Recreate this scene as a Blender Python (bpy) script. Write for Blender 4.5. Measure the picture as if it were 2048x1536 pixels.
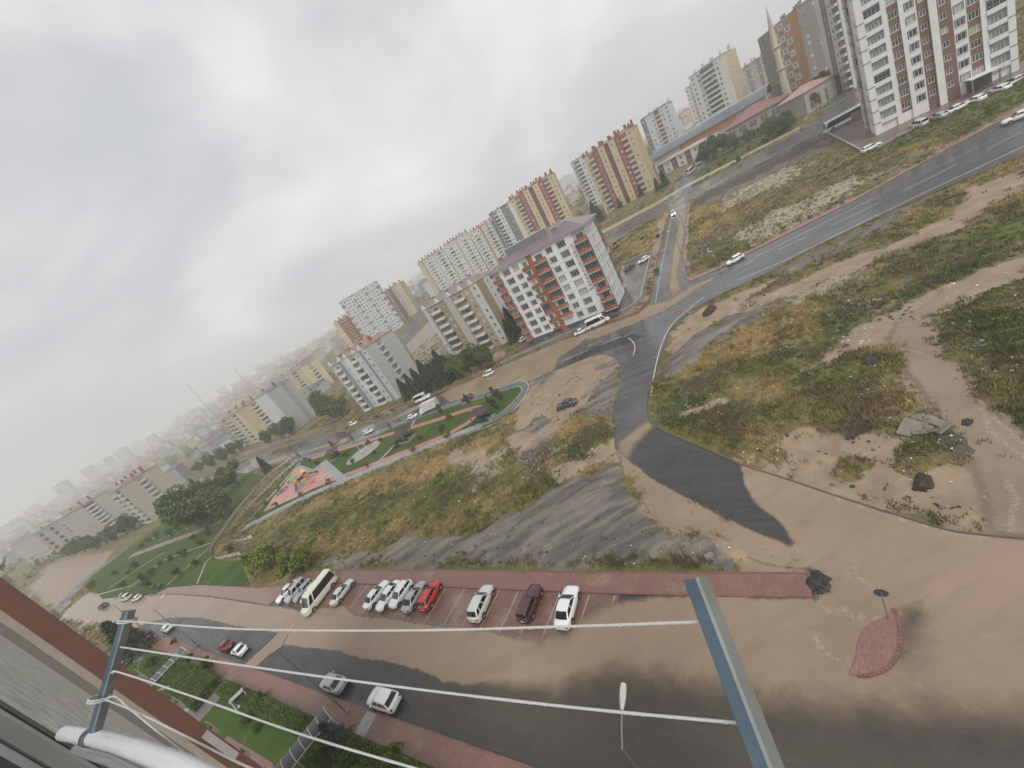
import bpy, bmesh, math, random
import numpy as np
from mathutils import Vector, Matrix
random.seed(7); RNG = np.random.default_rng(7)
for _o in list(bpy.data.objects): bpy.data.objects.remove(_o)
S = bpy.context.scene; COL = S.collection
# ------------------------------------------------------------------ camera
FPX = 769.0; CX, CY = 1024.0, 768.0            # focal length and centre in photo pixels (2048 x 1536)
NAD = (2200.0, 2750.0)                          # vanishing point of the verticals
H = 33.8                                        # camera height over the street
_n = np.array([NAD[0]-CX, NAD[1]-CY, FPX]); _n /= np.linalg.norm(_n)
AZ = -_n; _z = np.array([0, 0, 1.0]); AY = _z - _z.dot(AZ)*AZ; AY /= np.linalg.norm(AY); AX = np.cross(AY, AZ)
# rows: world x, y, z as camera vectors (image right, image down, forward)
cam = bpy.data.cameras.new('camera'); camo = bpy.data.objects.new('camera', cam); COL.objects.link(camo)
cam.sensor_width = 36.0; cam.lens = FPX/2048*36.0; cam.clip_start = 0.05; cam.clip_end = 9000
camo.matrix_world = Matrix(((AX[0], -AX[1], -AX[2], 0), (AY[0], -AY[1], -AY[2], 0), (AZ[0], -AZ[1], -AZ[2], H), (0, 0, 0, 1)))
S.camera = camo
# ------------------------------------------------------------------ sky, sun, exposure
SUN_EL, SUN_AZ = math.radians(50), math.radians(176)      # azimuth from +Y clockwise
W = bpy.data.worlds.new('World'); S.world = W; W.use_nodes = True
nt = W.node_tree; nt.nodes.clear()
def _wn(t, **k):
    n = nt.nodes.new(t)
    for a, b in k.items(): setattr(n, a, b)
    return n
out = _wn('ShaderNodeOutputWorld'); bg = _wn('ShaderNodeBackground'); bg.inputs['Strength'].default_value = 0.1
sky = _wn('ShaderNodeTexSky', sky_type='NISHITA', sun_disc=False, sun_elevation=SUN_EL, sun_rotation=SUN_AZ)
tc = _wn('ShaderNodeTexCoord'); mp = _wn('ShaderNodeMapping'); mp.inputs['Scale'].default_value = (1.0, 1.0, 1.9)
n1 = _wn('ShaderNodeTexNoise'); n1.inputs['Scale'].default_value = 1.6; n1.inputs['Detail'].default_value = 7; n1.inputs['Roughness'].default_value = 0.5; n1.inputs['Distortion'].default_value = 0.35
n2 = _wn('ShaderNodeTexNoise'); n2.inputs['Scale'].default_value = 1.0; n2.inputs['Detail'].default_value = 3
mp2 = _wn('ShaderNodeMapping'); mp2.inputs['Location'].default_value = (3.1, 1.7, 0.4)
r1 = _wn('ShaderNodeValToRGB'); r2 = _wn('ShaderNodeValToRGB')
SKY_DARK, SKY_MID, SKY_LIT = (3.6, 3.72, 3.95, 1), (4.35, 4.42, 4.52, 1), (6.4, 6.4, 6.3, 1)
r1.color_ramp.elements[0].position = 0.38; r1.color_ramp.elements[0].color = SKY_DARK
r1.color_ramp.elements[1].position = 0.72; r1.color_ramp.elements[1].color = SKY_LIT
e = r1.color_ramp.elements.new(0.52); e.color = SKY_MID
r2.color_ramp.elements[0].position = 0.3; r2.color_ramp.elements[0].color = (0.9, 0.91, 0.94, 1)
r2.color_ramp.elements[1].position = 0.75; r2.color_ramp.elements[1].color = (1.1, 1.09, 1.06, 1)
mul = _wn('ShaderNodeMix', data_type='RGBA', blend_type='MULTIPLY'); mul.inputs[0].default_value = 1.0
mix = _wn('ShaderNodeMix', data_type='RGBA'); mix.inputs[0].default_value = 0.96
L = nt.links.new
L(tc.outputs['Generated'], mp.inputs['Vector']); L(mp.outputs[0], n1.inputs['Vector']); L(mp.outputs[0], mp2.inputs['Vector']); L(mp2.outputs[0], n2.inputs['Vector'])
L(n1.outputs[0], r1.inputs[0]); L(n2.outputs[0], r2.inputs[0])
L(r1.outputs[0], mul.inputs[6]); L(r2.outputs[0], mul.inputs[7])
L(sky.outputs[0], mix.inputs[6]); L(mul.outputs[2], mix.inputs[7]); L(mix.outputs[2], bg.inputs['Color']); L(bg.outputs[0], out.inputs['Surface'])
sl = bpy.data.lights.new('sun', 'SUN'); sl.energy = 1.5; sl.angle = math.radians(35); sl.color = (1.0, 0.97, 0.93)
so = bpy.data.objects.new('sun', sl); COL.objects.link(so)
_d = Vector((math.sin(SUN_AZ)*math.cos(SUN_EL), math.cos(SUN_AZ)*math.cos(SUN_EL), math.sin(SUN_EL)))
so.rotation_euler = _d.to_track_quat('Z', 'Y').to_euler(); so.location = (0, 0, 400)
S.view_settings.view_transform = 'Standard'; S.view_settings.look = 'None'; S.view_settings.gamma = 1.0
S.view_settings.use_curve_mapping = False; S.view_settings.exposure = 0.62
S.render.engine = 'CYCLES'
cy = S.cycles; cy.max_bounces = 6; cy.diffuse_bounces = 2; cy.glossy_bounces = 2; cy.transmission_bounces = 3; cy.transparent_max_bounces = 12; cy.volume_bounces = 2
cy.use_denoising = True; cy.use_adaptive_sampling = True; cy.adaptive_threshold = 0.02; cy.sample_clamp_indirect = 4
try: cy.denoiser = 'OPENIMAGEDENOISE'
except Exception: pass
# ------------------------------------------------------------------ terrain height and pixel -> place
def hgt(x, y):
    c = 0.75*np.asarray(x, float) + 0.66*np.asarray(y, float) - 82.0
    sp = 6.0*np.logaddexp(0, c/6.0)
    z = 0.1*np.where(sp < 190, sp, 190 + (sp-190)*0.45); z = np.minimum(z, 40 + (z-40)*0.3)
    r = np.hypot(x, y)
    return z
def ray(p):
    d = np.array([p[0]-CX, p[1]-CY, FPX]); return np.array([d@AX, d@AY, d@AZ])
def G(p, dz=0.0):
    """place on the terrain (raised by dz metres) seen at photo pixel p"""
    r = ray(p); r = r/np.hypot(r[0], r[1]); t = np.geomspace(4.0, 4000, 1500)
    f = H + r[2]*t - (hgt(r[0]*t, r[1]*t) + dz)
    i = np.argmax(f < 0)
    if f[i] >= 0: t0 = 3000.0; return np.array([r[0]*t0, r[1]*t0, hgt(r[0]*t0, r[1]*t0)+dz])
    if i == 0: a, b = 0.5, t[0]
    else: a, b = t[i-1], t[i]
    for _ in range(30):
        m = 0.5*(a+b)
        if H + r[2]*m - (hgt(r[0]*m, r[1]*m)+dz) < 0: b = m
        else: a = m
    return np.array([r[0]*b, r[1]*b, float(hgt(r[0]*b, r[1]*b))+dz])
def G2(p, dz=0.0): return G(p, dz)[:2]
def near(p, depth):
    """point on the ray of pixel p at the given depth from the lens (things held at the balcony)"""
    r = ray(p)/FPX*depth; return Vector((r[0], r[1], r[2]+H))
def proj(P):
    d = np.array([P[0], P[1], P[2]-H]); v = d[0]*AX + d[1]*AY + d[2]*AZ; return CX + FPX*v[0]/v[2], CY + FPX*v[1]/v[2]
# ------------------------------------------------------------------ noise in numpy
def vnoise(x, y, s, seed=0):
    x = np.asarray(x)/s; y = np.asarray(y)/s
    xi = np.floor(x).astype(np.int64); yi = np.floor(y).astype(np.int64); fx = x-xi; fy = y-yi
    def hsh(a, b):
        v = (a*374761393 + b*668265263 + seed*1442695041) & 0x7fffffff
        v = (v ^ (v >> 13))*1274126177 & 0x7fffffff
        return ((v ^ (v >> 16)) & 0xffff)/65535.0
    fx = fx*fx*(3-2*fx); fy = fy*fy*(3-2*fy)
    return (hsh(xi, yi)*(1-fx)+hsh(xi+1, yi)*fx)*(1-fy) + (hsh(xi, yi+1)*(1-fx)+hsh(xi+1, yi+1)*fx)*fy
def fbm(x, y, s, seed=0, o=4):
    v = 0; a = 0.5
    for k in range(o): v = v + a*vnoise(x, y, s/2**k, seed+k); a *= 0.5
    return v/(1-0.5**o)
def sdf(poly, X, Y):
    """signed distance to a polygon, positive inside"""
    P = np.asarray(poly, float); d = np.full(X.shape, 1e18); ins = np.zeros(X.shape, bool)
    for i in range(len(P)):
        ax, ay = P[i-1]; bx, by = P[i]; ex, ey = bx-ax, by-ay
        t = np.clip(((X-ax)*ex + (Y-ay)*ey)/max(ex*ex+ey*ey, 1e-9), 0, 1)
        d = np.minimum(d, (X-ax-t*ex)**2 + (Y-ay-t*ey)**2)
        c = (ay > Y) != (by > Y)
        with np.errstate(divide='ignore', invalid='ignore'): ins ^= c & (X < (bx-ax)*(Y-ay)/(by-ay if by != ay else 1e-12) + ax)
    d = np.sqrt(d); return np.where(ins, d, -d)
def poly(px): return [tuple(G2(p)) for p in px]
def smooth(pts, n=6, closed=False):
    P = [np.array(p, float) for p in pts]; o = []; m = len(P)
    rng = range(m) if closed else range(m-1)
    for i in rng:
        p1 = P[i]; p2 = P[(i+1) % m]
        p0 = P[i-1] if (i > 0 or closed) else 2*p1-p2
        p3 = P[(i+2) % m] if (i+2 < m or closed) else 2*p2-p1
        for k in range(n):
            t = k/n; o.append(tuple(0.5*((2*p1) + (p2-p0)*t + (2*p0-5*p1+4*p2-p3)*t*t + (3*p1-p0-3*p2+p3)*t**3)))
    if not closed: o.append(tuple(P[-1]))
    return o
# ------------------------------------------------------------------ materials
def nodes(name):
    m = bpy.data.materials.new(name); m.use_nodes = True; t = m.node_tree; b = t.nodes['Principled BSDF']; return m, t, b
def nn(t, typ, props=None, **inp):
    n = t.nodes.new(typ)
    for a, v in (props or {}).items(): setattr(n, a, v)
    for a, v in inp.items():
        k = a.replace('_', ' ') if isinstance(a, str) and not a.startswith('i') else int(a[1:])
        s = n.inputs[k]
        if hasattr(v, 'links') or hasattr(v, 'is_linked'): t.links.new(v, s)
        else: s.default_value = v
    return n
def c4(c): return (c[0], c[1], c[2], 1.0)
def noise(t, vec, scale, detail=4, rough=0.55, dist=0.0):
    return nn(t, 'ShaderNodeTexNoise', Vector=vec, Scale=scale, Detail=detail, Roughness=rough, Distortion=dist).outputs[0]
def maprange(t, v, a, b, c=0.0, d=1.0): return nn(t, 'ShaderNodeMapRange', {'clamp': True}, i0=v, i1=a, i2=b, i3=c, i4=d).outputs[0]
def mixc(t, f, a, b, mode='MIX'):
    n = nn(t, 'ShaderNodeMix', {'data_type': 'RGBA', 'blend_type': mode}); 
    for k, v in ((0, f), (6, a), (7, b)):
        if hasattr(v, 'is_linked'): t.links.new(v, n.inputs[k])
        else: n.inputs[k].default_value = v if k == 0 else (c4(v) if len(v) == 3 else v)
    return n.outputs[2]
def mth(t, op, a, b=0.0): return nn(t, 'ShaderNodeMath', {'operation': op}, i0=a, i1=b).outputs[0]
def wpos(t): return nn(t, 'ShaderNodeNewGeometry').outputs['Position']
def opos(t): return nn(t, 'ShaderNodeTexCoord').outputs['Object']
MATS = {}
def pm(name, col, rough=0.6, var=0.12, scale=1.5, metal=0.0, bump=0.0, bscale=30, streak=0.0, spec=0.5, coat=0.0, world=False):
    """plain painted / stone / fabric material with mottling, optional rain streaks and fine relief"""
    if name in MATS: return MATS[name]
    m, t, b = nodes(name); P = wpos(t) if world else opos(t)
    f = noise(t, P, scale, 5, 0.6)
    c = mixc(t, maprange(t, f, 0.3, 0.7), [x*(1-var) for x in col], [min(1, x*(1+var)) for x in col])
    if streak > 0:
        mpn = nn(t, 'ShaderNodeMapping', Vector=wpos(t), Scale=(1.3, 1.3, 0.05))
        s = maprange(t, noise(t, mpn.outputs[0], 1.0, 6, 0.65), 0.5, 0.78, 0.0, streak)
        c = mixc(t, s, c, [x*0.55 for x in col])
    t.links.new(c, b.inputs['Base Color']); b.inputs['Metallic'].default_value = metal
    t.links.new(maprange(t, f, 0.25, 0.75, max(0.02, rough-0.08), min(1, rough+0.08)), b.inputs['Roughness'])
    b.inputs['Specular IOR Level'].default_value = spec
    if coat: b.inputs['Coat Weight'].default_value = coat; b.inputs['Coat Roughness'].default_value = 0.08
    if bump: 
        bn = nn(t, 'ShaderNodeBump', Strength=bump, Distance=0.02, Height=noise(t, P, bscale, 4)); t.links.new(bn.outputs[0], b.inputs['Normal'])
    MATS[name] = m; return m
def glass(name, col=(0.02, 0.025, 0.03), rough=0.08):
    if name in MATS: return MATS[name]
    m, t, b = nodes(name); f = noise(t, opos(t), 0.9, 2)
    t.links.new(mixc(t, f, [x*0.6 for x in col], [x*1.5 for x in col]), b.inputs['Base Color'])
    b.inputs['Roughness'].default_value = rough; b.inputs['IOR'].default_value = 1.5; MATS[name] = m; return m
def paint(name, col, rough=0.25):
    return pm(name, col, rough, 0.03, 0.8, coat=0.6)
def leafmat(name, dark, light, scale=0.6, sub=0.0):
    if name in MATS: return MATS[name]
    m, t, b = nodes(name); P = wpos(t)
    c = mixc(t, maprange(t, noise(t, P, scale, 4, 0.6), 0.32, 0.68), dark, light)
    c = mixc(t, maprange(t, noise(t, P, scale*9, 2), 0.35, 0.7, 0, 0.5), c, [x*0.6 for x in dark])
    t.links.new(c, b.inputs['Base Color']); b.inputs['Roughness'].default_value = 0.65; b.inputs['Specular IOR Level'].default_value = 0.3
    MATS[name] = m; return m
def pavers(name, col, joint, w=0.2, h=0.1, rough=0.35, ang=0.0, mud=0.0, var=0.2, offset=0.5):
    if name in MATS: return MATS[name]
    m, t, b = nodes(name); P = wpos(t); R = nn(t, 'ShaderNodeMapping', Vector=P, Rotation=(0, 0, ang)).outputs[0]
    br = nn(t, 'ShaderNodeTexBrick', {'offset': offset}, Vector=R, Color1=c4([x*(1-var) for x in col]), Color2=c4([x*(1+var) for x in col]), Mortar=c4(joint), Scale=1.0, Mortar_Size=0.012, Mortar_Smooth=0.3, Bias=0.0, Brick_Width=w, Row_Height=h)
    big = noise(t, P, 0.35, 6, 0.65)
    c = mixc(t, maprange(t, big, 0.35, 0.7, 0, 0.5), br.outputs[0], [x*0.62 for x in col])
    if mud: c = mixc(t, maprange(t, noise(t, P, 0.22, 6, 0.7), 0.58-0.1*mud, 0.72, 0, 0.75), c, (0.30, 0.23, 0.16))
    t.links.new(c, b.inputs['Base Color'])
    t.links.new(maprange(t, big, 0.3, 0.7, rough+0.15, max(0.08, rough-0.2)), b.inputs['Roughness'])
    bn = nn(t, 'ShaderNodeBump', Strength=0.35, Distance=0.01, Height=br.outputs[1]); bn.invert = True; t.links.new(bn.outputs[0], b.inputs['Normal'])
    MATS[name] = m; return m
# ------------------------------------------------------------------ mesh builder
class MB:
    def __init__(s): s.v = []; s.f = []; s.m = []; s.sm = []
    def add(s, vs, fs, mi=0, smooth=False):
        o = len(s.v); s.v.extend([tuple(map(float, v)) for v in vs]); s.f.extend([[i+o for i in f] for f in fs]); s.m.extend([mi]*len(fs)); s.sm.extend([smooth]*len(fs))
    def box(s, c, d, M=None, mi=0, tap=1.0):
        hx, hy, hz = d[0]/2, d[1]/2, d[2]/2
        vs = [Vector((c[0]+sx*hx*(tap if sz > 0 else 1), c[1]+sy*hy*(tap if sz > 0 else 1), c[2]+sz*hz)) for sz in (-1, 1) for sx, sy in ((-1, -1), (1, -1), (1, 1), (-1, 1))]
        if M is not None: vs = [M @ v for v in vs]
        s.add(vs, [(3, 2, 1, 0), (4, 5, 6, 7), (0, 1, 5, 4), (1, 2, 6, 5), (2, 3, 7, 6), (3, 0, 4, 7)], mi)
    def quad(s, a, b, c, d, mi=0): s.add([a, b, c, d], [(0, 1, 2, 3)], mi)
    def prism(s, pts, z0, z1, mi=0, top=True, bot=False, M=None):
        n = len(pts); vs = [Vector((p[0], p[1], z0)) for p in pts] + [Vector((p[0], p[1], z1)) for p in pts]
        if M is not None: vs = [M @ v for v in vs]
        fs = [(i, (i+1) % n, n+(i+1) % n, n+i) for i in range(n)]
        if top: fs.append(tuple(range(n, 2*n)))
        if bot: fs.append(tuple(range(n-1, -1, -1)))
        s.add(vs, fs, mi)
    def tube(s, p, q, r, r2=None, n=8, mi=0, caps=True):
        p = Vector(p); q = Vector(q); r2 = r if r2 is None else r2; d = (q-p).normalized()
        a = d.orthogonal().normalized(); b = d.cross(a); vs = []
        for c, rr in ((p, r), (q, r2)):
            for i in range(n): t = 2*math.pi*i/n; vs.append(c + a*rr*math.cos(t) + b*rr*math.sin(t))
        fs = [(i, (i+1) % n, n+(i+1) % n, n+i) for i in range(n)]
        s.add(vs, fs, mi, True)
        if caps: s.add(vs[:n], [tuple(range(n-1, -1, -1))], mi); s.add(vs[n:], [tuple(range(n))], mi)
    def path(s, pts, r, n=8, mi=0, caps=True):
        P = [Vector(p) for p in pts]; rings = []; a = None
        for i, p in enumerate(P):
            d = (P[min(i+1, len(P)-1)]-P[max(i-1, 0)]).normalized()
            a = d.orthogonal().normalized() if a is None else (a - d*a.dot(d)).normalized()
            b = d.cross(a); rr = r[i] if hasattr(r, '__len__') else r
            rings.append([p + a*rr*math.cos(2*math.pi*k/n) + b*rr*math.sin(2*math.pi*k/n) for k in range(n)])
        s.loft(rings, mi, caps)
    def loft(s, rings, mi=0, caps=True, smooth=True, closed=True):
        n = len(rings[0]); vs = [v for r in rings for v in r]; fs = []
        for j in range(len(rings)-1):
            for i in range(n if closed else n-1): fs.append((j*n+i, j*n+(i+1) % n, (j+1)*n+(i+1) % n, (j+1)*n+i))
        s.add(vs, fs, mi, smooth)
        if caps: s.add(rings[0], [tuple(range(n-1, -1, -1))], mi); s.add(rings[-1], [tuple(range(n))], mi)
    def cyl(s, c, r, z0, z1, n=16, mi=0, r2=None): s.tube((c[0], c[1], z0), (c[0], c[1], z1), r, r2, n, mi)
    def mesh(s, name, mats, flip=False):
        me = bpy.data.meshes.new(name); me.from_pydata(s.v, [], s.f)
        for m in mats: me.materials.append(m)
        if s.f:
            me.polygons.foreach_set('material_index', s.m); me.polygons.foreach_set('use_smooth', s.sm)
        me.update(); return me
def obj(name, mb, mats, parent=None, M=None):
    me = mb.mesh(name, mats if isinstance(mats, (list, tuple)) else [mats]) if isinstance(mb, MB) else mb
    o = bpy.data.objects.new(name, me); COL.objects.link(o)
    if parent is not None: o.parent = parent
    if M is not None: o.matrix_local = M
    return o
def tag(o, label=None, cat=None, group=None, kind=None):
    if label: o['label'] = label
    if cat: o['category'] = cat
    if group: o['group'] = group
    if kind: o['kind'] = kind
    return o
def thing(name, label, cat, loc=(0, 0, 0), rz=0.0, group=None):
    o = bpy.data.objects.new(name, None); COL.objects.link(o); o.empty_display_size = 0.3
    o.location = loc; o.rotation_euler = (0, 0, rz); return tag(o, label, cat, group)
def struct(o): o['kind'] = 'structure'; return o
def dup(root, loc=None, rz=None, label=None, group=None, scale=None):
    r = root.copy(); COL.objects.link(r)
    if loc is not None: r.location = loc
    if rz is not None: r.rotation_euler = (0, 0, rz)
    if scale is not None: r.scale = scale if hasattr(scale, '__len__') else (scale,)*3
    if label: r['label'] = label
    if group: r['group'] = group
    for ch in root.children:
        c = ch.copy(); COL.objects.link(c); c.parent = r
        for g in ch.children: d = g.copy(); COL.objects.link(d); d.parent = c
    return r
def frame(o, u, z0=0.0):
    """matrix with local x along the ground direction u, y to its left (into the building when u runs left to right), z up, origin at o"""
    ux, uy = u; return Matrix(((ux, -uy, 0, o[0]), (uy, ux, 0, o[1]), (0, 0, 1, z0), (0, 0, 0, 1)))
# ------------------------------------------------------------------ sheets and strips on the terrain
def sheet(name, P, dz, m, skirt=0.0, grid=5.0):
    bm = bmesh.new(); area = sum(P[i-1][0]*P[i][1]-P[i][0]*P[i-1][1] for i in range(len(P)))
    if area < 0: P = P[::-1]
    vs = [bm.verts.new((p[0], p[1], 0)) for p in P]; bm.faces.new(vs)
    xs = [p[0] for p in P]; ys = [p[1] for p in P]
    for ax, lo, hi in ((0, min(xs), max(xs)), (1, min(ys), max(ys))):
        g = max(grid, (hi-lo)/90); k = math.floor(lo/g)+1
        while k*g < hi:
            co = [0, 0, 0]; no = [0, 0, 0]; co[ax] = k*g; no[ax] = 1
            bmesh.ops.bisect_plane(bm, geom=bm.verts[:]+bm.edges[:]+bm.faces[:], plane_co=co, plane_no=no); k += 1
    if skirt:
        ed = [e for e in bm.edges if len(e.link_faces) == 1]
        r = bmesh.ops.extrude_edge_only(bm, edges=ed); low = set(v for v in r['geom'] if isinstance(v, bmesh.types.BMVert))
    else: low = set()
    for v in bm.verts: v.co.z = float(hgt(v.co.x, v.co.y)) + dz - (skirt if v in low else 0)
    bmesh.ops.recalc_face_normals(bm, faces=bm.faces)
    bmesh.ops.triangulate(bm, faces=[f for f in bm.faces if len(f.verts) > 4])
    if not low and bm.faces and sum(f.normal.z for f in bm.faces) < 0: bmesh.ops.reverse_faces(bm, faces=bm.faces)
    me = bpy.data.meshes.new(name); bm.to_mesh(me); bm.free(); me.materials.append(m)
    o = bpy.data.objects.new(name, me); COL.objects.link(o); return struct(o)
def offs(P, d):
    P = [np.array(p[:2], float) for p in P]; o = []
    for i, p in enumerate(P):
        t = P[min(i+1, len(P)-1)]-P[max(i-1, 0)]; t /= max(np.linalg.norm(t), 1e-9); o.append(p + np.array([t[1], -t[0]])*d)
    return o
def strip_mb(mb, P, w, dz, h=0.0, mi=0, step=4.0):
    """band of width w along a ground polyline, dz above the terrain, with h thickness below it"""
    Q = []
    for a, b in zip(P[:-1], P[1:]):
        n = max(1, int(math.hypot(b[0]-a[0], b[1]-a[1])/step))
        for k in range(n): Q.append((a[0]+(b[0]-a[0])*k/n, a[1]+(b[1]-a[1])*k/n))
    Q.append(tuple(P[-1][:2])); l = offs(Q, -w/2); r = offs(Q, w/2)
    for i in range(len(Q)-1):
        a, b, c, d = [(p[0], p[1], float(hgt(p[0], p[1]))+dz) for p in (r[i], r[i+1], l[i+1], l[i])]
        mb.add([a, b, c, d], [(0, 1, 2, 3)], mi)
        if h:
            lo = [(p[0], p[1], p[2]-h) for p in (a, b, c, d)]
            mb.add([a, b, lo[1], lo[0]], [(3, 2, 1, 0)], mi); mb.add([c, d, lo[3], lo[2]], [(3, 2, 1, 0)], mi)
            if i == 0: mb.add([a, d, lo[3], lo[0]], [(0, 1, 2, 3)], mi)
            if i == len(Q)-2: mb.add([b, c, lo[2], lo[1]], [(3, 2, 1, 0)], mi)
    return mb
def strip(name, P, w, dz, m, h=0.0):
    return struct(obj(name, strip_mb(MB(), P, w, dz, h), m))
# ------------------------------------------------------------------ ground, roads, pavements, flood
K0 = np.array([-20.2, 24.3]); UU = np.array([-0.8145, 0.5802]); VV = np.array([0.5802, 0.8145])   # near kerb line: along the street, across it
def st(s, v): return tuple(K0 + UU*s + VV*v)
R1 = [st(-70, 0), st(100, 0)] + poly([(120, 1235), (172, 1186), (212, 1200), (260, 1195), (312, 1189), (355, 1188), (425, 1194), (512, 1207), (540, 1210), (590, 1153), (712, 1167), (890, 1174), (1087, 1182), (1212, 1187), (1350, 1191), (1625, 1196), (1625, 1150), (1604, 1120), (1580, 1092), (1500, 1060), (1420, 1020), (1375, 997), (1302, 957), (1250, 917), (1232, 900), (1307, 850), (1340, 870), (1412, 900), (1482, 931), (1560, 956), (1612, 975), (1676, 995), (1786, 1030), (1893, 1062), (1961, 1072), (2048, 1080), (2200, 1085)]) + [(80, -10), (60, -40)]
R2 = poly([(2150, 160), (2023, 230), (1903, 294), (1741, 384), (1710, 400), (1495, 507), (1440, 536), (1382, 562), (1366, 552), (1300, 608), (1275, 627), (1212, 650), (1125, 680), (1007, 730), (900, 777), (825, 806), (770, 838), (740, 850), (700, 862), (650, 868), (550, 900), (475, 925), (400, 958), (340, 985), (355, 1003), (420, 974), (525, 934), (600, 920), (675, 895), (750, 867), (825, 836), (925, 801), (1025, 768), (1060, 762), (1110, 741), (1200, 706), (1232, 716), (1243, 735), (1242, 765), (1232, 800), (1225, 832), (1229, 860), (1232, 900), (1307, 850), (1295, 825), (1297, 790), (1307, 762), (1322, 712), (1340, 662), (1375, 627), (1440, 590), (1535, 547), (1636, 492), (1786, 422), (2048, 307), (2150, 262)])
R4 = poly([(1366, 552), (1372, 470), (1378, 401), (1340, 420), (1322, 500), (1310, 560), (1300, 608)])
R5 = poly([(1215, 466), (1315, 416), (1377, 380), (1480, 328), (1612, 258), (1690, 215), (1800, 150), (1810, 185), (1720, 232), (1660, 262), (1612, 284), (1475, 352), (1378, 401), (1340, 420), (1225, 474)])
R5B = poly([(1346, 400), (1352, 370), (1360, 350), (1395, 316), (1428, 316), (1398, 345), (1382, 365), (1383, 379)])
R6 = poly([(1612, 260), (1650, 215), (1675, 165), (1700, 150), (1722, 172), (1735, 200), (1690, 222)])
def asphalt(name, base, wet=0.35, scale=0.12, ang=0.0):
    m, t, b = nodes(name); P = wpos(t)
    big = noise(t, P, scale, 6, 0.6); fine = noise(t, P, 9.0, 3, 0.7); mid = noise(t, P, 0.7, 5, 0.6)
    c = mixc(t, maprange(t, big, 0.35, 0.65), [x*0.8 for x in base], [x*1.25 for x in base])
    c = mixc(t, maprange(t, mid, 0.55, 0.75, 0, 0.35), c, (0.17, 0.145, 0.12))
    c = mixc(t, maprange(t, fine, 0.3, 0.7, 0.0, 0.35), c, [x*0.6 for x in base])
    trk = noise(t, nn(t, 'ShaderNodeMapping', Vector=nn(t, 'ShaderNodeMapping', Vector=P, Rotation=(0, 0, -ang)).outputs[0], Scale=(0.035, 1.1, 1)).outputs[0], 1.0, 5, 0.65)
    c = mixc(t, maprange(t, trk, 0.5, 0.68, 0, 0.55), c, [min(1, x*1.55+0.01) for x in base]); c = mixc(t, maprange(t, trk, 0.3, 0.45, 0.5, 0.0), c, [x*0.6 for x in base])
    t.links.new(c, b.inputs['Base Color'])
    t.links.new(mth(t, 'ADD', maprange(t, big, 0.40, 0.58, wet+0.14, max(wet-0.14, 0.06)), maprange(t, trk, 0.4, 0.65, -0.05, 0.08)), b.inputs['Roughness'])
    bn = nn(t, 'ShaderNodeBump', Strength=0.12, Distance=0.01, Height=fine); t.links.new(bn.outputs[0], b.inputs['Normal']); return m
M_STR = asphalt('street_asphalt', (0.044, 0.044, 0.045), 0.24, ang=math.atan2(UU[1], UU[0])); _rd = G2((2048, 307))-G2((1535, 547)); M_ASPH = asphalt('wet_asphalt', (0.09, 0.09, 0.09), 0.2, ang=math.atan2(_rd[1], _rd[0])); M_ASPH2 = asphalt('new_asphalt', (0.038, 0.038, 0.04), 0.3)  # main road lighter than the street: sky reflection put into its base colour
M_OLD = asphalt('worn_asphalt', (0.085, 0.083, 0.081), 0.34)
struct(sheet('street', R1, 0.03, M_STR)); struct(sheet('main_road', R2, 0.03, M_ASPH)); struct(sheet('side_street', R4, 0.03, M_ASPH))
struct(sheet('upper_road', R5, 0.03, M_OLD)); struct(sheet('back_street', R5B, 0.036, M_ASPH)); struct(sheet('bus_yard', R6, 0.036, M_OLD))
strip('lane', poly([(128, 1212), (150, 1180), (190, 1142), (250, 1102), (330, 1048), (372, 1012)]), 8, 0.034, M_OLD)
# darker new asphalt patch on the main road by the junction
sheet('asphalt_patch', poly([(1110, 739), (1160, 706), (1215, 682), (1262, 668), (1290, 672), (1250, 690), (1200, 705)]), 0.036, M_ASPH2)
# ---- painted lines
M_LINE = pm('road_paint', (0.62, 0.62, 0.6), 0.45, 0.25, 2.0, world=True)
mbl = MB()
def line(px, w=0.14, dash=None, dz=0.04, sm=False):
    P = poly(px); P = smooth(P, 8) if sm else P
    if dash is None: strip_mb(mbl, P, w, dz); return
    on, off = dash; acc = 0
    for a, b in zip(P[:-1], P[1:]):
        Ln = math.hypot(b[0]-a[0], b[1]-a[1]); s = 0
        while s < Ln:
            e = min(s+on, Ln); strip_mb(mbl, [(a[0]+(b[0]-a[0])*s/Ln, a[1]+(b[1]-a[1])*s/Ln), (a[0]+(b[0]-a[0])*e/Ln, a[1]+(b[1]-a[1])*e/Ln)], w, dz); s += on+off
line([(1302, 793), (1309, 745), (1323, 690), (1345, 648), (1385, 612), (1408, 594)], 0.16, sm=True)
line([(1475, 561), (1560, 526), (1700, 457), (1850, 385), (2048, 293)], 0.13)
line([(1465, 541), (1560, 498), (1700, 434), (1850, 360), (2048, 262)], 0.12, (5, 4.5))
line([(1400, 556), (1484, 528), (1600, 470), (1750, 395)], 0.1)
line([(1125, 722), (1180, 699), (1230, 678), (1252, 675), (1266, 684), (1270, 698), (1266, 711)], 0.16, sm=True)
line([(1175, 693), (1198, 682)], 0.12); line([(1245, 676), (1266, 664)], 0.12, (3, 3))
line([(880, 800), (825, 818), (760, 846), (700, 872), (620, 903)], 0.13); line([(905, 780), (860, 798), (800, 826), (745, 851)], 0.1, (4, 4))
line([(600, 897), (550, 918), (500, 936)], 0.12)
line([(1311, 606), (1318, 560), (1330, 500), (1344, 428)], 0.13)
line([(1640, 222), (1667, 209), (1694, 196)], 0.5, (0.7, 0.7)); line([(1480, 345), (1600, 283), (1640, 262)], 0.15)
line([(1390, 388), (1480, 341), (1560, 300)], 0.12)
struct(obj('road_markings', mbl, M_LINE))
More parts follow.
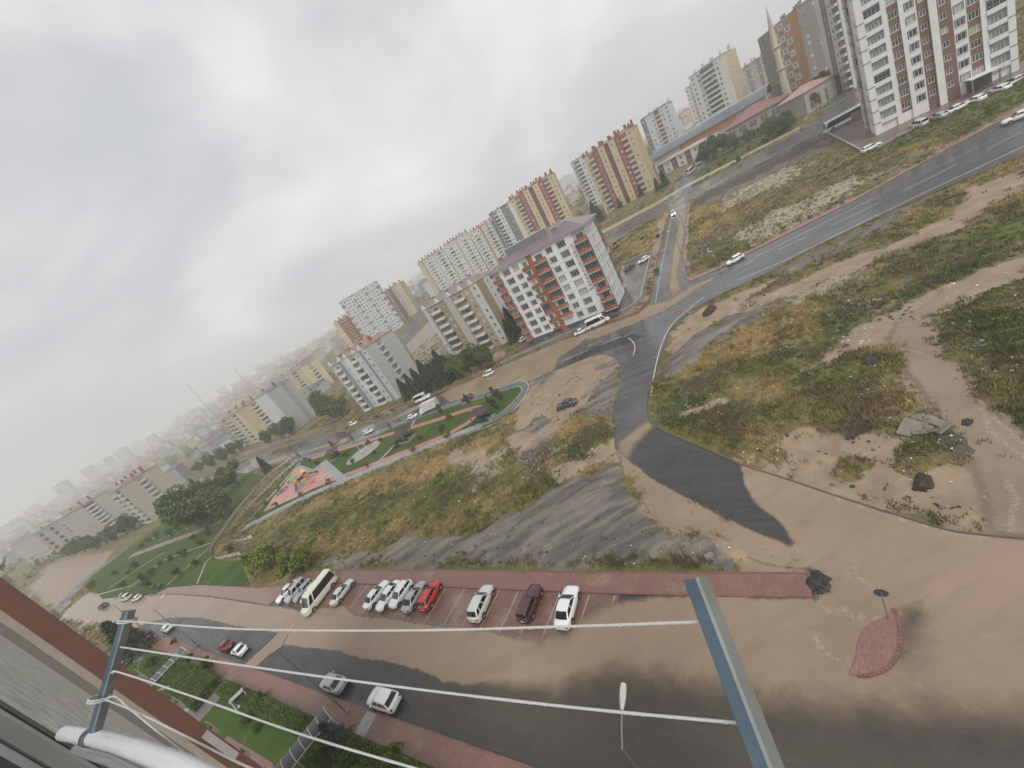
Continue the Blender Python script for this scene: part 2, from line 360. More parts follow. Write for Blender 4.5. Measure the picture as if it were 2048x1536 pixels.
# ---- brick pavements
ANG = math.atan2(UU[1], UU[0])
M_BRICK = pavers('red_pavers', (0.26, 0.135, 0.105), (0.13, 0.085, 0.07), 0.2, 0.1, 0.4, ANG, mud=0.25)
M_BRICK2 = pavers('wet_red_pavers', (0.21, 0.11, 0.088), (0.11, 0.07, 0.06), 0.2, 0.1, 0.3, ANG+math.pi/2, mud=0.7)
M_BRICKP = pavers('pale_red_pavers', (0.33, 0.21, 0.18), (0.2, 0.14, 0.12), 0.2, 0.1, 0.4, ANG, mud=0.6)
M_KERB = pm('kerb_stone', (0.27, 0.25, 0.23), 0.5, 0.25, 1.2, bump=0.3, world=True); M_REDK = pm('red_kerb', (0.20, 0.095, 0.078), 0.4, 0.25, 1.5, world=True)
M_CONC = pm('concrete', (0.34, 0.34, 0.33), 0.5, 0.2, 0.8, bump=0.2, world=True)
walk_near = [st(-70, -0.12), st(96, -0.12), st(96, -2.1), st(-70, -2.1)]
sheet('pavement', [st(-70, -0.15), st(96, -0.15), st(96, -2.15), st(-70, -2.15)], 0.15, M_BRICK, 0.2)
strip('kerb', [st(-70, -0.07), st(96, -0.07)], 0.15, 0.16, M_REDK, 0.2)
sheet('pavement_slab', [st(11.2, -0.2), st(12.9, -0.2), st(12.9, -2.1), st(11.2, -2.1)], 0.154, M_CONC)
TOPW = [(555, 1186), (587, 1153), (612, 1145), (720, 1141), (912, 1141), (1100, 1145), (1350, 1147), (1620, 1149)]
BOTW = [(1625, 1196), (1350, 1191), (1212, 1187), (1087, 1182), (890, 1174), (712, 1167), (640, 1163), (594, 1162)]
sheet('pavement', poly([(594, 1162), (612, 1146)] + TOPW[3:] + BOTW[:-1]), 0.15, M_BRICK, 0.2)
strip('kerb', offs(poly(BOTW), 0.0), 0.16, 0.165, M_REDK, 0.2); strip('kerb', poly([(612, 1145)]+TOPW[3:]), 0.14, 0.2, M_REDK, 0.25)
sheet('pavement', poly([(312, 1189), (337, 1176), (400, 1171), (512, 1177), (570, 1172), (600, 1150), (594, 1162), (541, 1209), (534, 1212), (512, 1206), (425, 1193), (355, 1188)]), 0.148, M_BRICKP, 0.2)
strip('kerb', poly([(300, 1193), (330, 1189), (355, 1188), (425, 1193), (512, 1206), (536, 1212), (594, 1162)]), 0.15, 0.165, M_REDK, 0.2)
# parking bays
bt = poly([(560, 1207), (594, 1163), (712, 1167.5), (890, 1174.5), (1087, 1182.5), (1240, 1188)])
kd = np.array(bt[-1])-np.array(bt[1]); kd /= np.linalg.norm(kd); bd = np.array(G2((892, 1249)))-np.array(G2((934, 1177))); bdn = bd/np.linalg.norm(bd)
bays = [bt[1], bt[-1], tuple(np.array(bt[-1])+bd*1.15), tuple(np.array(bt[1])+bd*0.95)]
sheet('parking_bays', bays, 0.042, M_BRICK2)
mbb = MB()
for px in [(737, 1169), (768, 1171), (800, 1172), (830, 1173), (860, 1174), (893, 1175), (930, 1177), (965, 1179), (1000, 1180), (1038, 1182), (1079, 1184), (1120, 1186), (1179, 1190), (1230, 1192), (705, 1168), (672, 1167)]:
    a = np.array(G2(px)); strip_mb(mbb, [tuple(a), tuple(a+bd*1.05)], 0.1, 0.047)
struct(obj('bay_lines', mbb, pm('bay_paint', (0.42, 0.36, 0.3), 0.5, 0.3, 3.0, world=True)))
# pavements at the junction and along the main road
sheet('pavement', poly([(2150, 148), (2023, 222), (1903, 286), (1870, 305), (1745, 372), (1710, 391), (1495, 497), (1440, 528), (1400, 549), (1383, 546), (1378, 500), (1377, 450), (1381, 409), (1377, 405), (1371, 470), (1366, 535), (1366, 552), (1382, 563), (1440, 537), (1495, 508), (1710, 401), (1903, 295), (2023, 231), (2150, 161)]), 0.15, M_BRICKP, 0.2)
strip('kerb', poly([(2150, 161), (2023, 231), (1903, 295), (1710, 401), (1495, 508), (1440, 537), (1382, 563), (1367, 554), (1365, 540), (1371, 470), (1376, 407)]), 0.22, 0.16, M_REDK, 0.2)
sheet('pavement', poly([(1337, 420), (1318, 500), (1306, 560), (1297, 600), (1275, 622), (1210, 646), (1125, 676), (1122, 671), (1205, 640), (1262, 616), (1283, 598), (1292, 560), (1307, 500), (1332, 422)]), 0.15, M_BRICKP, 0.2)
strip('kerb', poly([(1339, 420), (1320, 500), (1308, 560), (1299, 604), (1276, 626), (1211, 649), (1125, 679)]), 0.2, 0.16, M_REDK, 0.2)
sheet('pavement', poly([(1122, 671), (1125, 677), (1007, 727), (900, 773), (825, 802), (770, 833), (740, 845), (680, 856), (560, 888), (480, 915), (478, 908), (560, 880), (680, 845), (735, 835), (765, 822), (822, 794), (897, 765), (1003, 720)]), 0.14, pavers('brown_pavers', (0.22, 0.15, 0.12), (0.14, 0.1, 0.08), 0.3, 0.15, 0.4, 0.3, mud=0.6), 0.2)
sheet('pavement', poly([(1205, 468), (1315, 410), (1377, 373), (1480, 320), (1600, 258), (1598, 254), (1478, 316), (1375, 368), (1313, 405), (1204, 462)]), 0.15, pm('tan_paving', (0.36, 0.3, 0.22), 0.5, 0.25, 0.5, world=True), 0.2)
strip('verge', poly([(1383, 398), (1475, 353.5), (1612, 286), (1655, 266)]), 0.8, 0.16, M_CONC, 0.3)
strip('kerb', poly([(1343, 588), (1310, 606)])[:1]+poly([(1344, 589)]), 0.1, 0.1, M_KERB) if False else None
# edge kerbs of the lower link road (dark wet line)
M_EDGE = pm('wet_edge', (0.07, 0.065, 0.06), 0.35, 0.3, 2, world=True)
strip('road_edge', smooth(poly([(2150, 1084), (2048, 1079), (1961, 1071), (1893, 1061), (1786, 1029), (1676, 994), (1560, 955), (1482, 930), (1412, 899), (1340, 869), (1308, 850), (1295, 825), (1297, 790), (1307, 762), (1322, 712), (1340, 662), (1375, 627), (1440, 590), (1535, 547), (1636, 492), (1786, 422), (2048, 307)]), 3), 0.16, 0.1, M_EDGE, 0.15)
strip('road_edge', smooth(poly([(1232, 800), (1225, 832), (1229, 860), (1232, 898)]), 3), 0.14, 0.09, M_EDGE, 0.12)
# ---- upper park and left park
PARK = poly([(1057, 768), (1055, 782), (1040, 807), (1010, 835), (970, 855), (850, 900), (750, 940), (675, 972), (600, 1004), (487, 1060), (545, 985), (598, 920), (675, 897), (750, 868), (825, 837), (925, 802), (1025, 768), (1045, 764)])
def lawnmat():
    m, t, b = nodes('lawn_grass'); P = wpos(t)
    c = mixc(t, maprange(t, noise(t, P, 0.12, 6, 0.65), 0.35, 0.65), (0.042, 0.078, 0.016), (0.085, 0.125, 0.03))
    c = mixc(t, maprange(t, noise(t, P, 2.5, 4, 0.7), 0.4, 0.75, 0, 0.5), c, (0.035, 0.06, 0.016))
    t.links.new(c, b.inputs['Base Color']); b.inputs['Roughness'].default_value = 0.9; b.inputs['Specular IOR Level'].default_value = 0.12
    bn = nn(t, 'ShaderNodeBump', Strength=0.5, Distance=0.05, Height=noise(t, P, 6, 4)); t.links.new(bn.outputs[0], b.inputs['Normal']); return m
M_LAWN = lawnmat(); M_RED = pm('red_rubber_path', (0.40, 0.15, 0.115), 0.35, 0.25, 0.25, world=True); M_PINK = pm('pink_play_floor', (0.46, 0.22, 0.18), 0.3, 0.3, 0.3, world=True)
M_GREY = pavers('grey_slabs', (0.30, 0.31, 0.31), (0.19, 0.19, 0.19), 0.6, 0.4, 0.4, 0.55)
M_DARKW = pavers('dark_walk', (0.15, 0.155, 0.16), (0.1, 0.1, 0.1), 0.4, 0.4, 0.35, 0.55); M_PALEK = pm('pale_kerb', (0.42, 0.42, 0.39), 0.5, 0.15, 1.0, world=True)
sheet('park_lawn', PARK, 0.1, M_LAWN, 0.15)
strip('park_walk', smooth(poly([(598, 921), (675, 898.5), (750, 870), (825, 839), (925, 804), (1025, 771), (1045, 768), (1052, 774), (1049, 786), (1034, 805), (1004, 831), (966, 850)]), 4), 2.4, 0.13, M_DARKW, 0.15)
strip('park_walk', smooth(poly([(966, 850), (850, 894), (750, 935), (675, 967), (600, 999), (490, 1055)]), 3), 2.6, 0.13, M_GREY, 0.15)
strip('park_kerb', smooth(poly([(598, 919), (675, 896), (750, 867), (825, 836), (925, 801), (1025, 767), (1046, 763), (1057, 770), (1054, 786), (1040, 807), (1010, 835), (970, 856), (850, 900), (750, 941), (675, 973), (600, 1005), (486, 1061)]), 4), 0.25, 0.17, M_PALEK, 0.25)
strip('park_kerb', smooth(poly([(925, 809), (1025, 776), (1040, 775), (1044, 782), (1030, 801), (1000, 828), (970, 845)]), 4), 0.2, 0.16, M_PALEK, 0.1)
strip('park_path', smooth(poly([(960, 816), (935, 820), (875, 840), (825, 855), (750, 878), (688, 898), (622, 918)]), 5), 2.2, 0.135, M_RED, 0.1)
strip('park_path', smooth(poly([(952, 816), (950, 830), (940, 843), (912, 860), (888, 873), (825, 898), (750, 928), (675, 957), (612, 980)]), 5), 2.2, 0.139, M_RED, 0.1)
sheet('play_floor', poly([(528, 1023.5), (546, 997), (575, 960), (591, 938), (622, 945), (642, 931), (668, 954), (654, 963), (601, 991)]), 0.142, M_PINK, 0.1)
strip('park_path', poly([(596, 934), (622, 943), (643, 928)]), 2.0, 0.146, M_GREY, 0.1); strip('park_path', poly([(646, 924), (690, 965)]), 2.6, 0.15, M_GREY, 0.1)
strip('park_path', poly([(745, 938), (790, 890)]), 1.2, 0.15, M_GREY, 0.1); strip('park_path', poly([(815, 862), (830, 842)]), 1.2, 0.152, M_GREY, 0.1)
strip('park_kerb', poly([(490, 1048), (545, 990), (600, 926)]), 1.4, 0.16, M_GREY, 0.2)
# round stone plaza
pc = G2((728, 905)); sheet('stone_plaza', [(pc[0]+6.3*math.cos(a), pc[1]+5.2*math.sin(a)) for a in np.linspace(0, 2*math.pi, 28, endpoint=False)], 0.14, pavers('plaza_stone', (0.36, 0.32, 0.29), (0.22, 0.2, 0.18), 0.5, 0.5, 0.4, 0.3), 0.1)
LEFTP = poly([(175, 1162), (262, 1092), (365, 1018), (470, 945), (530, 950), (482, 1015), (450, 1060), (427, 1092), (425, 1110), (437, 1121), (480, 1122), (500, 1172), (400, 1169), (337, 1175), (312, 1187), (260, 1192), (230, 1196), (205, 1198)])
sheet('park_lawn', LEFTP, 0.1, M_LAWN, 0.15)
strip('park_path', smooth(poly([(262, 1112), (300, 1098), (330, 1087), (400, 1062), (445, 1040)]), 4), 3.0, 0.13, M_BRICKP, 0.1)
for q in ([(195, 1190), (262, 1172), (330, 1120), (425, 1085)], [(335, 1170), (375, 1135), (420, 1095)], [(395, 1168), (412, 1125), (425, 1112)], [(216, 1178), (280, 1135), (330, 1105)], [(255, 1180), (290, 1155), (320, 1125)]):
    strip('park_kerb', poly(q), 0.35, 0.14, M_PALEK, 0.1)
sheet('channel_floor', poly([(500, 1008), (585, 918), (597, 923), (520, 997), (487, 1032), (468, 1058), (466, 1074), (474, 1088), (500, 1086), (505, 1098), (480, 1112), (438, 1117), (429, 1108), (431, 1092), (453, 1061), (484, 1016)]), 0.09, pm('channel_concrete', (0.16, 0.13, 0.105), 0.5, 0.25, 0.4, world=True))
# red brick yard of the tall tower, with its low wall; yard of the white block
TY = poly([(1655, 268), (1735, 235), (2060, 118), (2062, 140), (1755, 297), (1728, 305)])
sheet('tower_yard', TY, 0.06, pavers('yard_pavers', (0.2, 0.125, 0.11), (0.12, 0.08, 0.07), 0.2, 0.1, 0.35, 0.2, mud=0.3))
WY = poly([(1040, 705), (1005, 728), (1125, 672), (1208, 641), (1262, 614), (1282, 596), (1305, 505), (1245, 530), (1235, 575), (1060, 660)])
sheet('block_yard', WY, 0.06, asphalt('yard_asphalt', (0.12, 0.105, 0.1), 0.3))
sheet('block_lawn', poly([(1305, 500), (1247, 527), (1236, 500), (1300, 470)]), 0.08, M_LAWN)
sheet('car_yard', poly([(812, 690), (868, 632), (905, 650), (930, 700), (915, 738), (870, 765), (845, 745)]), 0.05, pavers('yard_slabs', (0.29, 0.23, 0.2), (0.2, 0.16, 0.14), 0.5, 0.5, 0.4, 0.3, mud=0.5))
sheet('back_yard', poly([(800, 672), (838, 610), (850, 640), (862, 628), (808, 690)]), 0.054, M_OLD)
sheet('median_lawn', poly([(1386, 362), (1400, 345), (1428, 318), (1520, 270), (1580, 245), (1590, 262), (1480, 318), (1388, 366)]), 0.1, M_LAWN)
# own garden between the pavement and the building
sheet('garden_lawn', [st(-70, -2.15), st(96, -2.15), st(96, -13), st(-70, -13)], 0.06, M_LAWN)
def gard(pxs, name, m, dz): sheet(name, poly(pxs), dz, m)
gard([(462, 1347), (480, 1352), (395, 1450), (430, 1500), (400, 1520), (330, 1400)], 'driveway', pavers('grey_setts', (0.2, 0.185, 0.17), (0.12, 0.11, 0.1), 0.3, 0.15, 0.35, ANG, mud=0.5), 0.075)
gard([(455, 1472), (545, 1525), (560, 1560), (480, 1536), (440, 1490)], 'garden_path', M_BRICK, 0.08)
gard([(250, 1290), (300, 1278), (285, 1320), (255, 1330)], 'garden_path', M_CONC, 0.08)
# ---- traffic island with single kerb stones
isl = smooth(poly([(1700, 1352), (1745, 1350), (1778, 1335), (1797, 1305), (1801, 1275), (1795, 1240), (1788, 1221), (1772, 1236), (1748, 1246), (1728, 1264), (1716, 1290), (1712, 1322)]), 3, True)
sheet('traffic_island', isl, 0.15, pavers('island_pavers', (0.3, 0.155, 0.125), (0.15, 0.1, 0.08), 0.2, 0.1, 0.35, ANG, mud=0.35), 0.2)
isl_o = bpy.data.objects['traffic_island']
ek = smooth(poly([(1706, 1346), (1716, 1354), (1745, 1352), (1779, 1337), (1798, 1306), (1802, 1275), (1796, 1240), (1788, 1219)]), 4)
acc = []; 
for a, b in zip(ek[:-1], ek[1:]):
    n = max(1, round(math.hypot(b[0]-a[0], b[1]-a[1])/0.8))
    for k in range(n): acc.append(((a[0]+(b[0]-a[0])*k/n, a[1]+(b[1]-a[1])*k/n), (a[0]+(b[0]-a[0])*(k+1)/n, a[1]+(b[1]-a[1])*(k+1)/n)))
kb = MB(); kb.box((0, 0, 0), (1, 0.2, 0.24)); kme = kb.mesh('kerb_stone', [M_REDK])
for a, b in acc:
    L_ = math.hypot(b[0]-a[0], b[1]-a[1])
    if L_ < 0.1: continue
    o = obj('kerb_stone', kme, None, isl_o); o.location = ((a[0]+b[0])/2, (a[1]+b[1])/2, 0.075+random.uniform(-.008, .008)); o.rotation_euler = (0, 0, math.atan2(b[1]-a[1], b[0]-a[0])); o.scale = (L_-0.03, 1, 1)
# ------------------------------------------------------------------ terrain mesh with ground-cover masks
def axis(lo, hi, d, out):
    a = list(np.arange(lo, hi, d)); s = d; x = hi; up = []
    while x < out: s = min(s*1.09, 120); x += s; up.append(x)
    s = d; x = lo; dn = []
    while x > -out: s = min(s*1.09, 120); x -= s; dn.append(x)
    return np.array(dn[::-1]+a+up)
xs = axis(-205, 132, 0.62, 3600); ys = axis(8, 165, 0.62, 3600); ys = ys[ys > -400]
Xg, Yg = np.meshgrid(xs, ys)
def mk(polys, w, seed=0, jit=1.5, js=5):
    v = np.full(Xg.shape, -99.0)
    for p in polys:
        P = np.array(p); 
        bx = (Xg > P[:, 0].min()-15) & (Xg < P[:, 0].max()+15) & (Yg > P[:, 1].min()-15) & (Yg < P[:, 1].max()+15)
        v[bx] = np.maximum(v[bx], sdf(p, Xg[bx], Yg[bx]))
    v = v + (fbm(Xg, Yg, js, seed)-0.5)*2*jit
    return np.clip(0.5+v/w, 0, 1)
MUD = mk([poly(q) for q in (
    [(1330, 700), (1340, 668), (1380, 633), (1450, 595), (1540, 560), (1600, 545), (1520, 585), (1470, 630), (1400, 665), (1345, 710)],
    [(1480, 600), (1600, 560), (1700, 520), (1830, 470), (1900, 420), (1960, 370), (2060, 330), (2060, 372), (1920, 450), (1800, 500), (1700, 545), (1600, 590), (1500, 625)],
    [(1360, 835), (1500, 775), (1640, 722), (1750, 640), (1850, 585), (2060, 515), (2060, 552), (1950, 598), (1860, 640), (1885, 690), (1930, 755), (1990, 835), (2060, 880), (2200, 940), (2200, 1085), (2060, 1079), (1960, 1072), (1890, 1062), (1786, 1030), (1676, 995), (1560, 956), (1482, 931), (1475, 905), (1560, 890), (1620, 870), (1700, 880), (1800, 850), (1850, 800), (1810, 760), (1785, 720), (1760, 690), (1700, 712), (1560, 760), (1430, 820)],
    [(1240, 905), (1300, 960), (1420, 1022), (1580, 1094), (1630, 1150), (1560, 1140), (1480, 1105), (1420, 1090), (1320, 1062), (1285, 1008), (1250, 955)],
    [(100, 1120), (230, 1100), (160, 1178), (120, 1230), (60, 1180)],
    [(885, 935), (905, 905), (970, 900), (960, 930)], [(1020, 880), (1070, 860), (1110, 880), (1060, 930), (1010, 920)],
    [(870, 770), (905, 755), (1000, 700), (1010, 712), (905, 768)], [(1640, 470), (1700, 440), (1760, 400), (1800, 370), (1830, 350), (1800, 385), (1700, 445)],
    [(1090, 945), (1240, 900), (1250, 915), (1100, 965)], [(1180, 905), (1236, 880), (1236, 905), (1190, 925)],
    [(1320, 440), (1335, 425), (1318, 490), (1300, 545), (1305, 500)])], 2.6, 3, 2.6, 4)
TRI = sdf(poly([(1050, 763), (1110, 738), (1170, 710), (1225, 708), (1240, 730), (1200, 765), (1180, 810), (1120, 850), (1105, 890), (1050, 890), (1030, 860), (1040, 800)]), Xg, Yg)
tn = fbm(Xg, Yg, 5.5, 133, 5)*0.7+vnoise(Xg*0.6+Yg*0.8, Yg*0.6-Xg*0.8, 2.2, 9)*0.3
MUD = np.maximum(MUD, np.clip(0.5+TRI/2.5, 0, 1)*np.clip(0.5+(tn-0.47)*7+np.clip(-(Xg-25)*0.05, -0.1, 0.5), 0, 1))
BNK = np.clip(0.5+sdf(poly([(1480, 905), (1600, 875), (1700, 870), (1800, 850), (1860, 820), (1900, 870), (1950, 960), (1965, 1062), (1890, 1052), (1786, 1018), (1676, 984), (1560, 945)]), Xg, Yg)/2, 0, 1)
MUD = MUD*(1-BNK*np.clip((fbm(Xg, Yg, 3.4, 301, 5)-0.5)*9, 0, 1)*0.95)
GRV = np.maximum(np.clip(0.5+TRI/2.5, 0, 1), mk([poly(q) for q in (
    [(640, 1124), (712, 1108), (825, 1079), (912, 1067), (960, 1060), (1050, 1017), (1112, 986), (1180, 945), (1220, 914), (1250, 955), (1290, 1010), (1322, 1062), (1420, 1092), (1500, 1118), (1450, 1126), (1200, 1121), (900, 1130), (680, 1134)],
    [(1320, 745), (1360, 690), (1450, 640), (1560, 600), (1520, 640), (1420, 690), (1340, 770)],
    [(1388, 402), (1480, 357), (1620, 287), (1662, 266), (1655, 300), (1560, 345), (1450, 398), (1395, 415)], [(1540, 545), (1640, 500), (1790, 428), (1900, 380), (1830, 425), (1700, 490), (1580, 550)],
    [(1090, 745), (1180, 770), (1190, 800), (1160, 830), (1080, 830), (1050, 800)], [(1200, 735), (1240, 740), (1230, 800), (1222, 835), (1170, 830), (1190, 770)],
    [(1870, 305), (1800, 330), (1740, 380), (1745, 372), (1850, 300)], [(0, 1200), (120, 1090), (40, 1160)],
    [(1205, 480), (1290, 445), (1215, 495)])], 2.4, 11, 2.2, 4))
DRK = mk([poly(q) for q in (
    [(1030, 905), (1090, 890), (1180, 850), (1230, 850), (1180, 880), (1100, 925), (1060, 950)], [(1370, 770), (1440, 735), (1450, 765), (1390, 790)], [(1720, 705), (1770, 710), (1760, 745), (1720, 740)],
    [(1660, 610), (1800, 590), (1830, 565), (1800, 610), (1700, 645)], [(1850, 560), (1930, 510), (1950, 530), (1870, 580)], [(1395, 480), (1440, 470), (1420, 520), (1390, 520)], [(1690, 855), (1740, 840), (1750, 855), (1700, 870)],
    [(1890, 850), (1960, 890), (1940, 930), (1890, 890)], [(925, 960), (990, 945), (960, 985), (915, 990)], [(1385, 404), (1480, 362), (1600, 300), (1655, 275), (1640, 300), (1560, 338), (1460, 385), (1395, 415)])], 3.5, 21, 2.5, 3)
GRN = mk([poly(q) for q in (
    [(520, 1065), (640, 1020), (800, 985), (920, 950), (1010, 985), (1180, 925), (1120, 955), (980, 1010), (850, 1035), (700, 1055), (560, 1085)], [(1110, 925), (1180, 890), (1225, 860), (1230, 900), (1140, 935)], [(1300, 800), (1400, 790), (1500, 790), (1490, 850), (1380, 870), (1310, 845)],
    [(1300, 790), (1420, 745), (1600, 700), (1690, 650), (1760, 635), (1650, 720), (1500, 770), (1400, 800)], [(1800, 560), (1900, 480), (2060, 420), (2060, 520), (1900, 560)], [(1390, 520), (1480, 470), (1600, 420), (1800, 330), (1740, 380), (1500, 500), (1440, 530)], [(600, 1130), (1000, 1128), (1500, 1138), (1620, 1145), (1600, 1150), (600, 1142)],
    [(1700, 330), (1760, 300), (2060, 150), (2060, 200), (1900, 270), (1750, 330)], [(1620, 770), (1760, 730), (1810, 760), (1700, 800), (1620, 830)], [(1860, 600), (2060, 560), (2060, 840), (1990, 810), (1900, 690)])], 6, 31, 4, 7)
STR = mk([poly(q) for q in (
    [(540, 1045), (640, 1000), (760, 950), (900, 900), (950, 890), (1000, 870), (960, 935), (800, 975), (640, 1015), (540, 1065)], [(700, 1040), (900, 1005), (1060, 985), (1180, 935), (1230, 905), (1120, 965), (900, 1035), (720, 1060)], [(1050, 900), (1130, 840), (1220, 830), (1225, 850), (1120, 890)],
    [(1310, 770), (1400, 710), (1500, 670), (1640, 640), (1560, 700), (1400, 760)], [(1380, 420), (1480, 400), (1440, 480), (1385, 500)], [(1800, 425), (1900, 375), (2060, 305), (2060, 325), (1900, 395), (1820, 440)], [(1240, 490), (1300, 455), (1320, 440), (1300, 520), (1270, 510)], [(1500, 740), (1620, 690), (1640, 720), (1520, 800)])], 6, 41, 4, 6)
PAL = mk([poly(q) for q in ([(1470, 470), (1560, 420), (1680, 370), (1790, 340), (1740, 375), (1600, 445), (1500, 500)], [(1440, 390), (1560, 340), (1640, 320), (1560, 375), (1450, 420)], [(1640, 555), (1720, 530), (1760, 545), (1680, 590), (1600, 600)], [(960, 915), (1010, 900), (990, 960), (950, 970)])], 5, 51, 3.5, 4)
HARD = np.full(Xg.shape, -99.0)
for p in (R1, R2, R4, R5, R5B, R6, PARK, LEFTP, TY, WY, [st(-70, 0), st(96, 0), st(96, -14), st(-70, -14)], poly(TOPW+BOTW), poly([(312, 1189), (337, 1176), (512, 1177), (600, 1150), (541, 1211), (425, 1193)]), isl, poly([(1605, 258), (1477, 320), (1205, 470), (1204, 460), (1478, 316), (1598, 252)])):
    P = np.array(p); bx = (Xg > P[:, 0].min()-8) & (Xg < P[:, 0].max()+8) & (Yg > P[:, 1].min()-8) & (Yg < P[:, 1].max()+8)
    HARD[bx] = np.maximum(HARD[bx], sdf(p, Xg[bx], Yg[bx]))
soft = np.clip((-HARD-0.3)/2.5, 0, 1)
ga_ = math.radians(14); ug = Xg*math.cos(ga_)+Yg*math.sin(ga_); vg = -Xg*math.sin(ga_)+Yg*math.cos(ga_)
veg = np.clip(1-MUD*1.4, 0, 1)*np.clip(1-GRV*1.2, 0, 1)
cell = np.clip(2.2-np.maximum(np.gradient(xs)[None, :], np.gradient(ys)[:, None])*1.5, 0, 1)
bank = np.clip(fbm(Xg, Yg, 16, 77)-0.42, 0, 1)*3.2
Zg = hgt(Xg, Yg) + soft*cell*(np.clip(GRV-0.3, 0, 1)*np.clip(0.5-TRI/3, 0, 1)*np.clip((-HARD-0.5)/7, 0, 1)*(1.3+(fbm(ug/9, vg/1.5, 1.0, 55, 4)-0.5)*2.2) + veg*(fbm(Xg, Yg, 2.2, 5, 4)*0.75 + bank*0.5 - 0.25) + GRV*(fbm(Xg, Yg, 6, 9, 4)*1.0-0.45) + MUD*(fbm(Xg, Yg, 3, 15)*0.12-0.06) + DRK*fbm(Xg, Yg, 1.3, 19, 3)*0.5) - np.where(HARD > 0.25, 0.12, 0.0)
r_ = np.hypot(Xg, Yg); Zg = Zg + np.clip((r_-900)/1800, 0, 1)**1.3*70*(fbm(Xg, Yg, 900, 91, 3)*1.5-0.1)*np.clip((-Xg*0.5+Yg*0.5)/900+0.3, 0, 1)
nx, ny = len(xs), len(ys); vv = np.stack([Xg.ravel(), Yg.ravel(), Zg.ravel()], 1)
ii = (np.arange(ny-1)[:, None]*nx+np.arange(nx-1)[None, :]).ravel(); ff = np.stack([ii, ii+1, ii+nx+1, ii+nx], 1)
def fastmesh(name, v, f, mats, attrs=None, smooth=True, matidx=None):
    me = bpy.data.meshes.new(name); k = f.shape[1]; me.vertices.add(len(v)); me.vertices.foreach_set('co', v.astype(np.float32).ravel())
    me.loops.add(f.size); me.loops.foreach_set('vertex_index', f.astype(np.int32).ravel()); me.polygons.add(len(f)); me.polygons.foreach_set('loop_start', np.arange(0, f.size, k, dtype=np.int32))
    try: me.polygons.foreach_set('loop_total', np.full(len(f), k, np.int32))
    except Exception: pass
    me.polygons.foreach_set('use_smooth', np.full(len(f), smooth))
    for m in mats: me.materials.append(m)
    if matidx is not None: me.polygons.foreach_set('material_index', matidx.astype(np.int32))
    for an, a in (attrs or {}).items():
        if a.ndim == 2: at = me.attributes.new(an, 'FLOAT_COLOR', 'POINT'); at.data.foreach_set('color', np.concatenate([a, np.ones((len(a), 1))], 1).astype(np.float32).ravel())
        else: at = me.attributes.new(an, 'FLOAT', 'POINT'); at.data.foreach_set('value', a.astype(np.float32).ravel())
    me.update(calc_edges=True); me.validate(); return me
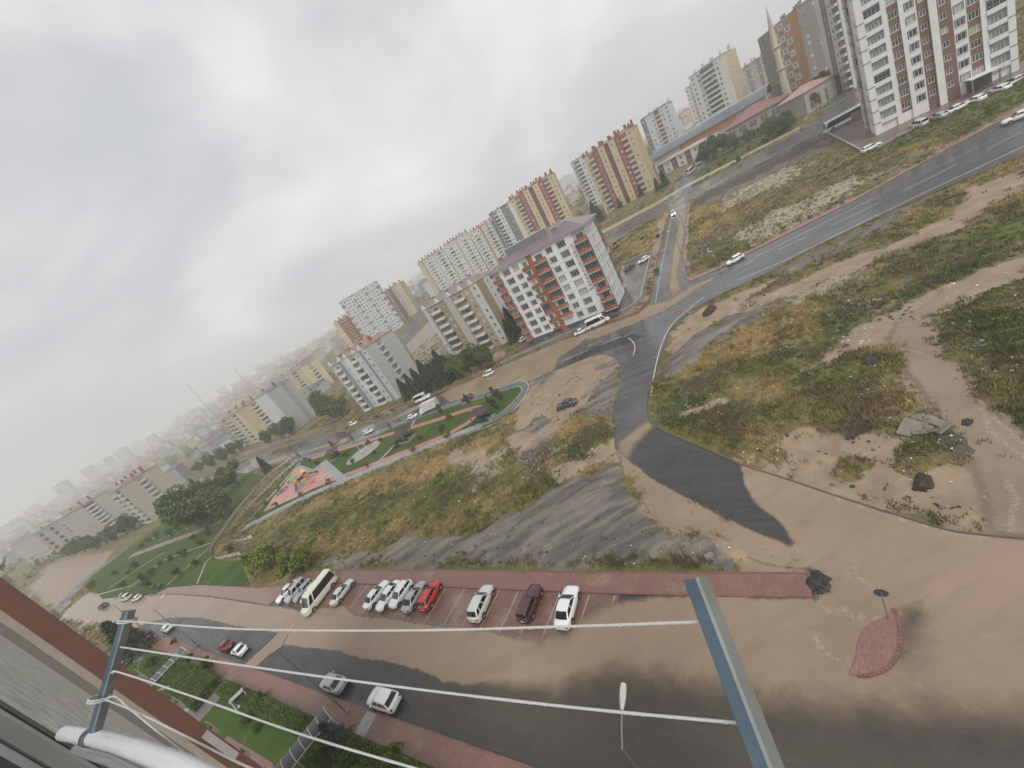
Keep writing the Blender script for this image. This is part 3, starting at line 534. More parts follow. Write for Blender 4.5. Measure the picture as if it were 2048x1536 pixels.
def groundmat():
    m, t, b = nodes('waste_ground'); P = wpos(t)
    A = nn(t, 'ShaderNodeVertexColor', {'layer_name': 'A'}).outputs[0]; B = nn(t, 'ShaderNodeVertexColor', {'layer_name': 'B'}).outputs[0]
    sa = nn(t, 'ShaderNodeSeparateColor', i0=A).outputs; sb = nn(t, 'ShaderNodeSeparateColor', i0=B).outputs
    na = noise(t, P, 0.9, 7, 0.68); nb = noise(t, P, 0.28, 6, 0.65); ncf = noise(t, P, 4.5, 4, 0.7)
    def lay(v, k=0.55, n=na, d=0.1): return maprange(t, mth(t, 'ADD', v, mth(t, 'MULTIPLY', mth(t, 'SUBTRACT', n, 0.5), k*2)), 0.5-d, 0.5+d)
    c = mixc(t, maprange(t, nb, 0.38, 0.62), (0.115, 0.118, 0.04), (0.24, 0.185, 0.085))
    c = mixc(t, maprange(t, na, 0.42, 0.62, 0, 0.7), c, (0.16, 0.135, 0.065)); c = mixc(t, maprange(t, noise(t, P, 0.55, 6, 0.7), 0.5, 0.68, 0, 0.75), c, (0.165, 0.115, 0.07))
    c = mixc(t, mth(t, 'MULTIPLY', lay(sb[1], 0.8), 0.85), c, mixc(t, maprange(t, ncf, 0.35, 0.65), (0.20, 0.135, 0.055), (0.36, 0.25, 0.11)))
    c = mixc(t, mth(t, 'MULTIPLY', lay(sb[0], 0.8), 0.85), c, mixc(t, maprange(t, ncf, 0.35, 0.65), (0.07, 0.095, 0.024), (0.15, 0.165, 0.05)))
    c = mixc(t, mth(t, 'MULTIPLY', lay(sb[2], 1.0, ncf, 0.06), 0.8), c, (0.42, 0.38, 0.28))
    c = mixc(t, maprange(t, ncf, 0.5, 0.8, 0, 0.55), c, (0.05, 0.05, 0.022))
    wav = nn(t, 'ShaderNodeTexNoise', Vector=nn(t, 'ShaderNodeMapping', Vector=P, Rotation=(0, 0, -0.25), Scale=(0.14, 0.9, 1)).outputs[0], Scale=0.7, Detail=6, Roughness=0.62).outputs[0]
    g = mixc(t, maprange(t, wav, 0.4, 0.66), (0.115, 0.105, 0.10), (0.27, 0.235, 0.195)); g = mixc(t, maprange(t, ncf, 0.45, 0.75, 0, 0.4), g, (0.09, 0.08, 0.075))
    mu = mixc(t, maprange(t, nb, 0.4, 0.62), (0.25, 0.19, 0.135), (0.36, 0.265, 0.175)); mu = mixc(t, maprange(t, wav, 0.52, 0.7, 0, 0.5), mu, (0.19, 0.155, 0.12))
    dk = mixc(t, maprange(t, ncf, 0.4, 0.65), (0.035, 0.032, 0.028), (0.12, 0.10, 0.08))
    fg = lay(sa[1], 0.45); fm = lay(sa[0], 0.45); fd = lay(sa[2], 0.6)
    c = mixc(t, fg, c, g); c = mixc(t, fm, c, mu); c = mixc(t, mth(t, 'MULTIPLY', fd, 0.8), c, dk)
    t.links.new(c, b.inputs['Base Color'])
    t.links.new(maprange(t, fm, 0, 1, 0.9, 0.42), b.inputs['Roughness']); b.inputs['Specular IOR Level'].default_value = 0.2
    bn = nn(t, 'ShaderNodeBump', Strength=0.7, Distance=0.12, Height=mixc(t, fm, ncf, mth(t, 'MULTIPLY', ncf, 0.15))); t.links.new(bn.outputs[0], b.inputs['Normal']); return m
attA = np.stack([MUD.ravel(), GRV.ravel(), DRK.ravel()], 1); attB = np.stack([GRN.ravel(), STR.ravel(), PAL.ravel()], 1)
gme = fastmesh('ground', vv, ff, [groundmat()], {'A': attA, 'B': attB}); struct(obj('ground', gme, None))
def zt(x, y):
    """height of the built ground sheet at x, y (numpy bilinear)"""
    x = np.asarray(x, float); y = np.asarray(y, float)
    i = np.clip(np.searchsorted(xs, x)-1, 0, nx-2); j = np.clip(np.searchsorted(ys, y)-1, 0, ny-2)
    fx = (x-xs[i])/(xs[i+1]-xs[i]); fy = (y-ys[j])/(ys[j+1]-ys[j])
    return (Zg[j, i]*(1-fx)+Zg[j, i+1]*fx)*(1-fy) + (Zg[j+1, i]*(1-fx)+Zg[j+1, i+1]*fx)*fy
def samp(A, x, y):
    i = np.clip(np.searchsorted(xs, x)-1, 0, nx-2); j = np.clip(np.searchsorted(ys, y)-1, 0, ny-2); return A[j, i]
# ------------------------------------------------------------------ muddy flood water
def watermat(name, deep, light, ripple=0.35, foam=0.5, rough=0.22, maxa=1.0):
    m, t, b = nodes(name); P = wpos(t); v = nn(t, 'ShaderNodeAttribute', {'attribute_name': 'edge'}).outputs['Fac']; s = nn(t, 'ShaderNodeAttribute', {'attribute_name': 'soft'}).outputs['Fac']
    big = noise(t, P, 0.10, 5, 0.55); na = noise(t, P, 0.8, 6, 0.62)
    str_ = nn(t, 'ShaderNodeTexNoise', Vector=nn(t, 'ShaderNodeMapping', Vector=P, Rotation=(0, 0, 0.6), Scale=(0.3, 1.5, 1)).outputs[0], Scale=0.6, Detail=5, Roughness=0.6, Distortion=0.6).outputs[0]
    c = mixc(t, maprange(t, big, 0.36, 0.64), deep, light); c = mixc(t, maprange(t, str_, 0.5, 0.72, 0, 0.45), c, [x*0.82 for x in deep]); c = mixc(t, maprange(t, noise(t, P, 2.2, 4), 0.55, 0.8, 0, 0.3), c, [min(1, x*1.2) for x in light])
    fo = nn(t, 'ShaderNodeAttribute', {'attribute_name': 'foam'}).outputs['Fac']
    ff_ = maprange(t, mth(t, 'ADD', fo, mth(t, 'MULTIPLY', mth(t, 'SUBTRACT', noise(t, P, 4.5, 6, 0.75, 1.2), 0.5), 3.2)), 0.62, 0.95, 0, foam)
    c = mixc(t, ff_, c, (0.5, 0.42, 0.33))
    t.links.new(c, b.inputs['Base Color']); t.links.new(maprange(t, big, 0.3, 0.7, rough-0.04, rough+0.16), b.inputs['Roughness']); b.inputs['IOR'].default_value = 1.33; b.inputs['Specular IOR Level'].default_value = 0.5
    mw = nn(t, 'ShaderNodeTexWave', {'wave_type': 'BANDS', 'bands_direction': 'DIAGONAL'}, Vector=P, Scale=1.1, Distortion=7.0, Detail=4.0, Detail_Scale=0.7).outputs[1]
    hh = mth(t, 'ADD', mth(t, 'MULTIPLY', mw, maprange(t, noise(t, P, 0.13, 3), 0.45, 0.7, 0.1, 0.8)), mth(t, 'MULTIPLY', noise(t, P, 3.5, 4), mth(t, 'ADD', mth(t, 'MULTIPLY', fo, 5.0), 0.6)))
    bn = nn(t, 'ShaderNodeBump', Strength=ripple, Distance=0.03, Height=hh); t.links.new(bn.outputs[0], b.inputs['Normal'])
    w = mth(t, 'ADD', v, mth(t, 'MULTIPLY', mth(t, 'SUBTRACT', noise(t, P, 0.55, 7, 0.62), 0.5), mth(t, 'ADD', mth(t, 'MULTIPLY', s, 0.9), 0.75)))
    a = nn(t, 'ShaderNodeMapRange', {'interpolation_type': 'SMOOTHSTEP'}, i0=w, i1=mth(t, 'MULTIPLY', s, -1.0), i2=s, i3=0.0, i4=maxa).outputs[0]
    t.links.new(a, b.inputs['Alpha']); return m
def flood(name, polys, dz, g, m, softf, foamp=(), fw=1.2, holes=()):
    A = np.concatenate([np.array(p) for p in polys]); x = np.arange(A[:, 0].min()-3, A[:, 0].max()+3, g); y = np.arange(A[:, 1].min()-3, A[:, 1].max()+3, g); X, Y = np.meshgrid(x, y)
    v = np.full(X.shape, -99.0)
    for p in polys: v = np.maximum(v, sdf(p, X, Y))
    for q in holes: v = np.minimum(v, -sdf(q, X, Y)+0.3)
    sf = softf(X, Y) if callable(softf) else np.full(X.shape, softf)
    fo = np.zeros(X.shape)
    for q in foamp:
        for a, b in zip(q[:-1], q[1:]):
            ex, ey = b[0]-a[0], b[1]-a[1]; t = np.clip(((X-a[0])*ex+(Y-a[1])*ey)/(ex*ex+ey*ey+1e-9), 0, 1); fo = np.maximum(fo, np.clip(1-np.hypot(X-a[0]-t*ex, Y-a[1]-t*ey)/fw, 0, 1))
    nx_ = len(x); idx = (np.arange(len(y)-1)[:, None]*nx_+np.arange(nx_-1)[None, :]); k = np.maximum.reduce([v[:-1, :-1], v[1:, :-1], v[:-1, 1:], v[1:, 1:]]) > -(sf[:-1, :-1]*1.8+0.8)
    i = idx[k]; f = np.stack([i, i+1, i+nx_+1, i+nx_], 1); V_ = np.stack([X.ravel(), Y.ravel(), (hgt(X, Y)+dz).ravel()], 1)
    u, inv = np.unique(f, return_inverse=True); inv = inv.reshape(f.shape)
    me = fastmesh(name, V_[u], inv, [m], {'edge': v.ravel()[u], 'soft': sf.ravel()[u], 'foam': fo.ravel()[u]}); return struct(obj(name, me, None))
M_WAT = watermat('muddy_water', (0.265, 0.193, 0.137), (0.325, 0.24, 0.17), 0.45, 0.4, 0.13); M_FILM = watermat('mud_film', (0.26, 0.195, 0.132), (0.36, 0.275, 0.185), 0.2, 0.3, 0.35, 0.9)
F1 = poly([(112, 1232), (180, 1185), (260, 1196), (312, 1190), (355, 1189), (425, 1195), (512, 1208), (536, 1213), (560, 1214), (600, 1222), (662, 1214), (690, 1212), (712, 1232), (787, 1239), (875, 1252), (950, 1255), (1000, 1268), (1085, 1280), (1105, 1272), (1140, 1258), (1157, 1242), (1182, 1232), (1225, 1208), (1300, 1196), (1350, 1193), (1625, 1197), (1632, 1200), (1640, 1160), (1622, 1140), (1530, 1128), (1480, 1106), (1420, 1091), (1322, 1062), (1290, 1010), (1250, 955), (1236, 905), (1246, 912), (1302, 957), (1375, 998), (1420, 1021), (1500, 1061), (1582, 1094), (1592, 1092), (1575, 1066), (1557, 1042), (1525, 1018), (1500, 998), (1488, 960), (1478, 925), (1560, 953), (1676, 993), (1786, 1028), (1893, 1060), (1961, 1070), (2048, 1078), (2250, 1085), (2250, 1440), (2048, 1436), (1900, 1428), (1700, 1418), (1620, 1412), (1536, 1402), (1480, 1386), (1420, 1374), (1340, 1360), (1260, 1350), (1200, 1350), (1165, 1362), (1110, 1378), (1060, 1375), (1000, 1368), (935, 1371), (890, 1365), (850, 1345), (785, 1326), (722, 1318), (672, 1302), (612, 1297), (570, 1290), (540, 1310), (500, 1345), (470, 1352), (485, 1335), (545, 1280), (556, 1266), (500, 1258), (460, 1250), (400, 1236), (340, 1236), (300, 1245), (240, 1270), (170, 1292), (112, 1292)])
def s1(X, Y):
    s = (X-K0[0])*UU[0]+(Y-K0[1])*UU[1]; v = (X-K0[0])*VV[0]+(Y-K0[1])*VV[1]
    return 0.22 + np.clip((2-s)/14, 0, 1)*np.clip(1.4-(v-6)/6, 0, 1)*1.5 + 0.9*np.exp(-((X-13.2)**2+(Y-15.5)**2)/9)
foamlines = [poly(q) for q in ([(1676, 1000), (1740, 1022), (1790, 1036), (1893, 1066), (1940, 1072), (1975, 1080)], [(1680, 1148), (1702, 1156), (1722, 1158), (1738, 1172)], [(1632, 1208), (1660, 1222), (1690, 1218), (1706, 1234), (1740, 1236), (1768, 1240)], [(1630, 1270), (1640, 1300), (1690, 1330), (1715, 1355)], [(1705, 1140), (1715, 1128)])]
ISL = np.array(isl); isl_c = ISL.mean(0)
flood('flood_water', [F1], 0.085, 0.45, M_WAT, s1, foamlines, 0.5, [poly([(1800, 1222), (1852, 1192), (1850, 1240), (1836, 1282), (1806, 1316), (1803, 1275)])])
STRM = poly([(1790, 648), (1870, 632), (1888, 690), (1930, 748), (1990, 826), (2060, 880), (2200, 950), (2200, 1080), (2048, 1077), (1985, 1068), (1975, 1005), (1935, 905), (1878, 832), (1835, 770), (1775, 700)])
flood('stream_water', [STRM], 0.16, 0.4, watermat('stream_mud_water', (0.235, 0.175, 0.128), (0.30, 0.228, 0.165), 1.0, 0.4, 0.16), 0.5, [poly(q) for q in ([(1800, 700), (1830, 705), (1870, 720)], [(1930, 745), (1960, 780), (1930, 790)], [(1960, 800), (1975, 860), (2010, 890), (2060, 925)], [(2010, 960), (2030, 1000), (2020, 1070)], [(1850, 640), (1800, 640)], [(1900, 700), (1920, 740), (1950, 760)], [(1940, 810), (1990, 840), (2048, 890)])], 0.5)
flood('mud_flow', [poly(q) for q in (
    [(880, 790), (900, 778), (1007, 731), (1125, 681), (1185, 660), (1160, 688), (1118, 715), (1108, 740), (1080, 755), (1058, 763), (1025, 766), (950, 790), (900, 805)],
    [(1125, 681), (1212, 651), (1275, 628), (1300, 611), (1340, 600), (1382, 572), (1440, 549), (1425, 560), (1385, 585), (1330, 622), (1250, 655), (1190, 678)],
    [(890, 788), (825, 815), (770, 846), (740, 860), (650, 890), (560, 915), (500, 937), (520, 935), (600, 910), (680, 884), (760, 852), (850, 812)],
    [(1236, 903), (1234, 888), (1262, 868), (1295, 838), (1308, 852), (1275, 885), (1258, 915), (1250, 917)], [(700, 875), (640, 893), (610, 905), (690, 886)])], 0.05, 0.7, M_FILM, 0.8)
flood('mud_flow', [poly(q) for q in ([(1346, 420), (1372, 420), (1368, 470), (1360, 520), (1354, 545), (1362, 580), (1345, 596), (1338, 575), (1341, 545), (1349, 490), (1358, 445)], [(1375, 385), (1372, 400), (1345, 418), (1350, 405)])], 0.05, 0.8, M_FILM, 0.6)
flood('shallow_water', [[st(-70, 0.1), st(6, 0.1), st(9, 3.2), st(-2, 6.5), st(-70, 8)]], 0.06, 0.8, watermat('thin_brown_water', (0.12, 0.105, 0.085), (0.15, 0.13, 0.10), 0.15, 0.0, 0.12, 0.5), 2.5)
# ------------------------------------------------------------------ buildings
M_GL = glass('dark_glass', (0.035, 0.04, 0.045)); M_GL2 = glass('grey_glass', (0.10, 0.11, 0.115), 0.12); M_CUR = pm('curtained_glass', (0.42, 0.42, 0.40), 0.2, 0.2, 2.0)
M_PVC = pm('white_frame', (0.72, 0.72, 0.71), 0.4, 0.05); M_GFR = pm('grey_surround', (0.13, 0.13, 0.135), 0.5, 0.1); M_DGF = pm('dark_frame', (0.06, 0.06, 0.065), 0.4, 0.1)
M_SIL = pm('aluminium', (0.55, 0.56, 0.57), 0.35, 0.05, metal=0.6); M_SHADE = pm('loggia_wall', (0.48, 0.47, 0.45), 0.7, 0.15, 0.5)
M_MET = pm('grey_metal', (0.24, 0.25, 0.26), 0.4, 0.1, metal=0.4); M_DMET = pm('dark_metal', (0.05, 0.052, 0.056), 0.45, 0.1)
M_RTILE = pm('wet_red_roof', (0.24, 0.10, 0.085), 0.35, 0.3, 0.3, bump=0.2); M_PROOF = pm('purple_roof_sheet', (0.20, 0.145, 0.155), 0.35, 0.2, 0.15); M_SLATE = pm('slate_roof_sheet', (0.12, 0.14, 0.17), 0.4, 0.2, 0.2)
WC = {}
def window_mesh(w, h, n, fr, gl, sur=None, near_=False):
    k = (round(w, 2), round(h, 2), n, fr.name, gl.name, sur.name if sur else '', near_)
    if k in WC: return WC[k]
    mb = MB(); y = 0.06; t = 0.09
    for x in [-w/2+t/2] + [-w/2+w*i/n for i in range(1, n)] + [w/2-t/2]: mb.box((x, y+0.03, h/2), (t if abs(x) > w/2-t else 0.07, 0.06, h))
    for z in (t/2, h-t/2): mb.box((0, y+0.028, z), (w-2*t, 0.055, t))
    mb.box((0, -0.02, -0.03), (w+0.14, 0.16, 0.06))
    mats = [fr, gl]
    if sur is not None:
        mats.append(sur); s = 0.2
        mb.box((-w/2-s/2-.012, -0.03, h/2), (s, 0.06, h+0.06), mi=2); mb.box((w/2+s*.3+.012, -0.03, h/2), (s*.6, 0.06, h+0.06), mi=2); mb.box((0, -0.032, h+0.1), (w+2*s, 0.06, 0.13), mi=2)
    pane = MB(); pane.quad((-w/2, 0.13, 0), (w/2, 0.13, 0), (w/2, 0.13, h), (-w/2, 0.13, h))
    if near_: r = (mb.mesh('window', mats), pane.mesh('pane', [gl]))
    else:
        mb.add(pane.v, pane.f, 1); r = (mb.mesh('window', mats), None)
    WC[k] = r; return r
BC = {}
def balcony_mesh(w, d, ph, par, style, gl, fr):
    k = (round(w, 2), d, ph, par.name, style, gl.name if gl else '')
    if k in BC: return BC[k]
    mb = MB(); th = 0.14
    mb.box((0, -d/2, -0.1), (w, d, 0.2), mi=1)
    if style == 'curve':
        n = 8; ri = []
        for zz in (-0.2, ph):
            ri.append([(-w/2+w*i/n, -d*(0.72+0.28*math.sin(math.pi*i/n)), zz) for i in range(n+1)])
        mb.loft([[(p[0], p[1], p[2]) for p in ri[0]], ri[1]], 0, False, True, False)
        mb.loft([[(p[0], p[1]+th, p[2]) for p in ri[1]], [(p[0], p[1]+th, p[2]) for p in ri[0]]], 0, False, True, False)
        mb.loft([ri[1], [(p[0], p[1]+th, p[2]) for p in ri[1]]], 0, False, False, False)
    else: mb.box((0, -d+th/2, ph/2-0.1), (w, th, ph+0.2))
    for s in (-1, 1): mb.box((s*(w/2-th/2), -d*0.5+0.08, ph/2-0.1), (th, d-0.16 if style != 'curve' else d*0.72, ph+0.19))
    g = None
    if gl is not None:
        g = MB(); zt_ = 2.55; n = max(3, int(w/0.75))
        for i in range(n+1): g.box((-w/2+0.06+(w-0.12)*i/n, -d+0.06, (ph+zt_)/2), (0.05, 0.05, zt_-ph), mi=1)
        for z in (ph+0.03, zt_-0.03, ph+0.55): g.box((0, -d+0.062, z), (w-0.05, 0.045, 0.05), mi=1)
        g.quad((-w/2+.05, -d+0.08, ph), (w/2-.05, -d+0.08, ph), (w/2-.05, -d+0.08, zt_), (-w/2+.05, -d+0.08, zt_), 0)
        for s in (-1, 1): g.quad((s*(w/2-.06), -d+0.1, ph), (s*(w/2-.06), -0.01, ph), (s*(w/2-.06), -0.01, zt_), (s*(w/2-.06), -d+0.1, zt_), 0)
        g = g.mesh('glazing', [gl, fr])
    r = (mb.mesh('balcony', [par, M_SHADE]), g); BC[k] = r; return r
class Bld:
    def __init__(s, name, label, cat, FL, FR, D, base=None, group=None):
        s.FL = np.array(FL[:2], float); s.FR = np.array(FR[:2], float); d = s.FR-s.FL; s.W = float(np.hypot(*d)); s.u = d/s.W; s.n = np.array([-s.u[1], s.u[0]]); s.D = D
        cs = [s.FL, s.FR, s.FL+s.n*D, s.FR+s.n*D]; zs = [float(hgt(*c)) for c in cs]
        s.z0 = (min(zs)+0.02) if base is None else base; s.zlo = min(zs)-1.0
        s.root = thing(name, label, cat, (s.FL[0], s.FL[1], s.z0), math.atan2(s.u[1], s.u[0]), group)
        s.mb = {}; s.R = s.root.matrix_basis.copy()
        s.R = Matrix.Translation((s.FL[0], s.FL[1], s.z0)) @ Matrix.Rotation(math.atan2(s.u[1], s.u[0]), 4, 'Z'); s.Ri = s.R.inverted()
    def M(s, side, off=0.0):
        """local matrix (root frame: x along the front, y back) of a face: F front, R right side, L left side, B back"""
        W, D = s.W, s.D
        return {'F': Matrix.Translation((0, -off, 0)), 'R': Matrix.Translation((W+off, 0, 0)) @ Matrix.Rotation(math.pi/2, 4, 'Z'),
                'L': Matrix.Translation((-off, D, 0)) @ Matrix.Rotation(-math.pi/2, 4, 'Z'), 'B': Matrix.Translation((W, D+off, 0)) @ Matrix.Rotation(math.pi, 4, 'Z')}[side]
    def buf(s, name, m):
        k = (name, m.name)
        if k not in s.mb: s.mb[k] = (MB(), m)
        return s.mb[k][0]
    def wq(s, m, Mx, x0, x1, z0, z1, y=0.0, name='wall'):
        if x1-x0 < 1e-4 or z1-z0 < 1e-4: return
        s.buf(name, m).add([Mx @ Vector(p) for p in ((x0, y, z0), (x1, y, z0), (x1, y, z1), (x0, y, z1))], [(0, 1, 2, 3)])
    def wbox(s, m, Mx, x0, x1, z0, z1, y0, y1, name='wall'):
        s.buf(name, m).box(((x0+x1)/2, (y0+y1)/2, (z0+z1)/2), (x1-x0, y1-y0, z1-z0), Mx)
    def place(s, name, me, Mx): return obj(name, me, None, s.root, Mx)
    def win(s, Mx, x, z, w, h, n, fr, gl, sur=None, near_=False):
        f, p = window_mesh(w, h, n, fr, gl, sur, near_); o = s.place('window', f, Mx @ Matrix.Translation((x, 0, z)))
        if p is not None: obj('pane', p, None, o)
        return o
    def facade(s, side, floors, fh, z0, top, cols, near_=False, off=0.0, span=None):
        Mx = s.M(side, off); Wt = s.W if side in 'FB' else s.D; a0, a1 = span or (0, 1); xa = Wt*a0; tot = sum(c['w'] for c in cols); k = Wt*(a1-a0)/tot
        zt_ = z0+floors*fh; x = xa
        for ci, c in enumerate(cols):
            x0, x1 = x, x+c['w']*k; x = x1; m = c['m']; kd = c.get('k'); py = -c.get('out', 0.0)
            if py: 
                s.wq(m, Mx @ Matrix.Translation((x0, 0, 0)) @ Matrix.Rotation(-math.pi/2, 4, 'Z'), 0.0, -py, 0, zt_+top) if True else None
                s.wq(m, Mx @ Matrix.Translation((x1, py, 0)) @ Matrix.Rotation(math.pi/2, 4, 'Z'), 0.0, -py, 0, zt_+top)
            xm = (x0+x1)/2
            if kd is None: s.wq(m, Mx, x0, x1, 0, zt_+top, py); continue
            if z0 > 0: s.wq(c.get('pm', m), Mx, x0, x1, 0, z0, py)
            if top > 0: s.wq(m, Mx, x0, x1, zt_, zt_+top, py)
            for f in range(floors):
                zf = z0+f*fh; fm = m if not c.get('alt') or f % 2 == 0 else c['alt']
                skip = c.get('skip', ())
                if f in skip: s.wq(fm, Mx, x0, x1, zf, zf+fh, py); continue
                if kd in ('w', 'bw'):
                    ww = min(c.get('ww', 1.5), (x1-x0)-0.3); wh = c.get('wh', 1.45); sl = c.get('sill', 0.95); nw = c.get('nw', 1); gap = (x1-x0)/nw
                    for q in range(nw):
                        xc = x0+gap*(q+0.5)+c.get('dx', 0); g0, g1 = x0+gap*q, x0+gap*(q+1)
                        s.wq(fm, Mx, g0, xc-ww/2, zf, zf+fh, py); s.wq(fm, Mx, xc+ww/2, g1, zf, zf+fh, py); s.wq(fm, Mx, xc-ww/2, xc+ww/2, zf, zf+sl, py); s.wq(fm, Mx, xc-ww/2, xc+ww/2, zf+sl+wh, zf+fh, py)
                        rv = s.buf('reveal', fm)
                        for p in (((xc-ww/2, py, zf+sl), (xc-ww/2, py+.14, zf+sl), (xc-ww/2, py+.14, zf+sl+wh), (xc-ww/2, py, zf+sl+wh)), ((xc+ww/2, py, zf+sl), (xc+ww/2, py+.14, zf+sl), (xc+ww/2, py+.14, zf+sl+wh), (xc+ww/2, py, zf+sl+wh)), ((xc-ww/2, py, zf+sl+wh), (xc+ww/2, py, zf+sl+wh), (xc+ww/2, py+.14, zf+sl+wh), (xc-ww/2, py+.14, zf+sl+wh)), ((xc-ww/2, py, zf+sl), (xc+ww/2, py, zf+sl), (xc+ww/2, py+.14, zf+sl), (xc-ww/2, py+.14, zf+sl))):
                            rv.add([Mx @ Vector(v) for v in p], [(0, 1, 2, 3)])
                        gl = random.choices([M_GL, M_GL2, M_CUR], c.get('mixg', (4, 4, 2)))[0]
                        s.win(Mx @ Matrix.Translation((0, py, 0)), xc, zf+sl, ww, wh, c.get('n', 2), c.get('fr', M_PVC), gl, c.get('sur'), near_)
                elif kd == 'b':      # projecting balcony in front of a door and window
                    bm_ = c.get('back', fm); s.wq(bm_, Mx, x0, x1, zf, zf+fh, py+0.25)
                    rv = s.buf('reveal', bm_)
                    for xx in (x0, x1): rv.add([Mx @ Vector(v) for v in ((xx, py, zf), (xx, py+.25, zf), (xx, py+.25, zf+fh), (xx, py, zf+fh))], [(0, 1, 2, 3)])
                    rv.add([Mx @ Vector(v) for v in ((x0, py, zf+fh), (x1, py, zf+fh), (x1, py+.25, zf+fh), (x0, py+.25, zf+fh))], [(0, 1, 2, 3)])
                    gl = random.choices([M_GL, M_GL2, M_CUR], (3, 3, 2))[0]; ww = min((x1-x0)*0.62, 2.6)
                    f_, p_ = window_mesh(ww, 2.0, 3, c.get('fr', M_PVC), gl, None, near_); o = s.place('balcony_door', f_, Mx @ Matrix.Translation((xm+c.get('dx', 0), py+0.12, zf+0.25)))
                    if p_ is not None: obj('pane', p_, None, o)
                    glz = c.get('glz', 0.25); has = (f in c['glzf']) if 'glzf' in c else random.random() < glz
                    bme, gme_ = balcony_mesh((x1-x0)*c.get('bwid', 1.0)-0.02, c.get('d', 1.1), c.get('ph', 0.95), c.get('par', m), c.get('st', 'box'), c.get('gm', M_GL) if has else None, M_SIL)
                    o = s.place('balcony', bme, Mx @ Matrix.Translation((xm, py, zf+0.02)))
                    if gme_ is not None: obj('glazing', gme_, None, o)
    def slab(s, m, z0, z1, ov, name='cornice'): s.buf(name, m).box((s.W/2, s.D/2, (z0+z1)/2), (s.W+2*ov, s.D+2*ov, z1-z0))
    def hip(s, m, z, ov, rise, ridge=None, name='roof'):
        W, D = s.W, s.D; r = ridge if ridge is not None else min(W, D)/2
        a = [(-ov, -ov, z), (W+ov, -ov, z), (W+ov, D+ov, z), (-ov, D+ov, z)]
        b = [(r, D/2, z+rise), (W-r, D/2, z+rise)] if W >= D else [(W/2, r, z+rise), (W/2, D-r, z+rise)]
        if W >= D: f = [(0, 1, 5, 4), (1, 2, 5), (2, 3, 4, 5), (3, 0, 4)]
        else: f = [(0, 1, 4), (1, 2, 5, 4), (2, 3, 5), (3, 0, 4, 5)]
        mb = s.buf(name, m); mb.add(a+b, f); mb.add(a, [(3, 2, 1, 0)])
    def chimney(s, x, y, z, w, d, h, m, cap=None):
        mb = MB(); mb.box((x, y, z+h/2), (w, d, h))
        if cap: mb.box((x, y, z+h+0.06), (w+0.2, d+0.2, 0.12), mi=1)
        obj('chimney', mb, [m, cap or m], s.root)
    def done(s, blind=''):
        for (n, _), (mb, m) in s.mb.items(): obj(n, mb, [m], s.root)
        return s.root
def DA(FL, FR, px):
    FL = np.array(FL[:2]); FR = np.array(FR[:2]); u = (FR-FL)/np.hypot(*(FR-FL)); n = np.array([-u[1], u[0]]); r = ray(px); q = np.array([r[1], -r[0]])
    return float(np.clip(-(FR@q)/(n@q), 6, 60))
def AT(px, d):
    r = ray(px); k = d/np.hypot(r[0], r[1]); return np.array([r[0]*k, r[1]*k, H+r[2]*k])
def C(w, m, k=None, **o): return dict(w=w, m=m, k=k, **o)
def wallm(name, col, var=0.06, streak=0.25): return pm(name, col, 0.7, var, 0.25, streak=streak)
WH = wallm('white_render', (0.74, 0.745, 0.74), 0.04, 0.12); ORG = wallm('orange_render', (0.36, 0.125, 0.055)); ORP = pm('orange_parapet', (0.34, 0.11, 0.06), 0.55, 0.12, 0.6, streak=0.3)
PLI = wallm('dark_plinth', (0.08, 0.085, 0.09)); SGR = wallm('soft_grey', (0.42, 0.43, 0.44))
# ---- white eight-storey block with orange balconies (nearest)
B = Bld('apartment_block', 'white eight storey apartment block with orange balcony bands and purple hipped roof', 'building', G((1060, 690)), G((1240, 618)), 14.5)
fh = 2.95; z0 = 1.75
wide = dict(ww=2.3, wh=1.75, sill=0.75, n=3, sur=M_GFR); dbl = dict(ww=1.7, wh=1.55, sill=0.9, n=2, sur=M_GFR)  # grey surrounds also draw the shadow side of the openings
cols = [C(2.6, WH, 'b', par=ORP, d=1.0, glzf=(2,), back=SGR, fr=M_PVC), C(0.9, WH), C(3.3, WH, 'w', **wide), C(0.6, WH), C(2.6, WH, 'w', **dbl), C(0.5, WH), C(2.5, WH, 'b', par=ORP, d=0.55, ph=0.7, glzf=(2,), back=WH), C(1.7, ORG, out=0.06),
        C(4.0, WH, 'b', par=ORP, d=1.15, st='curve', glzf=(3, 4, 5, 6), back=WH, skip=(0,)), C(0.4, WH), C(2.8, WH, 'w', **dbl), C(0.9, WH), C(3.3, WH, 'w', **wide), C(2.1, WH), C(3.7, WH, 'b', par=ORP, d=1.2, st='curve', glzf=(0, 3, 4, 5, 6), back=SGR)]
B.facade('F', 8, fh, z0, 0.35, cols, True)
tall = dict(ww=1.5, wh=2.1, sill=0.45, n=2, sur=SGR, mixg=(1, 3, 4))
B.facade('R', 8, fh, z0, 0.35, [C(0.8, WH), C(2.4, WH, 'w', **tall), C(2.6, WH, 'w', **tall), C(2.6, WH, 'w', **tall), C(2.6, WH, 'w', **tall), C(2.2, WH, 'b', par=ORP, d=0.35, ph=0.8, glz=0.3, back=SGR), C(0.6, WH)], True)
B.facade('L', 8, fh, z0, 0.35, [C(3, WH, 'b', par=ORP, d=1.0, back=SGR), C(3, WH, 'w', **dbl), C(3, WH, 'w', **dbl), C(5, WH)]); B.facade('B', 8, fh, z0, 0.35, [C(1, WH)])
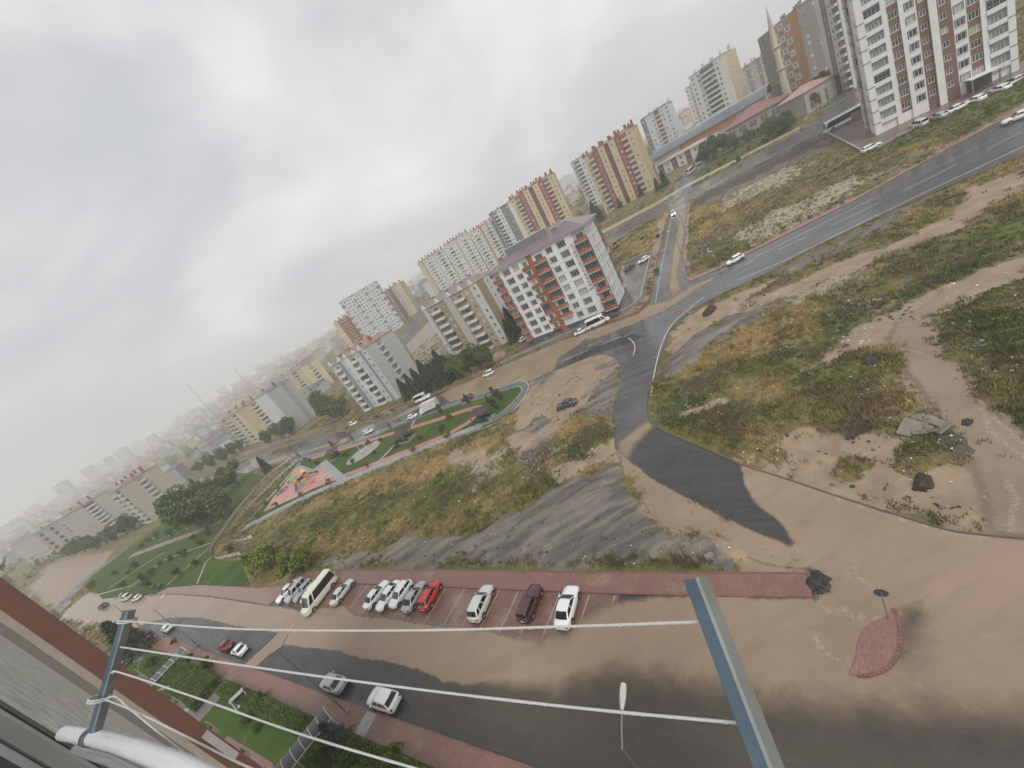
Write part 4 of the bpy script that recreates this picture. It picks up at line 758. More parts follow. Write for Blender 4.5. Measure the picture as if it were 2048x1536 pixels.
for f in range(1, 9):    # thin grey string courses between storeys
    for sd, Wd in (('F', B.W), ('R', B.D)): 
        if f < 8: B.wbox(SGR, B.M(sd), 3.6 if sd == 'F' else 0.1, Wd-3.9 if sd == 'F' else Wd-3.8, z0+f*fh-0.05, z0+f*fh+0.03, -0.03, -0.004, 'string_course') if sd == 'R' else None
for f in range(1, 8):
    for a, b in ((2.75, 10.35), (18.9, 28.1)): B.wbox(SGR, B.M('F'), a, b, z0+f*fh-0.04, z0+f*fh+0.03, -0.03, -0.004, 'string_course')
B.wbox(PLI, B.M('F', 0.03), 0, B.W+0.03, -1, z0-0.05, -0.02, 0.01, 'plinth'); B.wbox(PLI, B.M('R', 0.03), 0, B.D, -1, z0-0.05, -0.02, 0.01, 'plinth')
for x in (2.2, 6.5, 10.8, 14.8, 19.2, 22.8, 27.0, 30.0): B.win(B.M('F', 0.06), x, 0.5, 1.0, 0.7, 2, M_PVC, M_GL)
zt_ = z0+8*fh+0.35; B.slab(WH, zt_, zt_+0.22, 0.55); B.hip(M_PROOF, zt_+0.225, 0.75, 3.6, 7.0)
for x, w in ((7.2, 2.6), (9.6, 2.2), (12.0, 2.6), (14.6, 2.4), (17.0, 2.4), (19.0, 1.7)): B.chimney(x, B.D*0.33+0.15*(w-2), zt_+1.2, w, 2.0 if w > 2 else 1.6, 3.1, M_MET, M_PVC)
for x, y in ((3.0, 4.5), (22.8, 4.0), (25.6, 6.0)): B.chimney(x, y, zt_+1.0, 1.2, 1.0, 2.2, M_MET, M_PVC)
# the name of the block, one letter under another, as on the wall
fy = 'SİMETRİYAŞAM'; lx = 26.95
for i, ch in enumerate(list(fy)+['APT']):
    cu = bpy.data.curves.new('letter', 'FONT'); cu.body = ch; cu.size = 1.05 if ch != 'APT' else 0.95; cu.align_x = 'CENTER'; cu.extrude = 0.03; cu.materials.append(M_DGF)
    co = bpy.data.objects.new('letter_curve', cu); COL.objects.link(co); lme = bpy.data.meshes.new_from_object(co); lme.name = 'letter'; bpy.data.objects.remove(co); lme.materials.clear(); lme.materials.append(M_DGF)
    o = obj('letter', lme, None, B.root, B.M('F', 0.04) @ Matrix.Translation((lx, 0, 22.3-i*1.12)) @ Matrix.Rotation(math.pi/2, 4, 'X'))
for f in range(8): B.wbox(M_DGF, B.M('F'), 27.7, 28.05, z0+f*fh+2.1, z0+f*fh+2.4, -0.05, 0.0, 'vent'); B.wbox(M_DGF, B.M('F'), 3.1, 3.35, z0+f*fh+1.9, z0+f*fh+2.15, -0.05, 0.0, 'vent')
B.done()
# ---- beige block with the white lattice stair strip
BEI = wallm('beige_render', (0.40, 0.325, 0.235)); BRN = wallm('brown_render', (0.33, 0.255, 0.175)); PW = wallm('pale_render', (0.56, 0.575, 0.53)); CRM = wallm('cream_parapet', (0.62, 0.62, 0.56))
B = Bld('apartment_block', 'beige and brown eight storey block with white curved balconies and a lattice stair strip', 'building', G((912, 726)), G((1019, 684)), DA(G((912, 726)), G((1019, 684)), (985, 535)))
sm = dict(ww=1.2, wh=1.3, sill=1.0, n=2)
cols = [C(1.6, PW, 'w', ww=0.7, wh=1.2, n=1), C(2.0, BEI, 'w', ww=0.9, wh=1.2, n=1), C(4.6, BEI, 'b', par=CRM, d=1.3, st='curve', glzf=(2, 3, 6), back=BEI), C(3.4, BRN, 'w', **sm), C(2.7, CRM), C(1.7, BEI, 'w', ww=0.8, wh=1.2, n=1), C(4.6, BEI, 'b', par=CRM, d=1.3, st='curve', glzf=(0, 1), back=BEI), C(3.4, BEI, 'w', **sm), C(3.3, PW, 'w', **sm)]
B.facade('F', 8, 2.98, 0.9, 0.4, cols)
tw = sum(c['w'] for c in cols); k = B.W/tw; xa = 11.6*k; xb = 14.3*k; Mx = B.M('F')
LAT = pm('lattice_gap', (0.30, 0.29, 0.27), 0.5, 0.1); B.wbox(LAT, Mx, xa+0.2, xb-0.2, 3.2, 24.6, -0.06, 0.0, 'stair_strip')
mb = MB()
for i in range(4): mb.box((xa+0.3+(xb-xa-0.6)*i/3, -0.11, 13.9), (0.16, 0.1, 21.6), Mx)
for i in range(40): mb.box(((xa+xb)/2, -0.105, 3.3+i*0.54), (xb-xa-0.35, 0.08, 0.2), Mx)
obj('lattice', mb, [CRM], B.root)
B.facade('R', 8, 2.98, 0.9, 0.4, [C(5.5, BRN), C(5, PW, 'w', ww=0.9, wh=1.0, n=1, skip=(0,)), C(5, PW, 'b', par=CRM, d=0.9, back=BEI)]); B.facade('L', 8, 2.98, 0.9, 0.4, [C(4, BRN), C(4, PW, 'w', **sm), C(4, BRN)]); B.facade('B', 8, 2.98, 0.9, 0.4, [C(1, BRN)])
zt_ = 0.9+8*2.98+0.4; B.slab(PW, zt_, zt_+0.15, 0.25); B.hip(M_PROOF, zt_+0.155, 0.2, 2.6)
for x0_ in (0.8, 9.0, 15.6, 22.0, 27.4):
    gb = MB(); gb.add([(x0_-1.3, -0.3, zt_), (x0_+1.3, -0.3, zt_), (x0_, -0.3, zt_+1.9), (x0_-1.3, 0.2, zt_), (x0_+1.3, 0.2, zt_), (x0_, 0.2, zt_+1.9)], [(0, 1, 2), (4, 3, 5), (1, 4, 5, 2), (3, 0, 2, 5)]); obj('gable', gb, [CRM], B.root)
for i in range(9): B.chimney(4+i*2.7, 5+(i % 3)*2.8, zt_+0.9, 0.9+0.5*(i % 2), 0.8, 1.7+0.5*(i % 3), [M_MET, M_RTILE, PW][i % 3], M_PVC)
B.wbox(M_RTILE, Mx, xa-0.6, xb+0.6, 2.7, 2.9, -2.2, 0, 'porch'); B.done()
# ---- grey block with blue stripes
GRY = wallm('grey_render', (0.40, 0.41, 0.41)); LGR = wallm('light_grey_render', (0.50, 0.51, 0.50)); BLG = wallm('blue_grey_render', (0.22, 0.25, 0.285))
B = Bld('apartment_block', 'grey eight storey block with blue grey stripes, cream balconies and red roof', 'building', G((730, 826)), G((800, 796)), DA(G((730, 826)), G((800, 796)), (782, 656)))
cols = [C(1.6, GRY), C(3.8, GRY, 'b', par=CRM, d=1.2, st='curve', glz=0.2, back=LGR), C(2.2, BLG), C(2.4, LGR, 'w', ww=1.1, wh=1.2), C(2.2, CRM), C(3.8, GRY, 'b', par=CRM, d=1.2, st='curve', glz=0.35, back=LGR), C(3.0, LGR, 'w', ww=1.1, wh=1.2), C(1.6, BLG), C(2.6, LGR, 'w', ww=1.1, wh=1.2)]
B.facade('F', 8, 3.0, 0.8, 0.5, cols); k = B.W/sum(c['w'] for c in cols); xa = 12.2*k; xb = 14.4*k
mb = MB()
for i in range(42): mb.box(((xa+xb)/2, -0.05, 3+i*0.52), (xb-xa-0.2, 0.1, 0.16), B.M('F'))
obj('lattice', mb, [pm('lattice_tan', (0.5, 0.47, 0.38), 0.5, 0.1)], B.root)
B.facade('R', 8, 3.0, 0.8, 0.5, [C(9, LGR), C(4, GRY, 'b', par=CRM, d=0.5, glz=0.2, back=GRY), C(13, LGR)]); B.facade('L', 8, 3.0, 0.8, 0.5, [C(6, GRY), C(4, GRY, 'w', ww=1.2), C(6, GRY)]); B.facade('B', 8, 3.0, 0.8, 0.5, [C(1, GRY)])
for i in range(1, 8): B.wbox(BLG, B.M('R'), 0, B.D*9/26, 0.8+i*3.0-0.04, 0.8+i*3.0+0.04, -0.02, -0.003, 'joint'); B.wbox(BLG, B.M('R'), B.D*13/26, B.D, 0.8+i*3.0-0.04, 0.8+i*3.0+0.04, -0.02, -0.003, 'joint')
zt_ = 0.8+24+0.5; B.slab(GRY, zt_, zt_+0.15, 0.25); B.hip(M_RTILE, zt_+0.155, 0.2, 2.6)
for x0_ in (0.8, 7.0, 11.0, 16.5, 20.5):
    gb = MB(); gb.add([(x0_-1.1, -0.3, zt_), (x0_+1.1, -0.3, zt_), (x0_, -0.3, zt_+2.0), (x0_-1.1, 0.2, zt_), (x0_+1.1, 0.2, zt_), (x0_, 0.2, zt_+2.0)], [(0, 1, 2), (4, 3, 5), (1, 4, 5, 2), (3, 0, 2, 5)]); obj('gable', gb, [CRM], B.root)
for i in range(8): B.chimney(3+i*2.3, 6+(i % 3)*4, zt_+0.8, 1.0, 0.8, 1.6+0.5*(i % 3), M_RTILE, M_PVC)
B.done()
# ---- generic blocks
def block(label, FL, FR, D, floors, fh, z0, top, cf, cr, cl, roof, rise=2.2, nch=6, chm=None, name='apartment_block', group=None, topz=None, gab=None, cornice=None):
    B = Bld(name, label, 'building', FL, FR, D, group=group)
    if topz is not None: fh = (topz-B.z0-z0-top)/floors
    B.facade('F', floors, fh, z0, top, cf); B.facade('R', floors, fh, z0, top, cr); B.facade('L', floors, fh, z0, top, cl); B.facade('B', floors, fh, z0, top, [C(1, cf[0]['m'])])
    for sd in 'FRLB': B.wq(cf[0]['m'], B.M(sd), 0, B.W if sd in 'FB' else B.D, -2.5, 0)
    zt_ = z0+floors*fh+top; B.slab(cornice or cf[0]['m'], zt_, zt_+0.2, 0.25)
    if rise > 0: B.hip(roof, zt_+0.205, 0.3, rise)
    else: B.slab(roof, zt_+0.205, zt_+0.6, -0.4, 'roof')
    for i in range(nch): B.chimney(B.W*(i+0.6)/nch, B.D*(0.3+0.2*(i % 3)), zt_+0.3, 1.0+0.4*(i % 2), 0.9, 1.5+rise*0.6+0.5*(i % 3), chm or roof, M_PVC if i % 2 else None)
    for x0_ in (gab or ()):
        x0_ *= B.W; gb = MB(); gb.add([(x0_-1.5, -0.3, zt_), (x0_+1.5, -0.3, zt_), (x0_, -0.3, zt_+2.6), (x0_-1.5, 0.2, zt_), (x0_+1.5, 0.2, zt_), (x0_, 0.2, zt_+2.6)], [(0, 1, 2), (4, 3, 5), (1, 4, 5, 2), (3, 0, 2, 5)]); obj('gable', gb, [chm or roof], B.root)
    return B
def T(px, h): return G(px, h)
YEL = wallm('yellow_render', (0.50, 0.42, 0.24)); YEL2 = wallm('pale_yellow_render', (0.55, 0.49, 0.33)); w1 = dict(ww=1.2, wh=1.3, sill=0.95); 
def ypat(a, b): return [C(2.4, a, 'b', par=b, d=1.0, glz=0.4, back=b), C(2.6, a, 'w', **w1), C(3.2, b, 'b', par=CRM, d=1.0, glz=0.4, back=a), C(2.2, a, 'w', **w1), C(2.4, a, 'w', **w1)]
def yside(a): return [C(7, a), C(4, a, 'b', par=CRM, d=0.6, glz=0.3, back=a), C(7, a)]
block('yellow apartment block with red roof beside the far end of the road', (-202.2, 303.5), (-171.2, 274.6), DA((-202.2, 303.5), (-171.2, 274.6), (527, 784)), 8, 3.05, 1.0, 0.8, ypat(YEL, YEL2)+ypat(YEL2, YEL)[1:], yside(YEL), ypat(YEL, YEL2), M_RTILE, 2.0, 7).done()
block('pale yellow block with red roof behind the green trees and red wall', T((555, 760), 26), T((600, 736), 26), DA(T((555, 760), 26), T((600, 736), 26), (632, 715)), 8, 3.05, 0.8, 0.8, ypat(YEL2, YEL)+ypat(YEL2, YEL)[1:], yside(YEL2), ypat(YEL2, YEL), M_RTILE, 2.0, 7).done()
block('plain grey slab block standing behind the yellow block', T((508, 800), 28), T((532, 786), 28), 22, 9, 3.0, 0.5, 0.5, [C(1, LGR)], [C(8, LGR), C(3, GRY, 'w', **w1), C(3, LGR)], [C(1, LGR)], M_SLATE, 1.5, 2).done()
block('blue grey six storey block with red roof at the misty end of the road', T((342, 876), 21), T((382, 851), 21), 20, 6, 3.1, 1.0, 0.8, [C(3, BLG, 'w', **w1), C(4, LGR, 'b', par=PW, d=1.0, back=LGR), C(3, BLG), C(4, LGR, 'b', par=PW, d=1.0, back=LGR), C(3, BLG, 'w', **w1)], [C(5, BLG), C(4, LGR, 'b', par=PW, d=0.9, back=LGR), C(8, BLG)], [C(1, BLG)], M_RTILE, 2.0, 5).done()
CRG = wallm('cream_grey_render', (0.43, 0.39, 0.31)); STG = wallm('stone_grey_render', (0.40, 0.385, 0.36))
lb = dict(par=PW, d=0.7, glz=0.3)
block('cream grey block with red roof parts beside the round green tree', (-231.3, 228.5), (-209.4, 212.7), DA((-231.3, 228.5), (-209.4, 212.7), (305, 922)), 8, 2.95, 0.8, 0.6, [C(3, CRG, 'w', **w1), C(4, CRG, 'b', back=CRG, **lb), C(3, CRG, 'w', **w1), C(3, CRG, 'b', back=CRG, **lb)], [C(13, CRG), C(6, CRG, 'b', back=STG, **lb), C(13, CRG)], [C(1, CRG)], M_RTILE, 1.8, 6).done()
block('stone grey block between the cream block and the long low office', (-318, 278), (-300, 262), DA((-318, 278), (-300, 262), (206, 980)), 8, 2.95, 0.8, 0.6, [C(2, BRN), C(5, STG, 'b', back=STG, **lb), C(4, STG, 'w', **w1)], [C(14, STG), C(7, STG, 'b', back=STG, **lb), C(9, STG)], [C(1, STG)], M_RTILE, 1.8, 6).done()
cw = dict(ww=2.3, wh=2.6, sill=0.8, n=2, mixg=(1, 0, 0))
block('long grey public building with rows of tall windows at the misty left', (-452, 352), (-366, 300), 18, 5, 4.4, 0.8, 0.8, [C(3.2, STG, 'w', nw=1, **cw) for _ in range(18)], [C(4, STG, 'w', **cw), C(4, STG, 'w', **cw), C(4, STG)], [C(1, STG)], M_SLATE, 0, 2, name='public_building').done()
# towers: top pixels at a distance
RED = wallm('red_render', (0.27, 0.075, 0.055)); MAR = wallm('maroon_render', (0.155, 0.06, 0.06)); YLL = wallm('yellow_cream_render', (0.54, 0.45, 0.27)); TAN = wallm('tan_panel_render', (0.50, 0.38, 0.235))
w2 = dict(ww=1.1, wh=1.3, sill=0.9)
def rypat(): return [C(2.6, YLL, 'w', **w2), C(2.6, YLL, 'b', par=YLL, d=1.0, glz=0.45, back=RED), C(3.0, RED, 'w', **w2, out=0.3), C(3.0, YLL, 'w', **w2, out=0.7), C(2.4, MAR), C(3.0, YLL, 'w', **w2, out=0.7), C(3.0, RED, 'w', **w2, out=0.3), C(2.6, YLL, 'b', par=YLL, d=1.0, glz=0.45, back=RED), C(3.2, YLL, 'w', **w2)]
def tower(label, pL, dL, pR, dR, D, cf, cr, cl, roof, rise, nch, chm, z0=0.8, group=None, gab=None, fhn=2.95):
    a = AT(pL, dL); b = AT(pR, dR); tz = (a[2]+b[2])/2; base = min(float(hgt(a[0], a[1])), float(hgt(b[0], b[1]))); fl = max(3, round((tz-base-z0-0.8)/fhn))
    return block(label, a, b, D, fl, fhn, z0, 0.8, cf, cr, cl, roof, rise, nch, chm, 'apartment_tower', group, tz, gab)
B = tower('red and yellow tower with maroon stair strip, nearer the road junction', (1166, 318), 266, (1262, 252), 257, 13, rypat(), [C(2.6, TAN), C(2.6, TAN), C(2.6, TAN)], [C(2, YLL), C(2, YLL, 'w', **w2), C(2, YLL)], M_RTILE, 1.5, 9, RED, gab=(0.03, 0.28, 0.4, 0.6, 0.72, 0.97))
for f in range(1, 12): B.wbox(BRN, B.M('R'), 0.1, B.D-0.1, f*2.95+0.7, f*2.95+0.85, -0.06, -0.003, 'joint')
B.done()
B = tower('red and yellow tower with maroon stair strip, behind the white block', (1021, 405), 292, (1103, 341), 287, 14, rypat(), [C(2.6, TAN), C(2.6, TAN), C(2.6, TAN)], [C(2, YLL), C(2, YLL, 'w', **w2), C(2, YLL)], M_RTILE, 1.5, 9, RED, gab=(0.03, 0.28, 0.4, 0.6, 0.72, 0.97))
for f in range(1, 12): B.wbox(BRN, B.M('R'), 0.1, B.D-0.1, f*2.95+0.7, f*2.95+0.85, -0.06, -0.003, 'joint')
B.done()
DKG = wallm('dark_grey_render', (0.15, 0.15, 0.155)); GW = wallm('grey_white_render', (0.55, 0.565, 0.57))
w3 = dict(ww=1.3, wh=1.35, sill=0.9)
tower('grey and white striped tower behind the white block', (977, 428), 345, (1023, 403), 345, 16, [C(2.5, DKG, 'w', **w3), C(2.6, GW, 'b', par=PW, d=0.9, back=DKG), C(3, GW, 'w', **w3), C(2.6, DKG, 'w', nw=1, **w3), C(2.6, DKG, 'w', **w3), C(3, GW)], [C(4, GW), C(3, GW, 'w', **w3)], [C(4, GW), C(3, GW, 'w', **w3)], M_SLATE, 0, 4, GW).done()
tower('white tower with dark balcony glazing left of the red and yellow tower', (1141, 327), 335, (1172, 308), 335, 14, [C(2, SGR, 'w', **w3), C(3, GW, 'b', par=GW, d=0.9, glz=0.95, back=GW), C(3, GW, 'w', **w3), C(2, GW)], [C(4, GW)], [C(4, GW)], M_SLATE, 0, 4, GW).done()
def rowpat(a, b): return [C(2.6, a, 'w', **w3), C(2.8, a, 'b', par=PW, d=0.8, glz=0.3, back=a), C(2.6, a, 'w', **w3), C(2.4, b), C(2.6, a, 'w', **w3), C(2.8, a, 'b', par=PW, d=0.8, glz=0.3, back=a), C(2.6, a, 'w', **w3)]
tower('long pale tower block with grey stripe at the left end of the row', (836, 530), 352, (884, 496), 350, 15, [C(3.5, CRG), C(1.5, BRN)]+rowpat(PW, SGR), [C(4, PW)], [C(4, CRG)], M_RTILE, 1.5, 8, RED).done()
tower('long pale tower block with brown stripe in the middle of the row', (886, 494), 352, (934, 464), 350, 15, rowpat(PW, STG), [C(4, PW)], [C(4, PW)], M_RTILE, 1.5, 8, RED).done()
tower('pale tower block with red and yellow end at the right of the row', (936, 463), 352, (984, 446), 350, 17, rowpat(PW, BRN), [C(2, YLL, 'w', **w3), C(2.6, RED), C(2, YLL, 'w', **w3), C(2.4, RED)], [C(4, PW)], M_RTILE, 1.5, 8, RED).done()
CHK = wallm('brown_check_render', (0.20, 0.13, 0.10)); w4 = dict(ww=1.4, wh=1.5, sill=0.8, sur=M_GFR)
B = tower('white patterned tower with dark window frames and glazed top floor', (678, 606), 400, (752, 563), 396, 20, [C(2.4, GW, 'w', **w4) if i % 4 else C(2.4, CHK, 'w', alt=GW, **w3) for i in range(13)], [C(3, GW, 'w', **w4) for _ in range(5)], [C(3, GW, 'w', **w4)]*3, M_SLATE, 1.0, 5, GW)
B.done()
tower('beige tower with brown stripe right of the patterned white tower', (764, 582), 425, (800, 568), 418, 16, [C(2.6, CRG, 'w', **w3), C(2.4, CHK), C(2.6, CRG, 'w', **w3), C(2.6, YLL, 'w', **w3)], [C(3, CRG, 'w', **w3)]*3, [C(3, CRG)], M_RTILE, 1.0, 5, RED).done()
tower('small red and yellow tower left of the patterned white tower', (666, 648), 430, (698, 629), 425, 16, [C(2.6, YLL, 'w', **w3), C(2.6, RED, 'w', **w3), C(2.6, YLL, 'b', par=YLL, d=0.9, back=RED), C(2.6, RED)], [C(3, YLL, 'w', **w3)]*3, [C(3, YLL)], M_RTILE, 1.0, 5, RED).done()
tower('pale tower with brown stripe between the red tower and the hall roof', (1281, 244), 365, (1334, 203), 360, 15, [C(2.4, DKG, 'w', **w3), C(2.6, GW, 'w', **w3), C(2.6, GW, 'w', **w3), C(2.6, CHK, 'b', par=YLL, d=0.8, back=CHK), C(2.6, GW, 'w', **w3), C(2.6, GW, 'w', **w3)], [C(3, GW, 'w', **w3)]*3, [C(3, GW)], M_SLATE, 0, 6, GW).done()
tower('tall cream tower with brown checks above the long hall', (1377, 155), 330, (1448, 107), 322, 18, [C(2.4, CRM, 'w', **w3), C(2.4, CRM, 'w', **w3), C(2.8, STG, 'b', par=CRM, d=0.9, glz=0.6, back=CHK), C(2.8, STG, 'b', par=CRM, d=0.9, glz=0.6, back=CHK), C(2.4, CRM, 'w', **w3), C(2.4, CRM)], [C(3, YLL, 'w', **w3)]*4, [C(3, CRM)], M_SLATE, 1.2, 6, GW).done()
tower('cream tower half hidden behind the tall cream tower', (1369, 180), 400, (1392, 166), 400, 16, [C(2.4, CRM, 'w', **w3), C(2.4, STG, 'w', **w3), C(2.4, CRM, 'w', **w3)], [C(3, CRM)], [C(3, CRM)], M_SLATE, 1.2, 3, GW).done()
tower('brownish tower in mist behind the hall, left of the minaret', (1468, 142), 455, (1534, 112), 450, 18, [C(2.4, CHK, 'w', **w3) if i % 3 == 0 else C(2.4, STG, 'w', **w3) for i in range(9)], [C(3, STG, 'w', **w3)]*3, [C(3, STG)], M_SLATE, 1.2, 6, STG).done()
ORW = wallm('orange_yellow_render', (0.46, 0.21, 0.06)); BRG = wallm('brown_grey_render', (0.20, 0.175, 0.155))
w5 = dict(ww=1.6, wh=1.5, sill=0.8)
tower('orange, white and brown tower behind the minaret', (1513, 72), 335, (1594, 26), 300, 20, [C(3, BRG, 'w', **w3), C(2.6, BRG, 'w', **w3), C(1.4, ORW), C(2.8, GW, 'w', alt=ORW, mixg=(6, 1, 1), **w5), C(2.8, ORW, 'w', alt=GW, mixg=(6, 1, 1), **w5), C(2.8, GW, 'w', alt=ORW, **w5), C(3.6, ORW, 'w', **w3)], [C(3, BRG, 'w', **w3), C(3, BRG, 'w', **w3), C(3, BRG, 'b', par=BRG, d=0.8, back=BRG), C(3, BRG, 'w', **w3)], [C(3, BRG)], M_SLATE, 1.5, 8, BRG).done()
PUR = wallm('mauve_render', (0.36, 0.30, 0.31))
tower('white tower with brown panels between the orange and the tall white towers', (1612, -70), 250, (1655, -95), 236, 20, [C(2, GW), C(2.2, CHK, 'w', **w3), C(2, GW, 'w', **w3), C(2.4, PUR, 'b', par=GW, d=0.9, back=PUR)], [C(3, GW, 'w', **w3)]*3, [C(3, GW)], M_SLATE, 1.5, 4, GW).done()
# ---- tall white tower at the upper right
BRW = wallm('brown_window_render', (0.19, 0.105, 0.072)); ww_ = wallm('tower_white_render', (0.72, 0.72, 0.70), 0.05, 0.2)
a = G((1752, 271)); b = a[:2]+np.array([0.7507, -0.6606])*24.8
B = Bld('apartment_tower', 'tall white tower with brown window stripes and dark balcony trims above the red yard', 'building', a, b, 14)
fh = 3.0; wB = dict(ww=1.7, wh=1.5, sill=0.85, n=3, pm=ww_); wG = dict(ww=1.35, wh=1.5, sill=0.8, n=2, sur=M_GFR)
cols = [C(1.6, ww_, out=0.5), C(3.6, ww_, 'b', par=ww_, d=0.45, ph=0.9, back=SGR, glzf=(3, 8, 12)), C(1.1, ww_, out=0.35), C(2.3, BRW, 'w', **wB), C(0.9, ww_, out=0.3), C(2.5, ww_, 'w', **wG), C(2.1, BRW, 'w', ww=1.1, wh=1.3, n=2, pm=BRW), C(1.5, ww_, out=0.6), C(2.1, BRW, 'w', ww=1.1, wh=1.3, n=2), C(0.6, BRW), C(2.5, ww_, 'w', **wG), C(2.3, BRW, 'w', **wB), C(1.0, ww_, out=0.3), C(3.4, ww_, 'b', par=ww_, d=0.45, ph=0.9, back=SGR, glzf=(4, 9)), C(1.3, ww_, out=0.5)]
B.facade('F', 14, fh, 2.4, 0.8, cols, True)
B.facade('L', 14, fh, 2.4, 0.8, [C(2.6, ww_, 'w', ww=0.9, wh=1.5, n=1, mixg=(6, 1, 0)), C(1.2, YLL), C(2.4, PUR, 'b', par=PUR, d=0.4, back=PUR, glz=0.2), C(1.2, YLL), C(2.2, ww_, 'w', ww=0.7, wh=1.9, sill=0.5, n=1, mixg=(6, 1, 0)), C(2.2, ww_)], False)
B.facade('R', 14, fh, 2.4, 0.8, [C(3, ww_, 'w', **wG), C(4, BRW, 'w', **wB), C(4, ww_, 'w', **wG), C(3, ww_)]); B.facade('B', 14, fh, 2.4, 0.8, [C(1, ww_)])
for sd in 'FRLB': B.wq(ww_, B.M(sd), 0, B.W if sd in 'FB' else B.D, -2.5, 0)
k = B.W/sum(c['w'] for c in cols)
for f in range(14):     # dark L-shaped trims wrapping the outer corner piers
    z = 2.4+f*fh
    if f % 5 == 4: continue
    B.wbox(M_GFR, B.M('F', 0.5), 0.0, 1.6*k, z+0.35, z+0.52, -0.06, -0.003, 'trim'); B.wbox(M_GFR, B.M('F', 0.5), B.W-1.3*k, B.W, z+0.35, z+0.52, -0.06, -0.003, 'trim')
    B.wbox(M_GFR, B.M('L'), B.D-1.9, B.D+0.5, z+0.35, z+0.52, -0.06, -0.003, 'trim'); B.wbox(M_GFR, B.M('L'), B.D-2.1, B.D-1.9, z+0.35, z+1.9, -0.06, -0.003, 'trim')
    B.wbox(M_GFR, B.M('L'), 0.0, 1.6, z+0.35, z+0.52, -0.06, -0.003, 'trim')
zt_ = 2.4+14*fh+0.8; B.slab(ww_, zt_, zt_+0.3, 0.4); B.hip(M_SLATE, zt_+0.305, 0.5, 2.5)
mb = MB(); Mx = B.M('F') @ Matrix.Translation((B.W*0.755, 0, 0)); mb.box((0, -2.4, 3.3), (4.6, 4.4, 0.18), Mx, 0)
for xx in (-2.1, 2.1): mb.box((xx, -4.4, 1.6), (0.25, 0.25, 3.3), Mx, 1)
mb.box((0, -0.3, 1.6), (4.0, 0.3, 3.0), Mx, 2); obj('entrance_canopy', mb, [M_PVC, M_MET, M_DGF], B.root)
B.done()
# low wall round the tower yard
def wall_run(px, h, t, m, label, name='low_wall', cat='wall', base=0.0, cap=None, group=None):
    P = poly(px); mb = MB(); strip_mb(mb, P, t, h+base, h+0.4); o = obj(name, mb, m); tag(o, label, cat, group)
    if cap is not None: c = MB(); strip_mb(c, P, t+0.1, h+base+0.07, 0.068); obj('coping', c, cap, o)
    return o
WALLM = pm('rough_wall', (0.24, 0.225, 0.2), 0.7, 0.25, 0.8, bump=0.4, world=True)
wall_run([(1655, 268), (1728, 306), (1757, 297), (2060, 141)], 0.6, 0.3, WALLM, 'low grey wall along the grass edge of the tower yard', cap=M_CONC)
wall_run([(1657, 262), (1735, 228), (1745, 224)], 2.2, 0.35, WALLM, 'rough stone retaining wall between the bus and the tower yard')
wall_run([(1003, 729), (1125, 674), (1207, 643), (1262, 617), (1283, 598), (1292, 560), (1303, 512)], 0.8, 0.25, WALLM, 'low wall curving round the yard of the white block', cap=M_CONC)
wall_run([(1303, 507), (1246, 530)], 0.9, 0.25, WALLM, 'short wall between the white block yard and the green plot', cap=M_CONC)
wall_run([(590, 858), (645, 806)], 2.2, 0.3, M_RTILE, 'red brick boundary wall in front of the pale yellow block', cap=M_CONC)
# ---- mosque with minaret, sports hall, school-like low building
CRS = pm('cream_stone', (0.55, 0.50, 0.38), 0.6, 0.1, 0.6, streak=0.2); g = G((1580, 211))
t_ = thing('minaret', 'slim cream minaret with two ringed balconies and a pointed cone top', 'minaret', tuple(g))
top = H + ray((1522, 15))[2]/np.hypot(*ray((1522, 15))[:2])*np.hypot(g[0], g[1]) - g[2]
def ring(name, r0, r1, z0, z1, n=12, m=CRS): mb = MB(); mb.cyl((0, 0), r0, z0, z1, n, 0, r1); return obj(name, mb, m, t_)
h1 = top
ring('base', 2.1, 1.75, -3, h1*0.09, 8); ring('shaft', 1.75, 1.3, h1*0.09, h1*0.36); ring('shaft', 1.25, 1.2, h1*0.385, h1*0.575); ring('shaft', 1.1, 1.05, h1*0.60, h1*0.76); ring('cone', 1.15, 0.05, h1*0.76, h1*0.985, 12, pm('lead_cone', (0.42, 0.37, 0.30), 0.5, 0.1)); ring('finial', 0.12, 0.05, h1*0.98, h1*1.0, 8)
for zz in (0.36, 0.575):
    mb = MB(); mb.cyl((0, 0), 1.25, h1*zz, h1*(zz+0.012), 12, 0, 1.9); mb.cyl((0, 0), 1.95, h1*(zz+0.012), h1*(zz+0.03), 12); obj('gallery', mb, CRS, t_)
PST = wallm('pink_stone_render', (0.36, 0.31, 0.275), 0.1)
def arch_window(B, Mx, x, z, w, h):
    mb = MB(); n = 6; pts = [(-w/2, 0), (w/2, 0)] + [(w/2*math.cos(a), h-w/2+w/2*math.sin(a)) for a in np.linspace(0, math.pi, n+1)]
    mb.add([(p[0], -0.05, p[1]) for p in pts], [tuple(range(len(pts)))], 0); mb.box((0, -0.07, h/2), (0.08, 0.05, h*0.9), mi=1); mb.box((0, -0.071, h*0.55), (w, 0.05, 0.08), mi=1)
    B.place('window', mb.mesh('window', [M_GL, M_PVC]), Mx @ Matrix.Translation((x, 0, z)))
B = Bld('mosque_building', 'stone building with arched windows and wet red roof beside the minaret', 'mosque', T((1452, 262), 8.5), T((1560, 204), 8.5), 18)
hW = float(T((1505, 233), 8.5)[2])-B.z0
for sd in 'FRLB': B.wq(PST, B.M(sd), 0, B.W if sd in 'FB' else B.D, -3, hW)
for i in range(5):
    for j in (-0.75, 0.75):
        x = B.W*(i+0.5)/5+j
        for z in (1.2, 4.8): arch_window(B, B.M('F'), x, z, 1.1, 2.3)
B.slab(PST, hW, hW+0.3, 0.5); B.hip(M_RTILE, hW+0.305, 0.8, 4.0)
